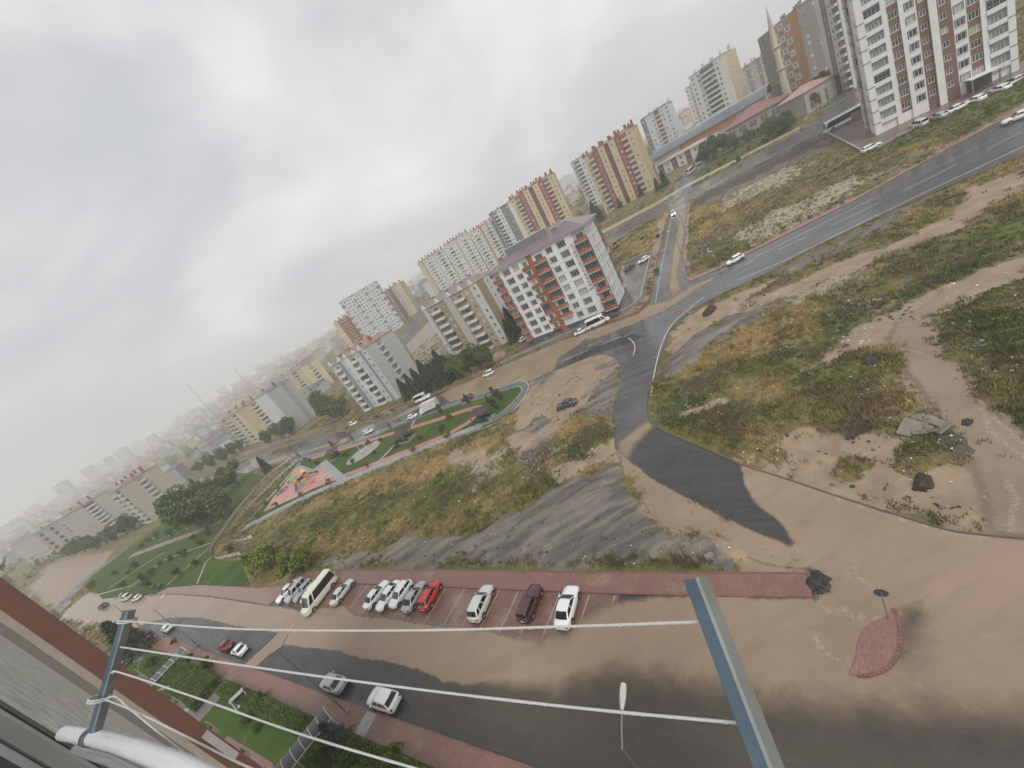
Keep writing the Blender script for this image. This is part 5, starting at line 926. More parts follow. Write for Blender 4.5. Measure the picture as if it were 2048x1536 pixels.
pr = MB(); pr.box((B.W*0.6, -2.2, 3.2), (B.W*0.62, 3.6, 0.2)); obj('porch', pr, M_RTILE, B.root)
for i in range(6): q = MB(); q.box((B.W*0.31+i*B.W*0.115, -3.8, 1.55), (0.3, 0.3, 3.1)); obj('porch_post', q, PST, B.root)
B.done()
B = Bld('mosque_wing', 'grey stone wing with pale pink roof right behind the minaret', 'mosque', T((1556, 207), 9), T((1606, 185), 9), 16)
hW = 8.5
for sd in 'FRLB': B.wq(PST, B.M(sd), 0, B.W if sd in 'FB' else B.D, -4, hW)
for i in range(3): arch_window(B, B.M('R'), B.D*(i+0.7)/4, 1.5, 1.3, 4.5)
B.slab(PST, hW, hW+0.2, 0.5); B.hip(pm('pink_roof', (0.42, 0.24, 0.23), 0.35, 0.2, 0.2), hW+0.205, 0.6, 2.5); B.done()
ORN = pm('orange_panel', (0.45, 0.17, 0.05), 0.5, 0.15, 0.4, streak=0.3)
B = Bld('sports_hall', 'long hall with white edged slate blue roof and orange panels', 'hall', AT((1306, 322), 314), AT((1530, 188), 300), 26)
hW = float((AT((1306, 322), 314)[2]+AT((1530, 188), 300)[2])/2)-B.z0
for sd in 'FRLB': B.wq(SGR, B.M(sd), 0, B.W if sd in 'FB' else B.D, -6, hW)
for i in range(8):
    q = MB(); w_ = B.W*0.5/8; q.box((B.W*0.30+i*w_, -0.1, hW-2.6), (w_-0.3, 0.18, 4.2)); obj('panel', q, ORN, B.root)
rb = MB(); nseg = 10
for s0 in range(nseg):
    y0, y1 = -1.2+(B.D+2.4)*s0/nseg, -1.2+(B.D+2.4)*(s0+1)/nseg; zc = lambda y: hW+4.2*math.sin(math.pi*min(max((y+1.2)/(B.D+2.4), 0), 1))**0.8
    rb.quad((-1, y0, zc(y0)), (B.W+1, y0, zc(y0)), (B.W+1, y1, zc(y1)), (-1, y1, zc(y1)))
obj('roof', rb, M_SLATE, B.root); q = MB(); q.box((B.W/2, B.D*0.62, hW+4.3), (B.W+2.2, 1.6, 0.5)); obj('ridge_cap', q, M_PVC, B.root); q = MB(); q.box((B.W/2, -1.25, hW-0.1), (B.W+2.2, 0.12, 0.5)); obj('fascia', q, M_MET, B.root); B.done()
B = Bld('low_building', 'low white building with pink roof and maroon panels below the hall', 'building', G((1322, 352)), G((1421, 305)), 12)
cols = []
for i in range(7): cols += [C(2.2, ww_ if i % 2 else MAR, 'w', ww=1.6, wh=1.5, sill=0.9, n=3), C(0.7, ww_)]
B.facade('F', 2, 3.1, 0.4, 0.3, cols); B.facade('R', 2, 3.1, 0.4, 0.3, [C(3, MAR, 'w', ww=1.6), C(3, ww_)]); B.facade('L', 2, 3.1, 0.4, 0.3, [C(1, ww_)]); B.facade('B', 2, 3.1, 0.4, 0.3, [C(1, ww_)])
for sd in 'FRLB': B.wq(ww_, B.M(sd), 0, B.W if sd in 'FB' else B.D, -3, 0)
B.slab(ww_, 6.9, 7.1, 0.6); B.hip(pm('pink_roof', (0.42, 0.24, 0.23), 0.35, 0.2, 0.2), 7.105, 0.6, 1.2); B.done()
# ---- misty far town: blocks with a roof box each
FARM = [pm('far_wall_%s' % n, c, 0.7, 0.1, 0.05) for n, c in (('grey', (0.32, 0.32, 0.33)), ('cream', (0.42, 0.38, 0.31)), ('pale', (0.5, 0.5, 0.49)), ('pink', (0.40, 0.30, 0.27)))]
def far(px, d, w, D, rot, mi, lab, grp='far blocks in the mist'):
    p = AT(px, d); zb = float(zt(p[0], p[1]))-2; h = max(p[2]-zb, 6)
    o = thing('far_block', lab, 'building', (p[0], p[1], zb), rot, grp); mb = MB(); mb.box((0, 0, h/2), (w, D, h)); obj('wall', mb, FARM[mi], o)
    r = MB(); r.box((w*0.1, 0, h+1.2), (w*0.45, D*0.5, 2.4)); obj('roof_house', r, FARM[(mi+1) % 4], o)
    q = MB(); n = max(2, int(w/5)); 
    for f in range(1, int(h/3.2)):
        for i in range(n): q.box((-w/2+w*(i+0.5)/n, -D/2-0.02, f*3.2), (1.6, 0.1, 1.5))
    o2 = obj('window_band', q, M_GL2, o); o2['kind'] = 'stuff'
flist = [(118, 963, 820, 30, 0), (172, 931, 860, 34, 1), (206, 915, 800, 30, 2), (238, 895, 900, 40, 0), (268, 880, 860, 32, 2), (300, 868, 820, 26, 0), (352, 832, 1000, 40, 3), (378, 818, 900, 34, 0), (408, 806, 980, 40, 2), (440, 772, 900, 26, 1), (470, 762, 980, 44, 3), (484, 748, 1050, 30, 0), (516, 728, 900, 34, 0), (534, 722, 960, 30, 1), (552, 707, 850, 34, 2), (592, 700, 960, 40, 3), (614, 690, 1000, 36, 0), (636, 674, 1040, 40, 1), (818, 578, 620, 34, 2), (846, 560, 700, 34, 1), (806, 596, 560, 30, 3), (1128, 350, 620, 32, 0), (1150, 338, 700, 32, 2), (1340, 226, 640, 30, 2), (1352, 219, 700, 34, 0), (1363, 214, 620, 26, 2), (60, 1010, 900, 40, 2), (20, 1040, 900, 44, 0)]
ORD = 'first second third fourth fifth sixth seventh eighth ninth tenth eleventh twelfth thirteenth fourteenth fifteenth sixteenth seventeenth eighteenth nineteenth twentieth twenty-first twenty-second twenty-third twenty-fourth twenty-fifth twenty-sixth twenty-seventh twenty-eighth'.split()
mats_w = ['grey', 'cream', 'pale white', 'pinkish']
for i, (x, y, d, w, mi) in enumerate(flist):
    far((x, y+4), d*2.9, w*1.25, 40, 0.4+0.5*(i % 5), mi, 'far %s block in the rain mist on the horizon, %s from the left end' % (mats_w[mi], ORD[sorted(flist).index((x, y, d, w, mi))]))

BC_ = np.array([(o.location.x, o.location.y) for o in bpy.data.objects if o.type == 'EMPTY' and o.get('category') in ('building', 'mosque', 'hall', 'minaret')])
rngt = np.random.default_rng(21); mb = MB()
for _ in range(2300):     # low houses of the misty town, too small to pick apart
    az_ = math.radians(rngt.uniform(-66, 38)); d_ = rngt.uniform(0, 1)**0.75*2700+330; x_, y_ = math.sin(az_)*d_, math.cos(az_)*d_
    if az_ < math.radians(-48) and d_ < 560: continue
    if math.radians(20) < az_ and d_ < 560: continue
    if np.min(np.hypot(BC_[:, 0]-x_, BC_[:, 1]-y_)) < 55: continue
    w_, e_, h_ = rngt.uniform(9, 20), rngt.uniform(8, 14), rngt.choice([6, 7, 9, 12, 15, 18])*rngt.uniform(0.8, 1.2); M_ = Matrix.Translation((x_, y_, float(zt(x_, y_)))) @ Matrix.Rotation(rngt.uniform(0, 1.6), 4, 'Z'); k_ = int(rngt.integers(0, 4))
    mb.box((0, 0, h_/2-1), (w_, e_, h_+2), M_, k_); mb.add([M_ @ Vector(v) for v in ((-w_/2-.4, -e_/2-.4, h_), (w_/2+.4, -e_/2-.4, h_), (w_/2+.4, e_/2+.4, h_), (-w_/2-.4, e_/2+.4, h_), (-w_/4, 0, h_+2), (w_/4, 0, h_+2))], [(0, 1, 5, 4), (1, 2, 5), (2, 3, 4, 5), (3, 0, 4)], 4 if k_ % 2 else 5)
o = obj('far_town', mb, FARM+[M_RTILE, M_SLATE]); o['kind'] = 'stuff'
for i, (p, d) in enumerate([((413, 830), 620), ((388, 785), 700), ((480, 752), 650)]):
    q_ = AT(p, d); zb_ = float(zt(q_[0], q_[1])); o = thing('mast', 'thin mast rising out of the misty far town, %s' % ['lowest one', 'leftmost tall one', 'one nearest the yellow block'][i], 'mast', (q_[0], q_[1], zb_)); m2 = MB(); m2.tube((0, 0, 0), (0, 0, q_[2]-zb_+14), 0.5, 0.2, 6); obj('pole', m2, M_MET, o)
# ------------------------------------------------------------------ vegetation
def quads(C_, size, rng, flat=0.0):
    """leaf quads of given sizes at centres C_ with random orientation"""
    n = len(C_); a = rng.normal(size=(n, 3)); a[:, 2] *= 1-flat; a /= np.linalg.norm(a, axis=1)[:, None]+1e-9; b = rng.normal(size=(n, 3)); b = np.cross(a, b); b /= np.linalg.norm(b, axis=1)[:, None]+1e-9
    s = np.asarray(size).reshape(-1, 1)*np.ones((n, 1)); a = a*s*0.5; b = b*s*0.32; tip = C_+a*1.25
    v = np.stack([C_-a, C_-a*0.1+b, tip, C_-a*0.1-b], 1).reshape(-1, 3); f = np.arange(4*n).reshape(n, 4); return v, f
def crown_pts(n, rx, rz, lumps, rng, shape='ball'):
    if shape == 'ball':
        c = rng.normal(size=(lumps, 3)); c /= np.linalg.norm(c, axis=1)[:, None]; c *= rng.uniform(0.35, 0.95, (lumps, 1)); lr = rng.uniform(0.22, 0.42, lumps)
        k = rng.integers(0, lumps, n); d = rng.normal(size=(n, 3)); d /= np.linalg.norm(d, axis=1)[:, None]; p = c[k]*0.8 + d*(lr[k]*rng.uniform(0.55, 1.05, n)**0.6)[:, None]
        return p*np.array([rx, rx, rz])
    if shape == 'cone':
        t = rng.uniform(0, 1, n)**0.75; t = 1-t if False else t; lay = np.floor(t*9)/9+rng.normal(0, 0.03, n); th = rng.uniform(0, 2*math.pi, n); br = 1+0.25*np.sin(th*5+lay*20)
        r = rx*(1-lay*0.93)*np.sqrt(rng.uniform(0.15, 1, n))*br; z = -rz+2*rz*lay - r*0.25
        return np.stack([r*np.cos(th), r*np.sin(th), z], 1)
    if shape == 'col':
        t = rng.uniform(-1, 1, n); th = rng.uniform(0, 2*math.pi, n); r = rx*np.sqrt(np.clip(1-t*t, 0, 1))*np.sqrt(rng.uniform(0.4, 1, n))*(1+0.2*np.sin(3*th+5*t)); return np.stack([r*np.cos(th), r*np.sin(th), t*rz], 1)
LM = {'broad2': leafmat('light_broad_leaves', (0.085, 0.125, 0.03), (0.19, 0.24, 0.07), 0.6), 'broad3': leafmat('deep_broad_leaves', (0.045, 0.08, 0.028), (0.11, 0.16, 0.05), 0.4), 'broad': leafmat('broad_leaves', (0.07, 0.115, 0.028), (0.15, 0.21, 0.055), 0.5), 'dark': leafmat('conifer_needles', (0.035, 0.055, 0.03), (0.08, 0.11, 0.055), 0.7), 'light': leafmat('willow_leaves', (0.13, 0.17, 0.03), (0.25, 0.29, 0.06), 0.5),
      'shrub': leafmat('shrub_leaves', (0.05, 0.08, 0.022), (0.11, 0.15, 0.04), 1.0), 'yellow': leafmat('golden_shrub_leaves', (0.15, 0.15, 0.02), (0.26, 0.23, 0.04), 1.0), 'blue': leafmat('blue_spruce_needles', (0.07, 0.10, 0.09), (0.14, 0.19, 0.17), 1.0), 'hedge': leafmat('hedge_leaves', (0.06, 0.11, 0.015), (0.14, 0.21, 0.032), 0.8), 'red': leafmat('red_shrub_leaves', (0.12, 0.035, 0.035), (0.22, 0.07, 0.07), 1.0)}
M_BARK = pm('bark', (0.09, 0.07, 0.055), 0.8, 0.3, 3)
TREES = {}
def tree_proto(kind, var):
    k = (kind, var)
    if k in TREES: return TREES[k]
    rng = np.random.default_rng(hash(kind) % 1000 if False else sum(map(ord, kind))*7+var)
    mb = MB()
    if kind == 'broad': P = crown_pts(5200, 4.1, 4.1, (22, 15, 28)[var], rng); P[:, 2] += 5.0; sz = rng.uniform(0.35, 0.65, len(P)); lm = (LM['broad'], LM['broad2'], LM['broad3'])[var]
    elif kind == 'willow': P = crown_pts(4200, 3.4, 2.4, 18, rng); P[:, 2] += 3.2 - 0.12*np.hypot(P[:, 0], P[:, 1])**1.6; sz = rng.uniform(0.25, 0.5, len(P)); lm = LM['light']
    elif kind == 'pine': P = crown_pts(4200, 2.6, 4.2, 1, rng, 'cone'); P[:, 2] += 4.8; sz = rng.uniform(0.3, 0.6, len(P)); lm = LM['dark']
    elif kind == 'shrub': P = crown_pts(700, 0.85, 0.65, 8, rng); P[:, 2] += 0.65; sz = rng.uniform(0.12, 0.24, len(P)); lm = LM['shrub']
    elif kind == 'golden': P = crown_pts(700, 0.85, 0.85, 7, rng); P[:, 2] += 0.9; sz = rng.uniform(0.12, 0.24, len(P)); lm = LM['yellow']
    elif kind == 'cypress': P = crown_pts(520, 0.5, 1.15, 1, rng, 'cone' if var % 2 else 'col'); P[:, 2] += 1.35; sz = rng.uniform(0.12, 0.25, len(P)); lm = LM['dark']
    elif kind == 'spruce': P = crown_pts(3000, 1.5, 1.9, 1, rng, 'cone'); P[:, 2] += 2.2; sz = rng.uniform(0.14, 0.28, len(P)); lm = LM['blue']
    elif kind == 'bush': P = crown_pts(2200, 1.3, 1.1, 14, rng); P[:, 2] += 1.1; sz = rng.uniform(0.12, 0.26, len(P)); lm = LM['hedge']
    elif kind == 'redbush': P = crown_pts(900, 0.8, 0.7, 9, rng); P[:, 2] += 0.8; sz = rng.uniform(0.1, 0.2, len(P)); lm = LM['red']
    v, f = quads(P, sz, rng, 0.3)
    cm = fastmesh('crown', v, f, [lm], smooth=False)
    hgt_ = {'broad': 4.6, 'willow': 3.2, 'pine': 7.5, 'shrub': 0.6, 'golden': 0.8, 'cypress': 1.4, 'spruce': 3.4, 'bush': 1.1, 'redbush': 0.8}[kind]; r0 = {'broad': 0.26, 'willow': 0.2, 'pine': 0.2, 'spruce': 0.1}.get(kind, 0.05)
    mb.path([(0, 0, -0.4), (0.05, 0.02, hgt_*0.5), (0.02, -0.05, hgt_)], [r0, r0*0.75, r0*0.3], 7)
    if kind in ('broad', 'willow'):
        for q in range(6): a = q*1.05+var; mb.path([(0, 0, hgt_*(0.45+0.06*q)), (math.cos(a)*0.9, math.sin(a)*0.9, hgt_*0.75+0.25*q), (math.cos(a)*2.0, math.sin(a)*2.0, hgt_*0.95+0.3*q)], [r0*0.5, r0*0.35, r0*0.12], 5)
    TREES[k] = (cm, mb.mesh('trunk', [M_BARK])); return TREES[k]
def plant(name, kind, px, h, label, cat='tree', group=None, var=None, xy=None, z=None, ws=1.0):
    var = random.randrange(3) if var is None else var; cm, tm = tree_proto(kind, var); h0 = {'broad': 9.0, 'willow': 5.6, 'pine': 9.2, 'shrub': 1.3, 'golden': 1.75, 'cypress': 2.5, 'spruce': 4.2, 'bush': 2.2, 'redbush': 1.5}[kind]
    p = G(px) if xy is None else np.array([xy[0], xy[1], float(hgt(*xy))]); h = h*1.28 if kind in ('broad', 'pine') else h; s = h/h0
    o = thing(name, label, cat, (p[0], p[1], (float(zt(p[0], p[1])) if z is None else z)), random.uniform(0, 6.28), group); wx = random.uniform(0.82, 1.15); o.scale = (s*ws*wx, s*ws*random.uniform(0.85, 1.1), s)
    obj('crown', cm, None, o); obj('trunk', tm, None, o); return o
def row(name, kind, lst, fmt, group, cat='tree', z=None):
    for i, (px, h, tx) in enumerate(lst): plant(name, kind, px, h, fmt % tx, cat, group, i % 3, z=z)
row('pine_tree', 'pine', [((822, 799), 8, 'nearest the foot of the grey block'), ((838, 793), 8.5, 'second from the grey block corner'), ((853, 786), 9, 'behind the white minibus'), ((868, 780), 9, 'above the box truck'), ((882, 774), 8.5, 'at the left of the gap'), ((897, 768), 9, 'at the right of the gap'), ((858, 758), 8, 'behind the roadside row near the car yard'), ((893, 745), 9, 'beside the brown car yard'), ((912, 757), 8.5, 'at the left foot of the beige block')], 'dark green pine %s', 'dark pines along the main road')
row('leafy_tree', 'broad', [((925, 755), 7.5, 'below the beige block balconies'), ((945, 748), 8, 'in the middle under the beige block'), ((962, 742), 7.5, 'beside the lamp at the beige block'), ((984, 735), 7, 'at the right end under the beige block'), ((876, 745), 6, 'inside the car yard')], 'bushy dark tree %s', 'leafy trees in front of the beige block')
plant('pine_tree', 'pine', (1036, 668), 9.5, 'tall dark pine squeezed between the beige and the white block', group='pines by the white block'); plant('pine_tree', 'pine', (1030, 684), 7.5, 'shorter dark pine at the foot of the white block', group='pines by the white block')
row('leafy_tree', 'broad', [((668, 838), 12, 'left of the grey block, tallest of its clump'), ((688, 832), 10, 'touching the left wall of the grey block'), ((655, 822), 11, 'behind the clump by the grey block'), ((588, 868), 9.5, 'at the red wall below the pale yellow block'), ((566, 878), 10, 'between the two yellow blocks'), ((606, 846), 8, 'behind the red wall'), ((542, 886), 8, 'at the right foot of the yellow block'), ((472, 912), 10, 'left of the yellow block'), ((455, 922), 9, 'between yellow and blue grey blocks'), ((430, 934), 9, 'below the blue grey block'), ((404, 945), 8, 'by the road bend under the blue grey block'), ((372, 962), 8, 'at the right foot of the cream block'), ((486, 900), 7, 'hard against the yellow block')], 'green leafy tree %s', 'trees beyond the main road')
row('leafy_tree', 'broad', [((415, 1058), 15, 'with the broadest crown, front of the park clump'), ((448, 1040), 13, 'right hand of the park clump'), ((392, 1042), 13, 'rear left of the park clump'), ((432, 1018), 12, 'rear of the park clump'), ((478, 970), 11, 'standing alone by the channel and the road')], 'big round green tree %s', 'big round trees in the left park')
plant('pine_tree', 'pine', (540, 944), 7, 'dark spreading pine beside the road and channel fence', group='pines by the channel'); plant('pine_tree', 'pine', (398, 978), 7, 'dark pine on the road edge near the round trees', group='pines by the channel')
row('leafy_tree', 'broad', [((352, 1022), 8, 'on the corner of the cream block'), ((255, 1068), 8, 'first before the cream block balconies'), ((272, 1060), 9, 'second before the cream block balconies'), ((235, 1080), 8, 'at the left of the stone grey block'), ((150, 1110), 8, 'leftmost before the public building'), ((172, 1104), 9, 'second before the public building'), ((196, 1098), 9, 'third, nearest the lane bend'), ((216, 1088), 8, 'fourth, behind the lane')], 'misty green tree %s', 'trees along the lane at the left')
row('willow', 'willow', [((545, 1140), 7.5, 'left, over the channel mouth'), ((606, 1146), 6.5, 'right, above the parked cars')], 'light yellow green willow on the %s', 'willows by the parking')
row('leafy_tree', 'broad', [((1430, 318), 9, 'in front of the mosque at the left'), ((1446, 304), 8, 'at the corner of the mosque building'), ((1412, 326), 7, 'at the right end of the low white building'), ((1520, 262), 6, 'in the mosque yard'), ((1550, 276), 8, 'below the minaret'), ((1578, 262), 6, 'right of the minaret foot'), ((1636, 205), 8, 'beside the orange tower at the left'), ((1655, 190), 9, 'beside the orange tower at the right'), ((1625, 222), 6, 'at the yard edge by the orange tower'), ((1472, 300), 6, 'before the mosque porch'), ((1500, 282), 5, 'by the porch posts')], 'dark green tree %s', 'trees round the mosque')
row('pine_tree', 'pine', [((1498, 262), 8, 'before the mosque windows'), ((1532, 250), 9, 'before the right part of the mosque'), ((1262, 402), 6, 'at the maroon strip of the red and yellow tower'), ((1284, 392), 5.5, 'right of the maroon strip'), ((1242, 415), 5, 'left at the foot of the red and yellow tower'), ((1318, 382), 6, 'at the right foot of the red and yellow tower'), ((1332, 372), 7, 'between that tower and the back street'), ((1204, 442), 8, 'behind the right edge of the white block'), ((1192, 432), 8, 'behind the white block roof')], 'dark green fir %s', 'firs on the upper ground')
# small plants in the two parks
sl = [(635, 930), (612, 922), (694, 915), (708, 926), (753, 910), (795, 895), (842, 880), (900, 838), (886, 862), (763, 884), (740, 889)]
for i, p in enumerate(sl): plant('shrub', 'shrub', p, 1.5+0.3*(i % 3), 'round dark shrub on the upper park lawn, %s from the play area' % ORD[sorted(sl).index(p)], 'shrub', 'round shrubs on the upper park lawn', i % 3, z=float(hgt(*G2(p)))+0.1)
for i, (p, tx) in enumerate([((612, 952), 'by the channel, nearest the road'), ((560, 982), 'by the channel, second'), ((533, 1010), 'by the channel, third'), ((518, 1038), 'at the sharp end of the park'), ((556, 1015), 'below the tip of the pink floor'), ((607, 994), 'below the climbing frame'), ((660, 970), 'right of the pink floor'), ((735, 937), 'on the lower verge of the lawn'), ((829, 904), 'on the lower verge, middle'), ((898, 877), 'on the lower verge near the big gazebo')]): plant('shrub', 'golden', p, 2.3, 'golden green shrub %s' % tx, 'shrub', 'golden shrubs of the upper park', i % 3, z=0.1)
for i, p in enumerate([(600, 915), (664, 892), (706, 880), (783, 858), (938, 806), (992, 795), (1004, 800), (983, 812), (996, 820), (885, 827)]): plant('cypress', 'cypress', p, 2.6 if i < 4 else 3.4, ['dark pointed cypress on the roadside verge of the upper park, %s from the channel', 'dark conifer on the lawn at the rounded end of the park, %s of its row'][i > 4] % ORD[i if i < 5 else i-5], 'cypress', ['cypresses on the park verge', 'conifers at the rounded end of the park'][i > 4], i % 3, z=0.1)
plant('shrub', 'bush', (678, 915), 3.0, 'bright green bush leaning on the small gazebo', 'shrub', z=0.1); plant('shrub', 'redbush', (622, 924), 1.8, 'reddish bush beside the slab path of the play area', 'shrub', z=0.1)
rg = random.Random(3);  lp = [(235, 1150), (250, 1175), (262, 1150), (290, 1160), (300, 1172), (325, 1130), (345, 1120), (372, 1112), (390, 1080), (405, 1090), (318, 1075), (300, 1085), (345, 1070), (360, 1060), (290, 1095), (420, 1070), (465, 1105), (190, 1175), (275, 1135), (360, 1150), (310, 1150), (395, 1130)]
for i, p in enumerate(lp): plant('shrub', 'bush' if i % 3 else 'shrub', p, 1.8+rg.random()*1.6, 'small dark bush on the left park lawn, %s from its left end' % ORD[sorted(lp).index(p)], 'shrub', 'bushes on the left park lawn', i % 3, z=0.1)
for i, p in enumerate([(1478, 345-20), (1450, 325), (1420, 345), (1440, 352-20), (1500, 300), (1530, 285), (1560, 268)]): plant('shrub', 'shrub', p, 2.2, 'round bush on the green strip below the mosque, %s of its row' % ORD[i], 'shrub', 'bushes on the strip below the mosque', i % 3)
# own garden
plant('cedar', 'pine', (285, 1305), 8.5, 'dark cedar behind the left clothes line arm', 'tree', ws=1.1)
plant('spruce', 'spruce', (690, 1490), 4.2, 'bluish spruce beside the glass walkway roof', 'tree', z=0.06)
for i, (p, h, tx) in enumerate([((660, 1515), 2.4, 'right under the bluish spruce'), ((720, 1520), 2.2, 'between spruce and long hedge'), ((640, 1470), 1.6, 'against the walkway roof'), ((530, 1405), 2.0, 'over the white garden seat'), ((500, 1445), 1.6, 'beside the set drive'), ((520, 1460), 1.1, 'on the small lawn'), ((380, 1335), 2.6, 'near the short walkway roof'), ((420, 1340), 2.8, 'in the dark clump by the drive'), ((400, 1365), 2.2, 'lower in the dark clump'), ((345, 1350), 2.0, 'beside the wall foot'), ((355, 1395), 1.6, 'on the dark lawn'), ((800, 1536), 2.4, 'at the frame edge below the hedge'), ((310, 1330), 2.2, 'left of the short walkway roof'), ((700, 1545), 2.0, 'lowest by the walkway')]): plant('garden_bush', 'bush', p, h, 'green garden bush %s' % tx, 'bush', 'bushes in the garden below', i % 3, z=0.06)
plant('garden_bush', 'redbush', (355, 1288), 1.5, 'reddish garden bush at the end of the short walkway roof', 'bush', z=0.06)
def ST(px): g = G2(px)-K0; return float(g@UU), float(g@VV)
def hedge(s0, s1, v0, v1, h, label):
    rng = np.random.default_rng(int(abs(s0)*10)); A = (s1-s0)*(2*h+abs(v1-v0)); n = int(A*75); u = rng.uniform(0, 1, n); q = rng.uniform(0, 1, n); per = 2*h+abs(v1-v0); d = q*per
    v = np.where(d < h, v0, np.where(d > h+abs(v1-v0), v1, v0+(d-h)*np.sign(v1-v0))); z = np.where(d < h, d, np.where(d > h+abs(v1-v0), per-d, h)); s = s0+(s1-s0)*u
    end = rng.uniform(0, 1, n) < 0.06; s = np.where(end, np.where(rng.uniform(0, 1, n) < 0.5, s0, s1), s); v = np.where(end, rng.uniform(min(v0, v1), max(v0, v1), n), v); z = np.where(end, rng.uniform(0, h, n), z)
    bump = (fbm(s, v*1.0+z, 1.4, 3)-0.5)*0.25
    P = np.stack([K0[0]+UU[0]*s+VV[0]*(v+bump*0.4), K0[1]+UU[1]*s+VV[1]*(v+bump*0.4), z+0.05+bump], 1)+rng.normal(0, 0.05, (n, 3)); vv_, f = quads(P, rng.uniform(0.12, 0.22, n), rng, 0.2)
    o = obj('hedge', fastmesh('foliage', vv_, f, [LM['hedge']], smooth=False), None); tag(o, label, 'hedge', 'clipped hedges along the near pavement')
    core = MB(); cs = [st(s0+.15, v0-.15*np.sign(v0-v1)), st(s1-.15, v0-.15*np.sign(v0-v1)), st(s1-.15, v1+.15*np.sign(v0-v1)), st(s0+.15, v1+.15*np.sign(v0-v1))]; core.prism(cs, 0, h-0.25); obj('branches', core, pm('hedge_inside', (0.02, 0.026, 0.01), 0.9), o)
sA = ST((478, 1350))[0]; sB = ST((672, 1420))[0]; sC = ST((700, 1430))[0]
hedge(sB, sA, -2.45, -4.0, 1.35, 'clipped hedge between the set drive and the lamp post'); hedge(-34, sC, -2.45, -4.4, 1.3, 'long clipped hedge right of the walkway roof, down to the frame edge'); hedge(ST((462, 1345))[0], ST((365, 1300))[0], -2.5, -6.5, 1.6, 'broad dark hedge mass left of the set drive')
# ------------------------------------------------------------------ weeds as geometry
def clumps():
    rng = np.random.default_rng(11); n = 420000; r = 22+rng.uniform(0, 1, n)**1.3*225; th = np.radians(rng.uniform(-72, 72, n)); x = r*np.sin(th); y = r*np.cos(th)
    v = np.stack([x, y, hgt(x, y)-H]); cxp = AX[:, None]*v[0]+AY[:, None]*v[1]+AZ[:, None]*v[2]; px = CX+FPX*cxp[0]/cxp[2]; py = CY+FPX*cxp[1]/cxp[2]
    ok = (cxp[2] > 1) & (px > -30) & (px < 2080) & (py > -30) & (py < 1560); x, y, r = x[ok], y[ok], r[ok]
    hard = samp(HARD, x, y); mud = samp(MUD, x, y); grv = samp(GRV, x, y); grn = samp(GRN, x, y); stw = samp(STR, x, y); drk = samp(DRK, x, y); pal = samp(PAL, x, y)
    veg = np.clip(1-mud*1.15, 0, 1)*np.clip(1-grv*1.1, 0.004, 1)*(0.35+fbm(x, y, 5, 61)*1.1)*np.clip(1-drk*0.6, 0, 1); veg = np.maximum(veg, np.where(rng.uniform(0, 1, len(x)) < 0.006, 0.5, 0))
    k = (hard < -0.35) & (rng.uniform(0, 1, len(x)) < veg) & (x > xs[0]) ; x, y, r, grn, stw, pal, mud = x[k], y[k], r[k], grn[k], stw[k], pal[k], mud[k]
    if len(x) > 62000: q = rng.permutation(len(x))[:62000]; x, y, r, grn, stw, pal, mud = [a[q] for a in (x, y, r, grn, stw, pal, mud)]
    m = len(x); z = zt(x, y); big = fbm(x, y, 4, 71); hh = (0.22+0.75*np.clip(big-0.35, 0, 1)*1.6)*rng.uniform(0.6, 1.3, m); nb = 9
    off = rng.normal(0, 0.2, (m, nb, 2))*(0.7+hh[:, None, None]*0.6); ang = rng.uniform(0, 2*math.pi, (m, nb)); wd = rng.uniform(0.035, 0.08, (m, nb))*(0.8+r[:, None]/130); lean = rng.normal(0, 0.28, (m, nb, 2))*hh[:, None, None]
    bx = x[:, None]+off[..., 0]; by = y[:, None]+off[..., 1]; bz = np.repeat(z[:, None]-0.08, nb, 1); ca, sa = np.cos(ang)*wd, np.sin(ang)*wd; hb_ = hh[:, None]*rng.uniform(0.55, 1.15, (m, nb))
    V_ = np.stack([np.stack([bx-ca, by-sa, bz], -1), np.stack([bx+ca, by+sa, bz], -1), np.stack([bx+lean[..., 0], by+lean[..., 1], bz+hb_+0.08], -1)], 2).reshape(-1, 3); F_ = np.arange(m*nb*3).reshape(-1, 3)
    s = np.clip(0.40+0.5*(stw-0.35)-0.5*(grn-0.35)+(fbm(x, y, 7, 81)-0.5)*2.2+(fbm(x, y, 2.2, 83)-0.5)*1.6+rng.normal(0, 0.14, m), 0, 1)[:, None]; brn = (fbm(x, y, 3.5, 87) > 0.56)[:, None]
    lo = np.array([0.115, 0.14, 0.04]); mi = np.array([0.24, 0.225, 0.08]); hi = np.array([0.50, 0.36, 0.17]); col = np.where(s < 0.5, lo+(mi-lo)*s*2, mi+(hi-mi)*(s-0.5)*2); col = np.where(brn, col*0.35+np.array([0.20, 0.14, 0.085])*0.65, col); col = np.where((pal > 0.4)[:, None] & (rng.uniform(0, 1, (m, 1)) < 0.5), np.array([0.5, 0.46, 0.34]), col)*rng.uniform(0.7, 1.25, (m, 1))
    cc = np.repeat(np.repeat(col[:, None, :], nb, 1)*rng.uniform(0.8, 1.2, (m, nb, 1)), 3, 0).reshape(m, -1, 3) if False else np.repeat((np.repeat(col[:, None, :], nb, 1)*rng.uniform(0.8, 1.2, (m, nb, 1))).reshape(-1, 3), 3, 0)
    return V_, F_, cc
m, t, b = nodes('weed_blades'); t.links.new(nn(t, 'ShaderNodeVertexColor', {'layer_name': 'Tone'}).outputs[0], b.inputs['Base Color']); b.inputs['Roughness'].default_value = 0.8; b.inputs['Specular IOR Level'].default_value = 0.15
V_, F_, cc = clumps(); o = obj('weeds', fastmesh('weeds', V_, F_, [m], {'Tone': cc}, smooth=False), None); o['kind'] = 'stuff'
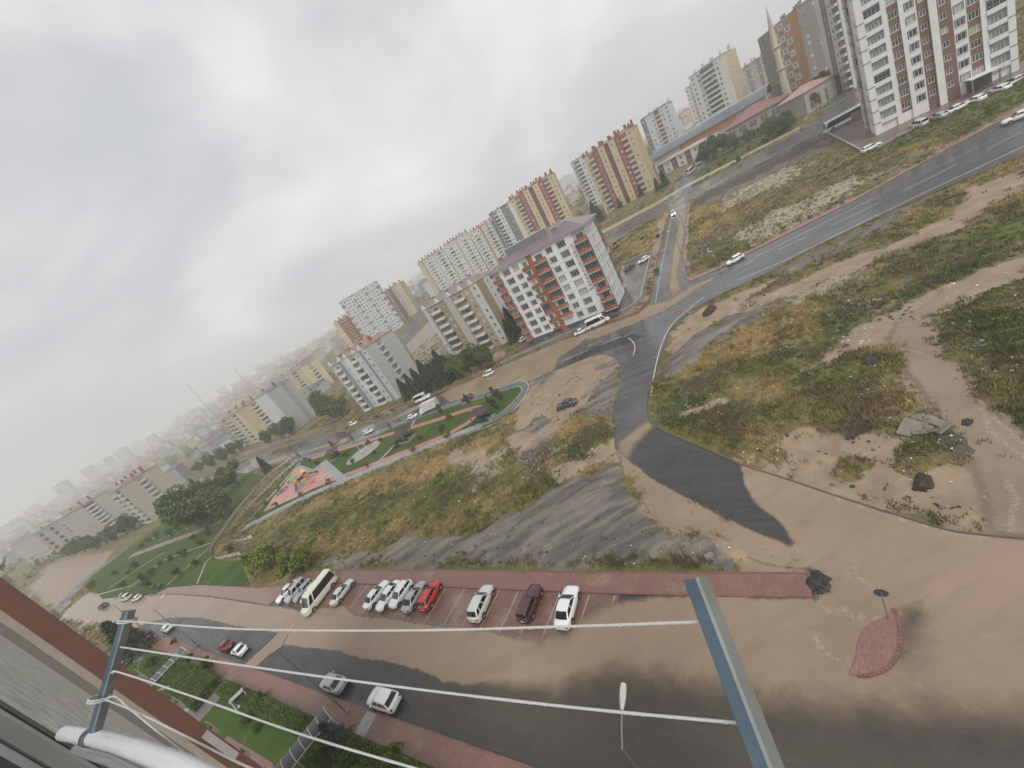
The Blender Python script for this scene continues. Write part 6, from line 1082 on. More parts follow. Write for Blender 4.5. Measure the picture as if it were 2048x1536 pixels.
# litter and stones washed over the waste ground
def scatter(name, areas, n, s0, s1, mats, seed, flat=0.3):
    rr = random.Random(seed); mb = MB()
    for _ in range(n):
        a = rr.choice(areas); u, v = rr.random(), rr.random(); px = (a[0]+(a[2]-a[0])*u, a[1]+(a[3]-a[1])*v); p = G2(px); d = math.hypot(*p)
        i = np.clip(np.searchsorted(xs, p[0])-1, 0, nx-2); j = np.clip(np.searchsorted(ys, p[1])-1, 0, ny-2)
        if HARD[j, i] > -0.3: continue
        s = rr.uniform(s0, s1)*(0.6+d/90); z = float(zt(p[0], p[1])); M = Matrix.Translation((p[0], p[1], z+s*flat*0.3)) @ Matrix.Rotation(rr.uniform(0, 6.3), 4, 'Z') @ Matrix.Rotation(rr.uniform(-.5, .5), 4, 'X')
        mb.box((0, 0, 0), (s, s*rr.uniform(0.4, 0.9), s*flat), M, rr.randrange(len(mats)), 0.7)
    o = obj(name, mb, mats); o['kind'] = 'stuff'
LIT = [pm('litter_white', (0.75, 0.75, 0.73), 0.5, 0.1), pm('litter_cream', (0.6, 0.55, 0.42), 0.6, 0.1), pm('litter_white', (0.75, 0.75, 0.73), 0.5, 0.1), pm('litter_teal', (0.25, 0.38, 0.4), 0.5, 0.1)]
scatter('litter', [(1365, 795, 1445, 840), (1760, 830, 1930, 900), (1800, 880, 1990, 970), (1120, 890, 1210, 925), (1030, 920, 1110, 960), (1380, 770, 1600, 830), (1700, 760, 1840, 820), (1900, 700, 2040, 780), (1560, 660, 1800, 740), (1100, 1090, 1500, 1135), (850, 980, 1010, 1040), (1960, 980, 2040, 1030), (1640, 640, 1760, 700), (1880, 540, 2040, 620), (1390, 480, 1430, 520), (1440, 900, 1560, 940)], 330, 0.08, 0.25, LIT, 5)
scatter('stones', [(1040, 900, 1120, 950), (1700, 600, 1830, 640), (1860, 640, 1990, 720), (1300, 560, 1700, 720), (700, 1040, 1300, 1120), (1060, 790, 1220, 870), (1500, 860, 1980, 1060)], 500, 0.12, 0.4, [pm('rubble_grey', (0.16, 0.145, 0.13), 0.7, 0.3), pm('rubble_dark', (0.05, 0.047, 0.045), 0.7, 0.3), pm('rubble_tan', (0.3, 0.24, 0.17), 0.7, 0.2)], 6, 0.5)
# heaps and slabs
def heap(px, rx, ry, h, m, label, name='earth_heap', rot=0.5):
    p = G2(px); bm = bmesh.new(); bmesh.ops.create_icosphere(bm, subdivisions=3, radius=1.0)
    for v in bm.verts: k = 1+1.1*(fbm(v.co.x*2+px[0], v.co.y*2+v.co.z*2, 0.8, 5)-0.5); v.co = (v.co.x*rx*k, v.co.y*ry*k, max(v.co.z, -0.2)*h*k)
    me = bpy.data.meshes.new(name); bm.to_mesh(me); bm.free(); me.materials.append(m); o = obj(name, me, None); o.location = (p[0], p[1], float(zt(*p))); o.rotation_euler = (0, 0, rot); return tag(o, label, 'heap')
M_SOIL = pm('dark_soil', (0.055, 0.034, 0.022), 0.8, 0.35, 2.0, bump=0.8, bscale=6); M_CHAR = pm('asphalt_rubble', (0.04, 0.038, 0.037), 0.7, 0.4, 2.5, bump=1.0, bscale=5)
heap((1420, 622), 2.0, 1.2, 0.9, M_SOIL, 'small dark brown heap on the sandy strip by the road'); heap((1713, 860), 1.7, 0.6, 0.4, M_SOIL, 'flat dark brown heap left of the broken slabs'); heap((1846, 969), 1.0, 0.55, 0.6, M_SOIL, 'lone brown mound standing in the muddy bank')
heap((1640, 1168), 1.0, 0.8, 0.7, M_CHAR, 'black asphalt rubble heap at the end of the red pavement', 'rubble_heap'); heap((1745, 722), 1.5, 0.8, 0.5, M_CHAR, 'black burnt patch of rubble between weeds and the stream', 'rubble_heap'); heap((1935, 848), 0.55, 0.4, 0.4, M_CHAR, 'dark rock at the right bank of the stream', 'rock'); heap((1860, 566), 1.0, 0.6, 0.5, M_CHAR, 'dark rubble heap on the upper weedy bank', 'rubble_heap')
M_SLAB = pm('broken_slab', (0.21, 0.185, 0.15), 0.6, 0.2, 1.0, bump=0.3)
for i, (px, sx, sy, tilt, tx) in enumerate([((1815, 862), 2.0, 1.4, 0.25, 'leftmost, with a raised edge'), ((1842, 850), 1.8, 1.1, -0.2, 'at the back of the pile'), ((1868, 852), 2.0, 1.2, 0.12, 'on the right of the pile'), ((1850, 868), 1.9, 1.0, -0.3, 'in front of the pile'), ((1885, 868), 1.6, 1.1, 0.35, 'small one at the stream side')]):
    p = G2(px); rr = random.Random(i); pts = [(sx/2, -sy/2*rr.uniform(.6, 1)), (sx/2*rr.uniform(.5, 1), sy/2), (-sx/2*rr.uniform(.1, .4), sy/2*rr.uniform(.6, 1)), (-sx/2, sy/2*rr.uniform(-.1, .6)), (-sx/2*rr.uniform(.5, 1), -sy/2)]; mb = MB(); mb.prism(pts, -0.08, 0.08, 0, True, True)
    o = obj('concrete_slab', mb, M_SLAB); o.location = (p[0], p[1], float(zt(*p))+0.3); o.rotation_euler = (tilt, 0.15*(i-2), i*0.7); tag(o, 'pale broken concrete slab %s' % tx, 'slab', 'broken slabs by the stream')
p = G2((1420, 1116)); mb = MB(); mb.prism([(0.4, 0.25), (-0.35, 0.3), (-0.45, -0.2), (0.1, -0.35), (0.45, -0.15)], 0, 0.35); o = obj('pale_rock', mb, M_SLAB); o.location = (p[0], p[1], float(zt(*p))); tag(o, 'pale block of stone on the dark gravel by the pavement', 'rock')

rngf = np.random.default_rng(8); cs = []
for _ in range(3600):
    a = math.radians(rngf.uniform(-66, 42)); d = rngf.uniform(0, 1)**0.7*1500+215; x, y = math.sin(a)*d, math.cos(a)*d
    if fbm(x, y, 60, 5) < 0.5 or samp(HARD, x, y) > -2 or (d < 420 and a < math.radians(-30)) or (d < 330 and a > math.radians(22)) or np.min(np.hypot(BC_[:, 0]-x, BC_[:, 1]-y)) < (26 if d < 420 else 32): continue
    cs.append((x, y, float(zt(x, y)), rngf.uniform(2.5, 5)))
cs = np.array(cs); kq = 46; P = np.repeat(cs[:, :3], kq, 0) + rngf.normal(0, 0.55, (len(cs)*kq, 3))*np.repeat(cs[:, 3:4], kq, 0); P[:, 2] += np.repeat(cs[:, 3]*0.9, kq); v, f = quads(P, np.repeat(cs[:, 3], kq)*rngf.uniform(0.35, 0.7, len(P)), rngf, 0.3)
# keep the mass out of the built blocks
o = obj('far_trees', fastmesh('far_trees', v, f, [LM['broad']], smooth=False), None); o['kind'] = 'stuff'

rngs = np.random.default_rng(14)      # low scrub on the banks
def scrub(name, lm, n, seed, lo, hi, cond):
    rr = np.random.default_rng(seed); r = 24+rr.uniform(0, 1, n)**1.2*200; th = np.radians(rr.uniform(-70, 70, n)); x, y = r*np.sin(th), r*np.cos(th); k = (samp(HARD, x, y) < -0.8) & (samp(MUD, x, y) < 0.4) & (samp(GRV, x, y) < 0.5) & cond(x, y); x, y = x[k], y[k]; s = rr.uniform(lo, hi, len(x)); q = 44
    P = np.repeat(np.stack([x, y, zt(x, y)+s*0.35], 1), q, 0)+rr.normal(0, 0.42, (len(x)*q, 3))*np.repeat(s, q)[:, None]*np.array([1, 1, 0.6]); v, f = quads(P, np.repeat(s, q)*rr.uniform(0.2, 0.42, len(P)), rr, 0.2); o = obj(name, fastmesh(name, v, f, [lm], smooth=False), None); o['kind'] = 'stuff'
scrub('green_scrub', LM['shrub'], 2600, 1, 0.35, 0.9, lambda x, y: fbm(x, y, 9, 201) > 0.53)
scrub('dry_scrub', leafmat('dry_scrub_twigs', (0.11, 0.075, 0.04), (0.25, 0.18, 0.10), 1.0), 2600, 2, 0.3, 0.8, lambda x, y: fbm(x, y, 8, 203) > 0.54)
# ------------------------------------------------------------------ vehicles
M_TYRE = pm('tyre', (0.018, 0.018, 0.018), 0.7, 0.2); M_RIM = pm('wheel_rim', (0.42, 0.43, 0.44), 0.3, 0.1, metal=0.8); M_HEAD = glass('headlight_glass', (0.55, 0.57, 0.58), 0.1); M_TAIL = glass('tail_lamp', (0.28, 0.012, 0.015), 0.15)
M_CGL = glass('car_glass', (0.014, 0.017, 0.018), 0.05); M_WSG = glass('windscreen', (0.055, 0.075, 0.07), 0.05); M_PLT = pm('number_plate', (0.7, 0.7, 0.68), 0.4, 0.05); M_TRIM = pm('black_trim', (0.025, 0.025, 0.027), 0.5, 0.1)
KIND = {  # length, width, height, bonnet z, boot z, cabin base rear/front, roof rear/front (fractions of length, + = front)
    'sedan': (4.5, 1.78, 1.45, 0.92, 1.0, -0.40, 0.25, -0.21, 0.06), 'hatch': (4.1, 1.75, 1.5, 0.97, 1.03, -0.475, 0.27, -0.36, 0.07), 'suv': (4.4, 1.85, 1.66, 1.04, 1.08, -0.475, 0.25, -0.37, 0.07),
    'van': (4.3, 1.8, 1.85, 1.08, 1.1, -0.487, 0.27, -0.465, 0.12), 'boxy': (4.0, 1.62, 1.42, 0.93, 0.97, -0.36, 0.16, -0.24, 0.03), 'estate': (4.2, 1.65, 1.45, 0.93, 0.97, -0.47, 0.16, -0.44, 0.03), 'minibus': (6.9, 2.05, 2.75, 1.35, 1.3, -0.492, 0.40, -0.48, 0.275), 'bus': (11.5, 2.5, 3.3, 1.3, 1.3, -0.495, 0.493, -0.49, 0.47)}
def vparts(kind):
    L_, W_, Hh, zb, zt2, cr, cf, rr, rf = KIND[kind]; hw = W_/2; big = kind in ('minibus', 'bus')
    body = MB(); st_ = []
    fr = [-0.5, -0.485, -0.44, -0.36, -0.2, 0, 0.15, 0.28, 0.38, 0.45, 0.485, 0.5]
    for f in fr:
        e = max(0, abs(f)-0.36)/0.14; w = hw*(1-0.27*e**2.4-0.04*abs(f)); 
        if f >= cf-0.02: k = (f-cf)/(0.5-cf+1e-6); zz = zb - 0.2*max(k, 0)**2.2 - (0.08 if f > 0.49 else 0)
        elif f <= cr+0.01: k = (cr-f)/(0.5+cr+1e-6); zz = zt2 - 0.1*max(k, 0)**2 - (0.06 if f < -0.49 else 0)
        else: zz = zt2+(zb-zt2)*(f-cr)/(cf-cr)
        z0 = 0.2+0.12*e; st_.append([(f*L_, s*a*w, z) for s, a, z in ((-1, 0.55, z0), (-1, 0.95, z0+0.06), (-1, 1.0, 0.5), (-1, 0.985, zz-0.14), (-1, 0.92, zz-0.02), (-1, 0.45, zz+0.015), (1, 0.45, zz+0.015), (1, 0.92, zz-0.02), (1, 0.985, zz-0.14), (1, 1.0, 0.5), (1, 0.95, z0+0.06), (1, 0.55, z0))])
    body.loft([[Vector(p) for p in r] for r in st_], 0, True, True)
    # cabin: rings from belt line to roof
    zl = min(zb, zt2)-0.06; rings = []; wt = hw*(0.90 if big else 0.74); wl = hw*(0.955 if big else 0.91)
    for k, ins in ((0, 0), (0.5, 0), (0.86, 0.0), (0.96, 0.05), (1.0, 0.16)):
        x0 = L_*(cr+(rr-cr)*min(k/0.93, 1)) + ins*0.7; x1 = L_*(cf+(rf-cf)*min(k/0.93, 1)) - ins*0.7; w = wl+(wt-wl)*min(k/0.9, 1) - ins*0.7; z = zl+(Hh-zl)*k; c = 0.13
        rings.append([Vector(p) for p in ((x0+c*.6, -w, z), (x0+(x1-x0)*.5, -w*1.01, z), (x1-c*1.6, -w, z), (x1, -w*0.72, z), (x1+0.03, 0, z), (x1, w*0.72, z), (x1-c*1.6, w, z), (x0+(x1-x0)*.5, w*1.01, z), (x0+c*.6, w, z), (x0, w*0.75, z), (x0-0.02, 0, z), (x0, -w*0.75, z))])
    body.loft(rings, 0, True, True)
    def P(fx, side, k):   # point on the cabin side surface
        x0 = L_*(cr+(rr-cr)*min(k/0.93, 1)); x1 = L_*(cf+(rf-cf)*min(k/0.93, 1)); w = wl+(wt-wl)*min(k/0.9, 1)+0.02; return Vector((x0+(x1-x0)*fx, side*w, zl+(Hh-zl)*k))
    g = {'side': [], 'front': None, 'rear': None}; k0 = (max(zb, zt2)+0.03-zl)/(Hh-zl); k1 = 0.88
    div = {'minibus': [(0.03, 0.80), (0.82, 0.97)], 'bus': [(0.02, 0.985)], 'van': [(0.04, 0.30), (0.33, 0.62), (0.65, 0.96)]}.get(kind, [(0.03, 0.47), (0.50, 0.97)])
    if kind in ('suv', 'estate'): div = [(0.05, 0.24), (0.27, 0.56), (0.59, 0.94)]
    for sd in (-1, 1):
        for a, b in div:
            mb = MB(); q = [P(a+0.012, sd, k0), P(b, sd, k0), P(min(b, 0.93), sd, k1), P(a+0.03, sd, k1)]; mb.add(q, [(0, 1, 2, 3)]); g['side'].append(mb)
    def E(x, w, z): return Vector((x, w, z))
    kk = 0.92
    def fr_(c0, r0, sgn, ka, kb, wf):
        pts = []
        for k, w in ((ka, 1), (kb, 1)):
            x = L_*(c0+(r0-c0)*min(k/0.93, 1)) + sgn*0.02; ww = (wl+(wt-wl)*min(k/0.9, 1))*wf; z = zl+(Hh-zl)*k; x += sgn*0.012; pts.append([E(x, -ww, z), E(x+sgn*0.035, 0, z), E(x, ww, z)])
        mb = MB(); mb.add(pts[0]+pts[1], [(0, 1, 4, 3), (1, 2, 5, 4)]); return mb
    kf = (zb+0.02-zl)/(Hh-zl); kr = (zt2+(0.1 if kind in ('hatch', 'suv', 'van', 'estate') else 0.03)-zl)/(Hh-zl)
    g['front'] = fr_(cf, rf, 1, kf, kk, 0.88); g['rear'] = fr_(cr, rr, -1, kr if not big else 0.45, kk, 0.88)
    if kind == 'bus': pass
    xs_ = (0.31*L_, -0.29*L_) if not big else (0.33*L_, -0.27*L_); R_ = 0.32 if not big else (0.37 if kind == 'minibus' else 0.5)
    arch = []
    for x in xs_:
        for sd in (-1, 1):
            mb = MB(); n = 12; c = Vector((x, sd*(hw*0.985+0.008), R_)); pts = [c+Vector((math.cos(a)*R_*1.22, 0, math.sin(a)*R_*1.22)) for a in np.linspace(-0.35, math.pi+0.35, n)]; mb.add(pts, [tuple(range(n))]); arch.append(mb)
    ty = MB(); ty.tube((0, -0.1, 0), (0, 0.1, 0), R_, None, 18); rim = MB(); rim.tube((0, -0.112, 0), (0, 0.112, 0), R_*0.63, None, 14)
    hl = MB(); hl.box((0, 0, 0), (0.2, 0.36, 0.15)); tl = MB(); tl.box((0, 0, 0), (0.09, 0.26, 0.2)); mir = MB(); mir.box((0, 0, 0), (0.14, 0.2, 0.13))
    return dict(body=body, side=g['side'], front=g['front'], rear=g['rear'], arch=arch, tyre=ty, rim=rim, hl=hl, tl=tl, mir=mir, xs=xs_, R=R_, dim=(L_, W_, Hh, zb, zt2, cr, cf, rr, rf))
VP = {}
def vmesh(kind):
    if kind not in VP:
        d = vparts(kind); e = dict(d)
        e['side'] = [m.mesh('side_window', [M_CGL]) for m in d['side']]; e['front'] = d['front'].mesh('windscreen', [M_WSG]); e['rear'] = d['rear'].mesh('rear_window', [M_CGL]); e['arch'] = [m.mesh('wheel_arch', [M_TRIM]) for m in d['arch']]
        e['tyre'] = d['tyre'].mesh('wheel', [M_TYRE]); e['rim'] = d['rim'].mesh('rim', [M_RIM]); e['hl'] = d['hl'].mesh('headlight', [M_HEAD]); e['tl'] = d['tl'].mesh('tail_light', [M_TAIL]); VP[kind] = e
    return VP[kind]
BODY = {}
def slopeM(x, y, dx, dy, dz):
    f = Vector((dx, dy, float(hgt(x+dx, y+dy)-hgt(x-dx, y-dy))/2)).normalized(); l = Vector((-dy, dx, float(hgt(x-dy, y+dx)-hgt(x+dy, y-dx))/2)).normalized(); u = f.cross(l).normalized(); l = u.cross(f)
    return Matrix(((f.x, l.x, u.x, x), (f.y, l.y, u.y, y), (f.z, l.z, u.z, float(hgt(x, y))+dz), (0, 0, 0, 1)))
def car(kind, col, xy, hd, label, dz=0.05, name=None, group=None, lit=False, cat=None, steel=False):
    e = vmesh(kind); L_, W_, Hh, zb, zt2, cr, cf, rr, rf = e['dim']; d = np.array(hd, float); d /= np.hypot(*d)
    cat = cat or {'minibus': 'minibus', 'bus': 'bus', 'van': 'van'}.get(kind, 'car'); name = name or {'minibus': 'minibus', 'bus': 'bus', 'van': 'minivan', 'suv': 'parked_car'}.get(kind, 'parked_car')
    t_ = thing(name, label, cat, (0, 0, 0), 0, group); t_.matrix_basis = slopeM(xy[0], xy[1], d[0], d[1], dz)
    k = (kind, col)
    if k not in BODY: BODY[k] = e['body'].mesh('body', [paint('paint_%s' % col[0], col[1])])
    obj('body', BODY[k], None, t_)
    for m_ in e['side']: obj('side_window', m_, None, t_)
    obj('windscreen', e['front'], None, t_); obj('rear_window', e['rear'], None, t_)
    for i, m_ in enumerate(e['arch']): obj('wheel_arch', m_, None, t_)
    for x in e['xs']:
        for sd in (-1, 1): o = obj('wheel', e['tyre'], None, t_, Matrix.Translation((x, sd*(W_/2-0.085), e['R']))); obj('rim', e['rim'], None, o)
    for sd in (-1, 1):
        o = obj('headlight', e['hl'], None, t_, Matrix.Translation((L_*0.470, sd*W_*0.31, zb-0.40)) @ Matrix.Rotation(-sd*0.35, 4, 'Z'))
        if lit: o.data = LITM
        obj('tail_light', e['tl'], None, t_, Matrix.Translation((-L_*0.492, sd*W_*0.36, zt2-0.2)) @ Matrix.Rotation(sd*0.3, 4, 'Z'))
        obj('mirror', MIRM(col), None, t_, Matrix.Translation((L_*(cf+rf)/2+L_*0.02, sd*(W_/2+0.06), zb+0.06)))
    obj('number_plate', PLTM, None, t_, Matrix.Translation((-L_*0.503, 0, 0.62))); obj('number_plate', PLTM, None, t_, Matrix.Translation((L_*0.503, 0, 0.45)))
    for m_ in TRM(kind): obj('bumper_trim', m_, None, t_)
    return t_
_pm = MB(); _pm.box((0, 0, 0), (0.04, 0.5, 0.11)); PLTM = _pm.mesh('number_plate', [M_PLT]); _mm = {}; _tr = {}
_hm = MB(); _hm.box((0, 0, 0), (0.2, 0.36, 0.15)); _lm = bpy.data.materials.new('lit_headlight'); _lm.use_nodes = True; _lm.node_tree.nodes['Principled BSDF'].inputs['Emission Color'].default_value = (1, 0.85, 0.6, 1); _lm.node_tree.nodes['Principled BSDF'].inputs['Emission Strength'].default_value = 25; LITM = _hm.mesh('headlight', [_lm])
def MIRM(col):
    if col not in _mm: mb = MB(); mb.box((0, 0, 0), (0.14, 0.2, 0.13)); _mm[col] = mb.mesh('mirror', [paint('paint_%s' % col[0], col[1])])
    return _mm[col]
def TRM(kind):
    if kind not in _tr:
        L_, W_ = KIND[kind][:2]; mb = MB(); mb.box((L_*0.492, 0, 0.34), (0.09, W_*0.66, 0.12)); m2 = MB(); m2.box((-L_*0.492, 0, 0.36), (0.09, W_*0.66, 0.14)); _tr[kind] = [mb.mesh('bumper_trim', [M_TRIM]), m2.mesh('bumper_trim', [M_TRIM])]
    return _tr[kind]
WHT = ('white', (0.78, 0.78, 0.77)); IVO = ('ivory', (0.70, 0.68, 0.56)); SIL = ('silver', (0.42, 0.43, 0.43)); GRN_ = ('grey_green', (0.30, 0.34, 0.33)); REDC = ('red', (0.50, 0.02, 0.022)); MARC = ('maroon', (0.075, 0.022, 0.03)); WINE = ('wine', (0.20, 0.018, 0.025)); BLU = ('steel_blue', (0.05, 0.075, 0.115)); DRK_ = ('dark_grey', (0.04, 0.042, 0.048)); PEA = ('pearl', (0.58, 0.58, 0.55)); RUS = ('rust', (0.24, 0.09, 0.07))
def parked(kind, col, top, bot, nose_up, label, **k):
    """car in a bay from the contact points of its two wheels on the side towards the frame's right"""
    a, b = np.array(G2(top, 0.05)), np.array(G2(bot, 0.05)); d = (a-b)/np.hypot(*(a-b)); L_, W_ = KIND[kind][:2]; left = np.array([-d[1], d[0]])
    c = (a+b)/2 + left*(W_/2-0.1); f = d if nose_up else -d; xo = sum(vmesh(kind)['xs'])/2; car(kind, col, c-f*xo, f, label, group='cars parked in the red bays', **k)
def one(kind, col, w, up, nose_up, front, label, **k):
    """same, from one wheel contact; front tells which axle"""
    a = np.array(G2(w, 0.05)); d = -bdn; L_, W_ = KIND[kind][:2]; left = np.array([-d[1], d[0]]); f = d if nose_up else -d
    x = vmesh(kind)['xs'][0 if front else 1]; car(kind, col, a+left*(W_/2-0.1)-f*x, f, label, group='cars parked in the red bays', **k)
one('sedan', WHT, (569, 1202), 0, False, True, 'white saloon, leftmost in the bays, nose to the road')
one('van', SIL, (588, 1202), 0, False, True, 'silver white minivan second from the left, nose to the road')
one('estate', GRN_, (603, 1200), 0, False, True, 'old grey green estate car squeezed beside the minivan')
one('boxy', WHT, (618, 1203), 0, False, True, 'small white car half hidden behind the cream minibus')
parked('minibus', IVO, (668, 1174), (632, 1221), False, 'cream minibus with a long dark side window, in the parking bays')
parked('sedan', PEA, (707, 1172), (683, 1205), True, 'pearl white saloon standing alone right of the cream minibus')
one('sedan', WHT, (751, 1213), 0, True, False, 'white saloon with red tail lamps to the road, first of five')
one('sedan', ('bright_white', (0.8, 0.8, 0.8)), (775, 1217), 0, False, True, 'white saloon with its windscreen to the road, second of five')
parked('hatch', WHT, (825, 1178), (801, 1213), False, 'white hatchback with its windscreen to the road, third of five')
parked('sedan', ('silver_grey', (0.36, 0.36, 0.36)), (854, 1176), (830, 1220), True, 'silver grey saloon beside the red car')
parked('hatch', REDC, (884, 1177), (865, 1215), True, 'bright red hatchback, last of the five cars')
parked('suv', PEA, (988, 1191), (970, 1235), True, 'silver white off-roader with black rear window, alone in a bay')
parked('estate', MARC, (1085, 1191), (1068, 1236), True, 'dark maroon boxy estate car in the bays')
parked('sedan', ('pure_white', (0.82, 0.82, 0.82)), (1160, 1195), (1147, 1248), True, 'large white saloon, rightmost in the bays')
def kerbcar(kind, col, fw, rw, label, left_side=True, **k):
    """car standing along a road: contacts of front and rear wheel of the side nearest the lens"""
    a, b = np.array(G2(fw, 0.05)), np.array(G2(rw, 0.05)); d = (a-b)/np.hypot(*(a-b)); W_ = KIND[kind][1]; n = np.array([-d[1], d[0]]); n = n if np.dot(n, (a+b)/2) > 0 else -n
    c = (a+b)/2 + n*(W_/2-0.1); car(kind, col, c-d*sum(vmesh(kind)['xs'])/2, d, label, **k)
def atcar(kind, col, px, hp, label, **k):
    """car centred at ground pixel px, heading towards ground pixel hp"""
    a = np.array(G2(px)); b = np.array(G2(hp)); car(kind, col, a, b-a, label, **k)
def scar(kind, col, px, label, rev=False, **k):   # along the near street
    a = np.array(G2(px)); car(kind, col, a+VV*0.75, UU if not rev else -UU, label, **k)
scar('suv', ('snow_white', (0.8, 0.8, 0.79)), (766, 1423), 'white off-roader with black rear glass beside the near pavement', group='cars along the near pavement')
scar('sedan', SIL, (664, 1387), 'silver saloon with dark windows in front of the white off-roader', group='cars along the near pavement')
scar('boxy', WHT, (476, 1314), 'old white boxy car touching the wine red car', group='cars along the near pavement')
scar('boxy', WINE, (448, 1304), 'wine red car standing before the old white car', group='cars along the near pavement')
scar('estate', WHT, (331, 1266), 'white car by the cedar and the lamp post', group='cars along the near pavement')
atcar('van', IVO, (257, 1198), (230, 1206), 'ivory van at the bend by the left park'); atcar('estate', WHT, (277, 1199), (250, 1206), 'white car behind the ivory van at the bend'); atcar('sedan', DRK_, (209, 1214), (190, 1218), 'dark saloon at the far bend of the near street')
kerbcar('sedan', BLU, (1121, 820), (1145, 813), 'steel blue saloon standing on the muddy triangle')
kerbcar('hatch', WHT, (1463, 531), (1486, 518), 'white hatchback on the main road near the junction corner')
atcar('sedan', WHT, (1347, 429), (1351, 440), 'white car coming down the side street with lights on', lit=True)
atcar('sedan', WHT, (2040, 238), (2010, 250), 'white saloon at the right end of the main road')
atcar('minibus', WHT, (848, 800), (880, 786), 'white minibus parked along the far side of the main road')
atcar('hatch', WHT, (827, 836), (850, 827), 'white hatchback behind the box truck'); atcar('hatch', WINE, (936, 799), (905, 810), 'wine red car meeting the box truck on the main road'); atcar('van', WHT, (979, 751), (960, 758), 'white minivan at the roadside below the beige block')
atcar('van', WHT, (708, 850), (740, 838), 'white van on the wet side of the main road by the grey block'); atcar('estate', WHT, (739, 866), (760, 857), 'white car following behind the white hatchback, before the park'); atcar('hatch', ('dusty_red', (0.36, 0.2, 0.17)), (670, 887), (650, 895), 'dusty red car on the main road beside the park')
for i, (p, c, tx) in enumerate([((759, 835), DRK_, 'dark car'), ((775, 829), ('mid_grey', (0.25, 0.25, 0.26)), 'grey car'), ((790, 821), WINE, 'wine red car')]): atcar('hatch', c, p, (p[0]+20, p[1]-8), '%s in the row at the foot of the grey block' % tx, group='cars at the foot of the grey block')
atcar('sedan', WHT, (436, 942), (460, 932), 'white car on the misty far bend of the main road'); atcar('van', WHT, (358, 968), (372, 960), 'white van at the misty bend under the cream block')
for i, (p, k_, c, tx) in enumerate([((1743, 300), 'hatch', WHT, 'white car on the left corner of the tower yard'), ((1838, 254), 'van', PEA, 'pale minivan before the white tower wall'), ((1878, 238), 'hatch', SIL, 'silver car low behind the yard wall'), ((1918, 220), 'sedan', WHT, 'white saloon before the brown window stripe'), ((1952, 205), 'hatch', ('snow_white', (0.8, 0.8, 0.79)), 'white hatchback below the entrance canopy'), ((2000, 184), 'hatch', WHT, 'white car right of the entrance canopy'), ((2040, 164), 'sedan', PEA, 'pale car at the far right of the tower yard')]): car(k_, c, G2(p), np.array([0.75, -0.66])*(0.9 if i % 3 == 0 else -0.35)+np.array([0.66, 0.75])*(0.3 if i % 3 == 0 else 0.94), tx, dz=0.08, group='cars in the tower yard')
atcar('bus', WHT, (1692, 246), (1662, 262), 'white coach with long dark windows beside the tower yard')
atcar('van', WHT, (1684, 178), (1680, 190), 'white minivan on the grey yard under the orange tower')
atcar('sedan', WHT, (1165, 666), (1190, 654), 'white saloon along the front of the white block', dz=0.08); atcar('minibus', ('off_white', (0.72, 0.72, 0.70)), (1199, 650), (1225, 638), 'white minibus in front of the white block', dz=0.08); atcar('estate', DRK_, (1230, 634), (1250, 623), 'dark car right of the minibus by the white block', dz=0.08)
atcar('hatch', WHT, (1289, 523), (1280, 528), 'white car at the right wall of the white block yard', dz=0.08); atcar('sedan', DRK_, (1260, 538), (1270, 530), 'dark saloon in the white block side yard', dz=0.08); atcar('hatch', WHT, (1050, 680), (1060, 672), 'white car peeping out at the left foot of the white block', dz=0.08)
atcar('minibus', ('silver_light', (0.5, 0.5, 0.5)), (1384, 345), (1400, 330), 'light silver minibus on the back street'); atcar('sedan', WHT, (1400, 327), (1410, 318), 'white car before the silver minibus on the back street'); atcar('hatch', RUS, (1358, 358), (1354, 368), 'rusty red car coming along the back street')
for i, p in enumerate([(878, 738), (886, 732), (896, 752)]): atcar('hatch', WHT, p, (p[0]+10, p[1]-5), '%s pale car behind the pines in the brown car yard' % ['left', 'middle', 'near'][i], group='cars in the brown car yard')
# box truck
a = np.array(G2((862, 822))); b_ = np.array(G2((835, 834))); d = (b_-a)/np.hypot(*(b_-a)); t_ = thing('box_truck', 'white lorry with a big cream box body on the main road', 'truck'); t_.matrix_basis = slopeM(a[0], a[1], d[0], d[1], 0.05)
mb = MB(); mb.box((-0.9, 0, 2.15), (5.6, 2.3, 2.5)); obj('cargo_box', mb, pm('truck_box', (0.62, 0.60, 0.52), 0.4, 0.08, 0.5), t_)
mb = MB(); mb.loft([[Vector((x, s*w, z)) for s, w, z in ((-1, 1.0, 0.45), (-1, 1.02, 1.3), (-1, 0.92, h), (1, 0.92, h), (1, 1.02, 1.3), (1, 1.0, 0.45))] for x, h in ((1.95, 2.3), (2.7, 2.3), (3.3, 1.5), (3.5, 1.35))], 0, True, False); obj('cab', mb, paint('paint_white', WHT[1]), t_)
mb = MB(); mb.quad((2.76, -0.85, 2.24), (2.76, 0.85, 2.24), (3.30, 0.9, 1.58), (3.30, -0.9, 1.58)); obj('windscreen', mb, M_WSG, t_)
mb = MB(); mb.box((0, 0, 0.6), (6.6, 0.9, 0.25)); obj('chassis', mb, M_TRIM, t_)
for x in (2.6, -1.8):
    for sd in (-1, 1): mb = MB(); mb.tube((x, sd*0.8, 0.42), (x, sd*1.06, 0.42), 0.42, None, 16); o = obj('wheel', mb, M_TYRE, t_); mb = MB(); mb.tube((x, sd*0.79, 0.42), (x, sd*1.07, 0.42), 0.24, None, 12); obj('rim', mb, M_RIM, o)
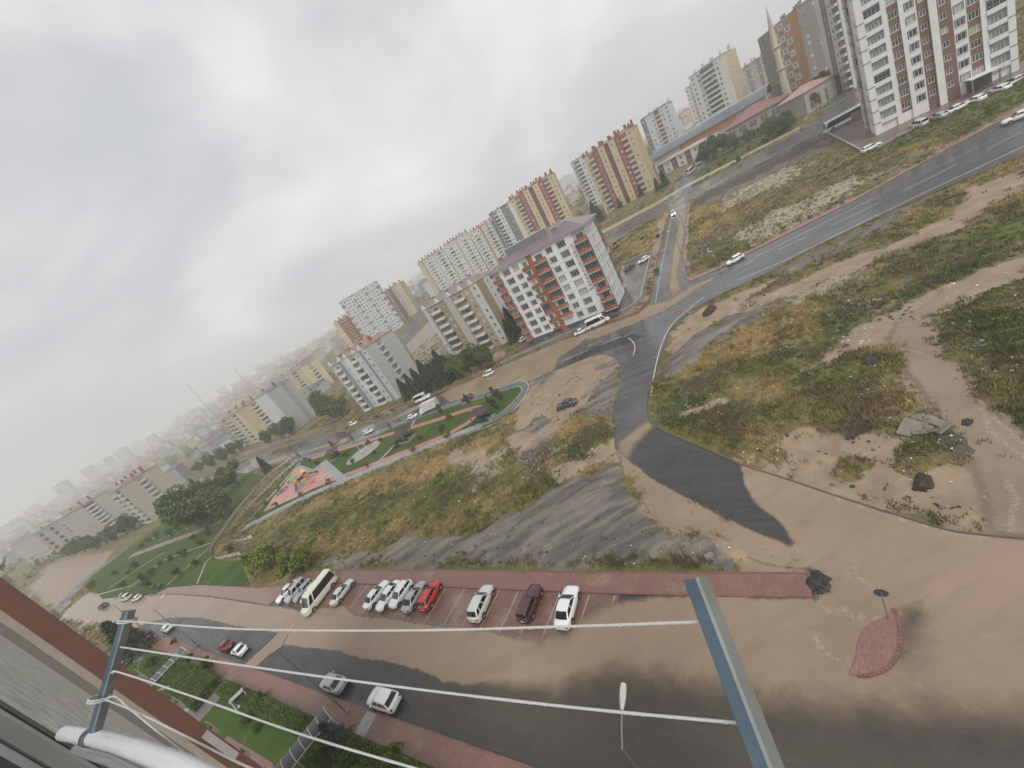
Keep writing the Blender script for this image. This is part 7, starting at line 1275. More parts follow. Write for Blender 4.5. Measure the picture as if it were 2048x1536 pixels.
# yellow digger by the white block
g = G((1234, 496)); t_ = thing('digger', 'yellow digger standing behind the white block on the grass plot', 'digger', tuple(g), 0.7); M_YE = pm('digger_yellow', (0.5, 0.30, 0.03), 0.4, 0.15)
mb = MB(); mb.box((0, 0, 1.3), (3.2, 1.6, 0.9)); mb.box((1.4, 0, 1.5), (1.2, 1.2, 0.7)); obj('body', mb, M_YE, t_); mb = MB(); mb.box((-0.4, 0, 2.3), (1.4, 1.4, 1.2), tap=0.85); obj('cab', mb, M_CGL, t_); mb = MB(); mb.box((-0.4, 0, 2.95), (1.4, 1.5, 0.12)); obj('roof', mb, M_YE, t_)
mb = MB(); mb.path([(-1.6, 0, 1.4), (-3.0, 0, 3.2), (-4.2, 0, 1.9), (-3.9, 0, 0.7)], 0.16, 6); obj('arm', mb, M_YE, t_); mb = MB(); mb.box((2.7, 0, 0.5), (0.7, 2.2, 0.7), tap=0.7); obj('bucket', mb, M_YE, t_)
for x, r_ in ((1.3, 0.5), (-1.0, 0.7)):
    for sd in (-1, 1): mb = MB(); mb.tube((x, sd*0.7, r_), (x, sd*1.05, r_), r_, None, 14); obj('wheel', mb, M_TYRE, t_)
# ------------------------------------------------------------------ lamps, signs, bins
M_POLE = pm('lamp_pole', (0.30, 0.31, 0.31), 0.4, 0.15, metal=0.5); M_LHEAD = pm('lamp_head', (0.66, 0.65, 0.57), 0.4, 0.06)
def lamp(base, hd, label, h=10.5, arm=1.9, group='street lamps', r=0.11, dz=0.12, hs=1.0):
    p = G(base) if not isinstance(base, np.ndarray) else base; d = np.array(hd, float); d /= np.hypot(*d); t_ = thing('street_lamp', label, 'street lamp', (p[0], p[1], float(hgt(p[0], p[1]))+dz), math.atan2(d[1], d[0]), group)
    mb = MB(); mb.tube((0, 0, 0), (0, 0, h), r, r*0.5, 8); obj('pole', mb, M_POLE, t_); mb = MB(); mb.path([(0, 0, h-0.05), (arm*0.5, 0, h+0.3), (arm, 0, h+0.5)], r*0.42, 6); obj('arm', mb, M_POLE, t_)
    mb = MB(); rings = []
    for k, (w, hh) in enumerate(((0.07, 0.06), (0.12, 0.09), (0.145, 0.12), (0.15, 0.13), (0.12, 0.09))):
        x = arm-0.1+0.22*k*hs; z = h+0.5+0.045*k; w *= hs; rings.append([Vector((x, w*math.cos(a), z+hh*max(math.sin(a), -0.4))) for a in np.linspace(0, 2*math.pi, 10, endpoint=False)])
    mb.loft(rings); obj('lamp_head', mb, M_LHEAD, t_); mb = MB(); mb.box((0, 0, 0.08), (0.36, 0.36, 0.16)); obj('base', mb, M_CONC, t_); return t_
lamp((695, 1425), VV, 'grey street lamp on the near pavement between the two parked cars', 10.9, 1.6)
b_ = np.array(G((1244, 1497), 11.0)); lamp(np.array([b_[0], b_[1], 0]), VV*1.0, 'street lamp whose pale head hangs over the dark asphalt in the foreground', 10.9, 1.45, hs=1.25)
lamp((396, 1291), VV, 'street lamp beside the white car and the yellow sign', 10.5, 1.6)
lamp((293, 1262), VV, 'street lamp behind the top of the left clothes line arm', 9.5, 1.5)
sd_ = G2((1312, 540))-G2((1362, 545)); 
for p, tx in (((1372, 533), 'lower on the pavement of the side street'), ((1373, 470), 'half way up the side street'), ((1374, 405), 'at the top corner of the side street')): lamp(p, sd_, 'tall grey lamp %s' % tx, 10)
rd = G2((1150, 690))-G2((1145, 668))
for p, tx in (((1176, 668), 'before the white block'), ((1001, 736), 'at the right end of the beige block'), ((843, 797), 'behind the white minibus'), ((688, 858), 'left of the grey block'), ((572, 893), 'by the yellow block')): lamp(p, rd, 'slim grey street lamp %s' % tx, 9.5)
lamp((1329, 408), (0.3, -1), 'slim lamp on the upper road before the red and yellow tower', 9); lamp((1697, 195), (0.3, -1), 'slim lamp by the mosque wing', 9); lamp((1440, 545), (-.3, .9), 'thin short post at the junction corner', 5, 0.5)
for p, tx in (((321, 1090), 'left one'), ((352, 1085), 'middle one'), ((390, 1072), 'right one')):
    g = G(p); t_ = thing('park_lamp', 'small white globe lamp in the left park, %s' % tx, 'park lamp', tuple(g), 0, 'globe lamps in the left park'); mb = MB(); mb.tube((0, 0, 0), (0, 0, 3.6), 0.05, 0.04, 6); obj('pole', mb, M_DMET, t_); mb = MB(); mb.loft([[Vector((0.22*math.sin(f)*math.cos(a), 0.22*math.sin(f)*math.sin(a), 3.75-0.22*math.cos(f))) for a in np.linspace(0, 6.283, 10, endpoint=False)] for f in np.linspace(0.1, 3.04, 7)]); obj('globe', mb, M_PVC, t_)
M_SIGN = pm('sign_red', (0.52, 0.02, 0.025), 0.35, 0.05); M_BACK = pm('sign_back', (0.10, 0.105, 0.11), 0.45, 0.15, metal=0.3)
def sign(px, h, face, label, back=False, r=0.38, tex=None, dz=0.1):
    p = G(px); d = np.array(face, float); d /= np.hypot(*d); t_ = thing('stop_sign', label, 'road sign', (p[0], p[1], float(hgt(p[0], p[1]))+dz), math.atan2(d[1], d[0])+math.pi/2); mb = MB(); mb.tube((0, 0.03, 0), (0, 0.03, h), 0.04, None, 8); obj('post', mb, M_MET, t_)
    def octa(rr, y0, y1): 
        q = MB(); pts = [(rr*math.cos(a), rr*math.sin(a)) for a in np.linspace(math.pi/8, 2*math.pi+math.pi/8, 8, endpoint=False)]; q.add([(x, y0, h+z-0.1) for x, z in pts]+[(x, y1, h+z-0.1) for x, z in pts], [tuple(range(8)), tuple(range(15, 7, -1))]+[(i, (i+1) % 8, 8+(i+1) % 8, 8+i) for i in range(8)]); return q
    obj('plate', octa(r, -0.02, -0.005), M_SIGN, t_); obj('plate_back', octa(r*0.98, -0.003, 0.012), M_BACK, t_)
    if not back: q = MB(); q.box((0, -0.026, h-0.1), (r*1.1, 0.008, r*0.28)); obj('band', q, M_PVC, t_)
sign((1367, 647), 2.75, -G2((1367, 647)), 'red octagonal stop sign on the sandy strip at the junction')
sign((1777, 1239), 2.8, G2((1777, 1239))*1.0, 'grey back of a stop sign standing on the red traffic island', back=True, r=0.4)
sign((1384, 396), 2.4, -G2((1384, 396)), 'small red sign at the top of the side street', r=0.35)
g = G((403, 1290)); t_ = thing('warning_sign', 'yellow square sign plate on the near pavement by the lamp', 'road sign', (g[0], g[1], 0.15), 2.4); mb = MB(); mb.tube((0, 0, 0), (0, 0, 2.6), 0.04); obj('post', mb, M_MET, t_); mb = MB(); mb.box((0, -0.06, 2.5), (0.75, 0.04, 0.75), Matrix.Rotation(-0.6, 4, 'X')); obj('plate', mb, pm('sign_yellow', (0.6, 0.30, 0.03), 0.4, 0.1), t_)
def bin_(px, col, label, rz=0.4, dz=0.1, s=1.0):
    p = G(px); t_ = thing('rubbish_bin', label, 'bin', (p[0], p[1], float(hgt(p[0], p[1]))+dz), rz); t_.scale = (s, s, s); m_ = pm('bin_%s' % col[0], col[1], 0.45, 0.15)
    mb = MB(); mb.loft([[Vector((sx*w, sy*d, z)) for sx, sy in ((-1, -1), (1, -1), (1, 1), (-1, 1))] for w, d, z in ((0.5, 0.35, 0.15), (0.65, 0.48, 1.05))], 0, True, False); obj('body', mb, m_, t_); mb = MB(); mb.box((0, 0, 1.12), (1.4, 1.05, 0.1), tap=0.9); obj('lid', mb, m_, t_)
    for sx in (-1, 1):
        for sy in (-1, 1): mb = MB(); mb.tube((sx*0.42, sy*0.28-0.04, 0.09), (sx*0.42, sy*0.28+0.04, 0.09), 0.09, None, 8); obj('wheel', mb, M_TYRE, t_)
bin_((1315, 543), ('green', (0.06, 0.20, 0.03)), 'bright green wheeled bin at the kerb of the side street'); bin_((309, 1178), ('dull_green', (0.06, 0.11, 0.08)), 'dull green wheeled bin on the pale pavement at the bend, left'); bin_((323, 1177), ('dark_green', (0.025, 0.05, 0.04)), 'dark green wheeled bin on the pale pavement at the bend, right')
bin_((1317, 475), ('black', (0.02, 0.02, 0.022)), 'black bin on the left pavement of the side street'); bin_((1286, 480), ('brown', (0.07, 0.045, 0.04)), 'brown bin on the grass plot behind the white block')
# ------------------------------------------------------------------ park furniture
M_GZR = pm('gazebo_roof', (0.07, 0.045, 0.042), 0.6, 0.2, 0.6, bump=0.3); M_WOOD = pm('dark_wood', (0.05, 0.036, 0.03), 0.6, 0.2)
def gazebo(px, ang, label, sx=4.6, sy=3.4, h=2.7):
    p = G(px); t_ = thing('gazebo', label, 'gazebo', (p[0], p[1], 0.14+float(hgt(p[0], p[1]))), ang, 'gazebos in the upper park'); mb = MB(); mb.box((0, 0, 0.06), (sx+0.6, sy+0.6, 0.14)); obj('platform', mb, M_GREY, t_)
    for x in (-1, 0, 1):
        for y in (-1, 1): mb = MB(); mb.box((x*sx/2*0.92, y*sy/2*0.92, h/2+0.1), (0.14, 0.14, h)); obj('post', mb, M_WOOD, t_)
    mb = MB(); ov = 0.5; a = [(-sx/2-ov, -sy/2-ov, h+.1), (sx/2+ov, -sy/2-ov, h+.1), (sx/2+ov, sy/2+ov, h+.1), (-sx/2-ov, sy/2+ov, h+.1), (-sx/4, 0, h+1.25), (sx/4, 0, h+1.25)]; mb.add(a, [(0, 1, 5, 4), (1, 2, 5), (2, 3, 4, 5), (3, 0, 4), (3, 2, 1, 0)]); obj('roof', mb, M_GZR, t_)
    for y in (-1, 1): mb = MB(); mb.box((0, y*sy*0.3, 0.5), (sx*0.7, 0.4, 0.08)); mb.box((0, y*sy*0.36, 0.75), (sx*0.7, 0.06, 0.4)); [mb.box((xx, y*sy*0.3, 0.3), (0.08, 0.35, 0.36)) for xx in (-sx*.3, sx*.3)]; obj('bench', mb, M_WOOD, t_)
    mb = MB(); mb.box((0, 0, 0.8), (sx*0.5, 0.7, 0.07)); mb.box((0, 0, 0.45), (0.3, 0.3, 0.65)); obj('table', mb, M_WOOD, t_)
ga = math.atan2(*(G2((825, 855))-G2((935, 820)))[::-1])
gazebo((970, 842), ga, 'brown roofed gazebo near the rounded end of the park'); gazebo((814, 880), ga, 'brown roofed gazebo in the middle of the park lawn'); gazebo((673, 916), ga, 'small brown roofed gazebo near the play area', 3.2, 2.6)
p = G((728, 905)); t_ = thing('fountain', 'low round fountain basin with pale posts on the stone circle', 'fountain', (p[0], p[1], 0.14)); mb = MB(); mb.cyl((0, 0), 1.1, 0, 0.35, 18); obj('basin', mb, M_CONC, t_)
for x in (-1.4, 0.6): mb = MB(); mb.tube((x, 2.0, 0), (x, 2.0, 2.6), 0.07); obj('post', mb, M_PVC, t_)
# climbing frame
p = G((608, 967)); t_ = thing('climbing_frame', 'climbing frame with green tent roof, orange panels and blue slide', 'play equipment', (p[0], p[1], 0.15), 0.5); PLY = {n: pm('play_'+n, c, 0.4, 0.1) for n, c in (('green', (0.06, 0.36, 0.08)), ('orange', (0.55, 0.22, 0.05)), ('yellow', (0.55, 0.40, 0.08)), ('blue', (0.04, 0.12, 0.36)), ('brown', (0.10, 0.04, 0.03)), ('lime', (0.16, 0.26, 0.05)))}
def tower_(x, y, m_roof, nm):
    mb = MB(); [mb.box((x+a, y+b, 1.6), (0.12, 0.12, 3.2)) for a in (-.7, .7) for b in (-.7, .7)]; obj('tower_post', mb, PLY['yellow'], t_); mb = MB(); mb.box((x, y, 1.2), (1.5, 1.5, 0.1)); obj('deck', mb, PLY['brown'], t_)
    mb = MB(); mb.add([(x-1.1, y-1.1, 3.1), (x+1.1, y-1.1, 3.1), (x+1.1, y+1.1, 3.1), (x-1.1, y+1.1, 3.1), (x, y, 4.4)], [(0, 1, 4), (1, 2, 4), (2, 3, 4), (3, 0, 4)]); obj('roof', mb, m_roof, t_)
    for a, b, w, d in ((0, -.75, 1.3, .06), (.75, 0, .06, 1.3), (-.75, 0, .06, 1.3)): mb = MB(); mb.box((x+a, y+b, 1.75), (w, d, 0.9)); obj('panel', mb, PLY['orange'], t_)
tower_(-1.6, 0.6, PLY['green'], 0); tower_(2.0, 0.9, PLY['yellow'], 1)
mb = MB(); mb.box((0.2, 0.75, 1.3), (2.2, 1.0, 0.1)); [mb.box((0.2, 0.75+s*0.5, 1.8), (2.2, 0.06, 0.8)) for s in (-1, 1)]; obj('bridge', mb, PLY['brown'], t_)
def slide(x, y, dx, dy, m_, w=0.6):
    L_ = math.hypot(dx, dy); R = Matrix.Translation((x, y, 0)) @ Matrix.Rotation(math.atan2(dy, dx), 4, 'Z'); mb = MB(); pr = [(0, 1.3), (0.3*L_, 1.0), (0.75*L_, 0.35), (L_, 0.25)]
    for (a, za), (b, zb_) in zip(pr[:-1], pr[1:]):
        for y0, y1, h0, h1 in ((-w/2, w/2, 0, 0), (-w/2-.04, -w/2, .25, .25), (w/2, w/2+.04, .25, .25)): mb.add([R @ Vector(q) for q in ((a, y0, za+h0), (b, y0, zb_+h0), (b, y1, zb_+h1), (a, y1, za+h1), (a, y0, za-.1), (b, y0, zb_-.1), (b, y1, zb_-.1), (a, y1, za-.1))], [(0, 1, 2, 3), (4, 5, 1, 0), (6, 7, 3, 2)])
    obj('slide', mb, m_, t_)
slide(-1.8, -0.2, -1.0, -3.0, PLY['blue']); slide(-0.6, -0.3, 0.2, -3.4, PLY['lime']); slide(2.8, 0.9, 2.6, 0.6, PLY['brown'], 0.9)
M_BEN = pm('grey_bench', (0.13, 0.15, 0.165), 0.5, 0.15)
for px, tx in (((581, 965), 'nearest the climbing frame'), ((571, 979), 'in the middle of the pink floor'), ((560, 988), 'at the narrow end of the pink floor')):
    p = G(px); t_ = thing('picnic_table', 'grey picnic table with benches %s' % tx, 'picnic table', (p[0], p[1], 0.15), 0.9, 'picnic tables on the pink floor'); mb = MB(); mb.box((0, 0, 0.75), (1.9, 0.9, 0.08)); obj('table_top', mb, M_BEN, t_)
    for s in (-1, 1): mb = MB(); mb.box((0, s*0.85, 0.45), (1.9, 0.35, 0.07)); obj('bench', mb, M_BEN, t_); mb = MB(); mb.box((s*0.7, 0, 0.37), (0.1, 1.9, 0.08)); mb.box((s*0.7, 0, 0.36), (0.1, 0.3, 0.72)); obj('leg', mb, M_BEN, t_)
# channel balustrades: posts and cream panels one by one
M_BAL = pm('cream_panel', (0.60, 0.56, 0.46), 0.6, 0.15, 0.8); M_BPO = pm('brown_post', (0.09, 0.07, 0.06), 0.6, 0.2)
def balustrade(px, label, step=1.75):
    P = smooth(poly(px), 5); Q = [np.array(P[0])]; acc = 0
    for a, b in zip(P[:-1], P[1:]):
        a, b = np.array(a), np.array(b); L_ = np.hypot(*(b-a)); s = step-acc
        while s <= L_: Q.append(a+(b-a)*s/L_); s += step
        acc = L_-(s-step)
    t_ = thing('channel_fence', label, 'fence', (Q[0][0], Q[0][1], 0.1)); q = MB(); q.box((0, 0, 0.62), (step-0.22, 0.12, 1.0)); pme = q.mesh('panel', [M_BAL]); q = MB(); q.box((0, 0, 0.65), (0.2, 0.24, 1.3)); ome = q.mesh('post', [M_BPO]); q = MB(); q.box((0, 0, 1.19), (step, 0.16, 0.1)); rme = q.mesh('rail', [M_BPO])
    for a, b in zip(Q[:-1], Q[1:]):
        m_ = (a+b)/2-Q[0]; R = Matrix.Rotation(math.atan2(b[1]-a[1], b[0]-a[0]), 4, 'Z'); obj('panel', pme, None, t_, Matrix.Translation((m_[0], m_[1], 0)) @ R); obj('rail', rme, None, t_, Matrix.Translation((m_[0], m_[1], 0)) @ R); obj('post', ome, None, t_, Matrix.Translation((a[0]-Q[0][0], a[1]-Q[0][1], 0)) @ R)
balustrade([(585, 916), (530, 962), (482, 1015), (450, 1060), (428, 1091), (425, 1110), (437, 1119), (460, 1115), (485, 1110)], 'cream panelled channel fence along the trees, outer side')
balustrade([(597, 922), (560, 955), (520, 995), (487, 1030), (467, 1057), (464, 1073), (472, 1085), (495, 1081), (516, 1071)], 'cream panelled channel fence along the park, inner side')
# garden seat, walkway roofs
def walkway(far_l, far_r, near_l, near_r, n, label, h=2.6):
    A = [np.array(G(p, h)[:2]) for p in (far_l, far_r, near_l, near_r)]; c0 = (A[0]+A[1])/2; c1 = (A[2]+A[3])/2; d = c1-c0; L_ = np.hypot(*d); d /= L_; w = max(1.2, min(2.4, (np.hypot(*(A[0]-A[1]))+np.hypot(*(A[2]-A[3])))/2)); L_ *= 1.12
    t_ = thing('walkway_roof', label, 'canopy', (c0[0], c0[1], 0.07), math.atan2(d[1], d[0]), 'glazed walkway roofs'); m_ = nodes('smoky_sheet')[0]; b = m_.node_tree.nodes['Principled BSDF']; b.inputs['Base Color'].default_value = (0.10, 0.105, 0.105, 1); b.inputs['Roughness'].default_value = 0.3
    ar = [(math.sin(a)*w/2/math.sin(0.9), h-0.5+0.75*(math.cos(a)-math.cos(0.9))/(1-math.cos(0.9))*0.7) for a in np.linspace(-0.9, 0.9, 7)]; step = L_/n
    for i in range(n):
        mb = MB(); x0, x1 = i*step+0.03, (i+1)*step-0.03
        for (y0, z0_), (y1, z1_) in zip(ar[:-1], ar[1:]): mb.add([(x0, y0, z0_), (x1, y0, z0_), (x1, y1, z1_), (x0, y1, z1_)], [(0, 1, 2, 3)], 0, True)
        obj('panel', mb, m_, t_)
    for i in range(n+1): mb = MB(); mb.path([(i*step, y, z+0.03) for y, z in ar], 0.035, 6); obj('rib', mb, M_PVC, t_)
    for y, z in (ar[0], ar[-1]):
        mb = MB(); mb.tube((0, y, z), (L_, y, z), 0.04, None, 6); obj('edge_rail', mb, M_PVC, t_)
        for i in range(0, n+1, 2): mb = MB(); mb.tube((i*step, y, 0), (i*step, y, z), 0.04, None, 6); obj('post', mb, M_PVC, t_)
walkway((638, 1418), (662, 1422), (540, 1536), (574, 1536), 6, 'long smoky walkway roof with white ribs across the garden'); walkway((358, 1293), (367, 1298), (294, 1360), (302, 1366), 6, 'short smoky walkway roof with white ribs near the building', 2.4)
p = G((493, 1408)); t_ = thing('garden_swing', 'white garden seat frame half under the bushes', 'garden seat', (p[0], p[1], 0.07), 0.5)
for s in (-1, 1): mb = MB(); mb.path([(s*0.9, -0.6, 0), (s*0.8, 0, 1.9), (s*0.9, 0.6, 0)], 0.05, 6); obj('side_frame', mb, M_PVC, t_)
for i in range(5): mb = MB(); mb.box((0, -0.25+0.13*i, 0.5), (1.5, 0.1, 0.04)); obj('slat', mb, M_PVC, t_)
mb = MB(); mb.box((0, 0, 1.92), (1.8, 0.9, 0.05)); obj('canopy', mb, M_CONC, t_)
# red leaf-like rag and dark branch on the asphalt
p = G((722, 1392)); mb = MB(); mb.box((0, 0, 0.1), (0.8, 0.12, 0.06)); mb.box((0.3, 0.1, 0.1), (0.3, 0.1, 0.05)); o = obj('branch', mb, pm('brown_branch', (0.2, 0.05, 0.04), 0.6)); o.location = (p[0], p[1], 0.03); o.rotation_euler = (0, 0, 2.2); tag(o, 'reddish brown branch lying on the dark asphalt by the white off-roader', 'branch')
# ------------------------------------------------------------------ the building we look from, its balcony rail and clothes line
FU = UU; FV = np.array([UU[1], -UU[0]])       # along the facade (away to the left), and out of the facade towards the street
FV = FV if FV@VV > 0 else -FV
def fp(s, v, z): q = FU*s + FV*v; return Vector((q[0], q[1], z))
M_STU = pm('wet_stucco', (0.56, 0.565, 0.535), 0.5, 0.3, 9.0, bump=1.0, bscale=22, world=True); M_BRB = pm('brown_wall_paint', (0.26, 0.125, 0.095), 0.6, 0.06, 1.0, streak=0.1, world=True); M_CRM2 = pm('cream_wall_paint', (0.55, 0.48, 0.40), 0.6, 0.08, 1.0, streak=0.3, world=True); M_GRW = pm('taupe_wall_paint', (0.33, 0.30, 0.27), 0.6, 0.08, 1.0, streak=0.3, world=True); M_WPL = pm('mauve_white_trim', (0.55, 0.50, 0.47), 0.6, 0.08, world=True)
def azv(az): a = math.radians(az); return np.array([math.sin(a), math.cos(a)])
def onray(az, d): q = azv(az)*d; return q
root = thing('home_building', 'tall building at the lower left with a brown end wall, cream trims and balconies', 'building', (FU[0]*30, FU[1]*30, 0))
def wallq(name, p, q, z0, z1, m, out=0.0):
    mb = MB(); mb.quad((p[0], p[1], z0), (q[0], q[1], z0), (q[0], q[1], z1), (p[0], p[1], z1)); o = obj(name, mb, m, root); o.matrix_parent_inverse = root.matrix_basis.inverted(); return o
def rp(o): o.parent = root; o.matrix_parent_inverse = Matrix.Translation(root.location).inverted(); return o
# end wall of the next wing, turned towards us
D1 = 34.0; c0 = onray(-53.75, D1); c1 = onray(-55.2, D1*0.985); c2 = onray(-55.75, D1*0.9)
wallq('end_wall', c0, c1, -1, 39, M_BRB); wallq('end_wall', onray(-55.2, D1*0.96), onray(-55.72, D1*0.955), -1, 39, M_CRM2); wallq('end_wall', onray(-55.72, D1*0.9), onray(-56.9, D1*0.7), -1, 39, M_GRW)
nd = c0/np.hypot(*c0); side = c0 + FU*14; wallq('front_wall', c0, side, -1, 39, M_CRM2)
mb = MB()     # square edge trim of the brown wall, balconies stepping down the front edge
for i in range(11):
    z = 2.2+i*2.95; q = c0 + FU*1.0 + FV*0.02
    o = MB(); Mx = Matrix.Translation((q[0], q[1], z)) @ Matrix.Rotation(math.atan2(FU[1], FU[0]), 4, 'Z'); o.box((0, 0, 0), (1.6, 0.36, 0.12), Mx); o.box((0, -0.16, 0.25), (1.6, 0.05, 0.4), Mx); o.box((-0.76, 0, 0.25), (0.06, 0.34, 0.4), Mx); rp(obj('balcony', o, M_CRM2))
    if i % 2: o = MB(); o.box((1.9, -0.05, 1.3), (0.7, 0.26, 0.5), Mx); rp(obj('air_conditioner', o, M_PVC))
    if i % 3 == 1: o = MB(); o.tube(Mx @ Vector((-0.6, -0.2, 0.7)), Mx @ Vector((-0.8, -0.65, 1.2)), 0.025, None, 6); o.tube(Mx @ Vector((0.2, -0.2, 0.7)), Mx @ Vector((0.0, -0.65, 1.2)), 0.025, None, 6); rp(obj('line_bracket', o, M_SIL))
    if i % 4 == 2: o = MB(); o.tube(Mx @ Vector((1.4, -0.2, 0.9)), Mx @ Vector((1.45, -0.28, 1.0)), 0.3, 0.26, 14); rp(obj('dish', o, M_LHEAD))
for i in range(1, 9, 2): z = 3.0+i*2.95; q = onray(-54.15, D1*0.985); 
q = onray(-54.3, D1*0.984); 
o = MB(); o.quad((*onray(-53.9, D1*0.985), 15.2), (*onray(-54.55, D1*0.983), 15.2), (*onray(-54.55, D1*0.983), 18.0), (*onray(-53.9, D1*0.985), 18.0)); rp(obj('pale_panel', o, M_WPL))
# near stucco pier, window frames at the very edge
def vslab(name, az0, az1, d0, d1, z0, z1, m, par=None):
    a, b = onray(az0, d0), onray(az1, d1); mb = MB(); mb.quad((a[0], a[1], z0), (b[0], b[1], z0), (b[0], b[1], z1), (a[0], a[1], z1)); o = obj(name, mb, m); return rp(o)
vslab('stucco_wall', -56.25, -59.0, 9.0, 2.6, -1, 39, M_STU); vslab('wall_edge', -56.0, -56.27, 9.2, 8.9, -1, 39, M_GRW)
M_FRA = pm('anodised_frame', (0.34, 0.35, 0.355), 0.35, 0.15, 3.0, world=True); M_FRB = pm('frame_shadow_gap', (0.09, 0.09, 0.095), 0.5, 0.1, world=True); M_FRC = pm('frame_face', (0.44, 0.45, 0.455), 0.35, 0.1, 3.0, world=True)
for a_, b_, d_, m_, nm_ in ((-58.98, -59.22, 2.55, M_FRB, 'frame_gap'), (-59.2, -59.55, 2.5, M_FRC, 'window_frame'), (-59.53, -60.5, 2.4, M_FRA, 'window_frame'), (-60.48, -60.62, 2.36, M_FRB, 'frame_gap'), (-60.6, -61.25, 2.3, M_FRC, 'window_frame'), (-61.2, -66, 2.2, M_DGF, 'dark_reveal')): vslab(nm_, a_, b_, d_, d_*0.97, 27, 39, m_)
# ---- clothes line: two box arms, four wet cords, and the white handrail they are tied to
M_ARM = pm('arm_blue_steel', (0.075, 0.11, 0.145), 0.35, 0.2, 12); M_ARM2 = pm('arm_grey_steel', (0.20, 0.21, 0.20), 0.35, 0.2, 12); M_GLINT = pm('painted_glint_steel', (0.6, 0.6, 0.57), 0.3, 0.2, 20); M_CORD = pm('wet_white_cord', (0.72, 0.72, 0.70), 0.35, 0.1, 200, bump=0.6, bscale=700); M_RAIL = pm('white_painted_rail', (0.60, 0.60, 0.62), 0.28, 0.04, 3); M_CLAMP = pm('clamp_metal', (0.10, 0.10, 0.11), 0.4, 0.3, 20)  # pale arm-edge steel carries the edge highlight in its colour
def boxbar(name, P, Q, wdir, w, h, bdir):
    P, Q = Vector(P), Vector(Q); d = (Q-P).normalized(); a = Vector(wdir); a = (a-d*a.dot(d)).normalized(); b = d.cross(a).normalized(); o = MB(); c = 0.12
    pr = [(-w/2+w*c, -h/2), (w/2-w*c, -h/2), (w/2, -h/2+h*c), (w/2, h/2-h*c), (w/2-w*c, h/2), (-w/2+w*c, h/2), (-w/2, h/2-h*c), (-w/2, -h/2+h*c)]
    r0 = [P+a*x+b*y for x, y in pr]; r1 = [Q+a*x+b*y for x, y in pr]; n = 8
    for i in range(n):
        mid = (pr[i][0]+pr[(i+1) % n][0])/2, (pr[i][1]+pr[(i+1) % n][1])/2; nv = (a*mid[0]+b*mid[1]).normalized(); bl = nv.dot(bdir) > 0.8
        o.add([r0[i], r0[(i+1) % n], r1[(i+1) % n], r1[i]], [(0, 1, 2, 3)], 0 if bl else (2 if (i % 2 == 1 and nv.dot(vx) > -0.1 and nv.dot(-vz) > 0.5) else 1))  # chamfers towards the lens take the painted highlight colour
    for rr in (r0, r1): o.add([P*0+v for v in rr], [tuple(range(n))], 1)
    return o
dR1, dR0 = 0.60, 0.47
RT, RB = near((1391, 1156), dR1), near((1562, 1600), dR0); LT, LB = near((259, 1220), 1.22), near((190, 1462), 1.12)
vx = Vector((AX[0], AY[0], AZ[0])); vy = Vector((AX[1], AY[1], AZ[1])); vz = Vector((AX[2], AY[2], AZ[2]))
arm_r = obj('line_arm', boxbar('a', RT, RB, vx*0.55-vz*0.83, 0.027, 0.033, -vx*0.83-vz*0.55), [M_ARM, M_ARM2, M_GLINT]); tag(arm_r, 'blue grey box steel arm in the foreground, right one, with a painted highlight along its wet edge', 'clothes line arm', 'clothes line arms')
arm_l = obj('line_arm', boxbar('a', LT, LB, vx*0.945-vz*0.325, 0.024, 0.026, -vx*0.325-vz*0.945), [M_ARM, M_ARM2, M_ARM2]); tag(arm_l, 'grey box steel arm at the left, fixed to the white handrail', 'clothes line arm', 'clothes line arms')
def cord(pts, r, label):
    P = [near(p, d) for p, d in pts]; Q = smooth([tuple(p) for p in P], 10); o = MB(); rg_ = random.Random(len(label)); o.path(Q, [r*0.82*rg_.uniform(0.9, 1.1) for _ in Q], 8); ob = obj('clothes_cord', o, M_CORD); tag(ob, label, 'cord', 'clothes line cords')
    dr = MB()
    for _ in range(46):
        i = rg_.randrange(len(Q)-1); f = rg_.random(); c = Vector(Q[i]).lerp(Vector(Q[i+1]), f) - Vector((0, 0, r*1.25)); s = rg_.uniform(0.35, 0.7)*r
        dr.loft([[c+Vector((s*math.sin(t_)*math.cos(a), s*math.sin(t_)*math.sin(a), -s*1.3*math.cos(t_))) for a in np.linspace(0, 6.283, 6, endpoint=False)] for t_ in np.linspace(0.15, 3.0, 5)])
    o2 = obj('water_drops', dr, glass('drop', (0.7, 0.72, 0.72), 0.05), ob); o2['kind'] = 'stuff'
cord([((247, 1243), 1.2), ((262, 1243), 1.19), ((480, 1258), 1.02), ((800, 1261), 0.84), ((1130, 1253), 0.69), ((1388, 1244), 0.588), ((1400, 1243), 0.585)], 0.0028, 'topmost white cord of the clothes line with hanging drops')
cord([((236, 1293), 1.18), ((255, 1296), 1.17), ((500, 1333), 0.98), ((800, 1374), 0.80), ((1130, 1413), 0.66), ((1465, 1445), 0.545), ((1480, 1446), 0.542)], 0.0028, 'second white cord of the clothes line, crossing the lamp head')
cord([((222, 1345), 1.15), ((243, 1346), 1.14), ((400, 1398), 1.02), ((600, 1468), 0.88), ((835, 1538), 0.76), ((1200, 1640), 0.62), ((1530, 1720), 0.5)], 0.0028, 'third white cord of the clothes line, over the garden')
cord([((197, 1402), 1.13), ((215, 1401), 1.12), ((290, 1432), 1.05), ((400, 1487), 0.95), ((510, 1540), 0.87), ((800, 1660), 0.7)], 0.0028, 'lowest white cord of the clothes line, over the brown wall')
cord([((210, 1400), 1.10), ((222, 1393), 1.09), ((236, 1396), 1.085), ((262, 1420), 1.06), ((330, 1475), 1.0), ((420, 1545), 0.92)], 0.0022, 'thin slack white cord below the lowest cord')
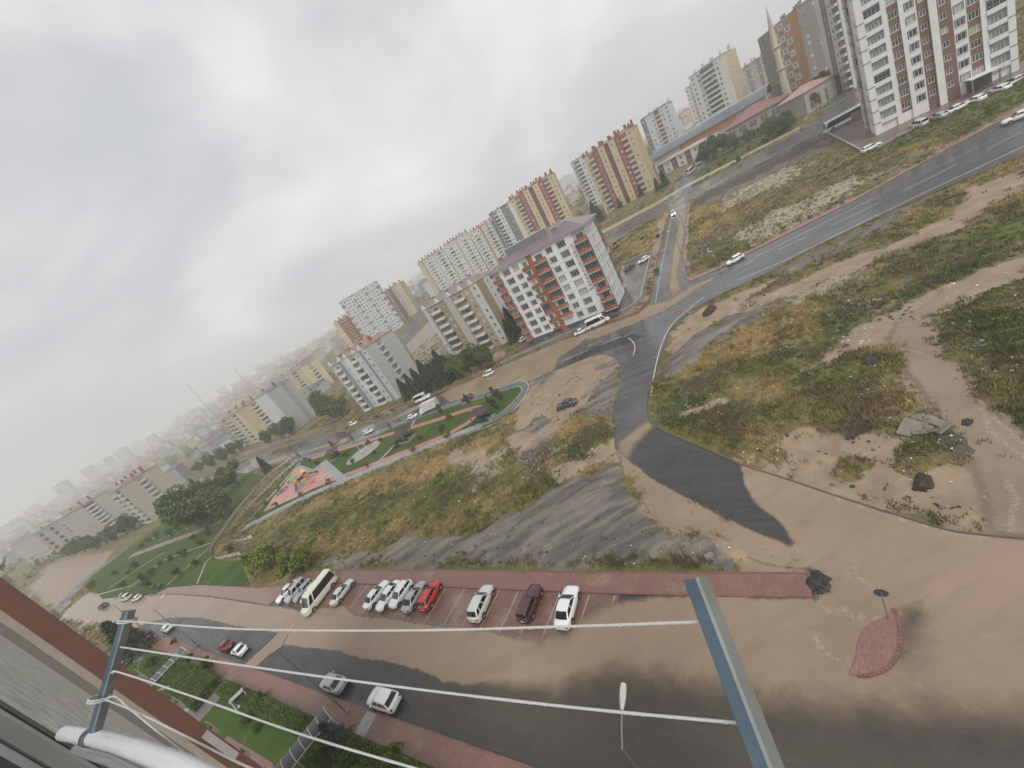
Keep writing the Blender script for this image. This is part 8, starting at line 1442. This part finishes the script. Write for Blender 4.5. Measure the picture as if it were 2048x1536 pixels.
def tie(px, d, label):
    c = near(px, d); o = MB()
    ax_ = (LT-LB).normalized(); a = ax_.orthogonal().normalized(); b = ax_.cross(a)
    for k in range(2): o.path([c+ax_*(0.006*k)+a*0.023*math.cos(t_)+b*0.023*math.sin(t_) for t_ in np.linspace(0, 6.5, 16)], 0.0026, 6)
    tag(obj('cord_knot', o, M_CORD), label, 'knot', 'cord knots')
tie((254, 1243), 1.215, 'white cord knot near the tip of the left arm'); tie((197, 1400), 1.13, 'white cord knot low on the left arm')
rail = MB(); rp_ = [near((128, 1466), 1.30), near((180, 1474), 1.20), near((230, 1485), 1.08), near((300, 1508), 0.93), near((380, 1540), 0.80), near((520, 1620), 0.66)]; rail.path([Vector(q) for q in smooth([tuple(p) for p in rp_], 8)], 0.020, 18); ro = obj('handrail', rail, M_RAIL); tag(ro, 'round white painted balcony handrail at the bottom left', 'handrail')
cl = MB(); c = near((182, 1474), 1.195); ax_ = (rp_[2]-rp_[0]).normalized(); a = ax_.orthogonal().normalized(); b = ax_.cross(a)
cl.loft([[c+ax_*x+a*r*math.cos(t_)+b*r*math.sin(t_) for t_ in np.linspace(0, 6.283, 16, endpoint=False)] for x, r in ((-0.016, 0.0205), (-0.016, 0.0245), (0.016, 0.0245), (0.016, 0.0205))], 0, False); tag(obj('pipe_clamp', cl, M_CLAMP), 'dark steel clamp holding the left arm to the handrail', 'clamp')
rail2 = MB(); rail2.path([near((150, 1500), 1.32), near((220, 1520), 1.15), near((330, 1575), 0.95)], 0.013, 12); tag(obj('handrail', rail2, pm('grey_rail', (0.25, 0.25, 0.26), 0.3, 0.1)), 'thin grey lower rail under the white handrail', 'handrail')
# ------------------------------------------------------------------ rain haze over the whole place
hb = MB(); ZT = float(max(Zg.max(), 90))+4; hb.box((0, 1600, (ZT-2)/2), (7600, 4400, ZT+2)); hz = obj('haze', hb, [])
m = bpy.data.materials.new('haze'); m.use_nodes = True; t = m.node_tree; t.nodes.clear()
o_ = t.nodes.new('ShaderNodeOutputMaterial'); pv = t.nodes.new('ShaderNodeVolumePrincipled'); pv.inputs['Density'].default_value = 0.0006; pv.inputs['Color'].default_value = (1.0, 1.0, 1.0, 1); pv.inputs['Anisotropy'].default_value = 0.0
t.links.new(pv.outputs[0], o_.inputs['Volume']); hz.data.materials.append(m); hz['kind'] = 'stuff'
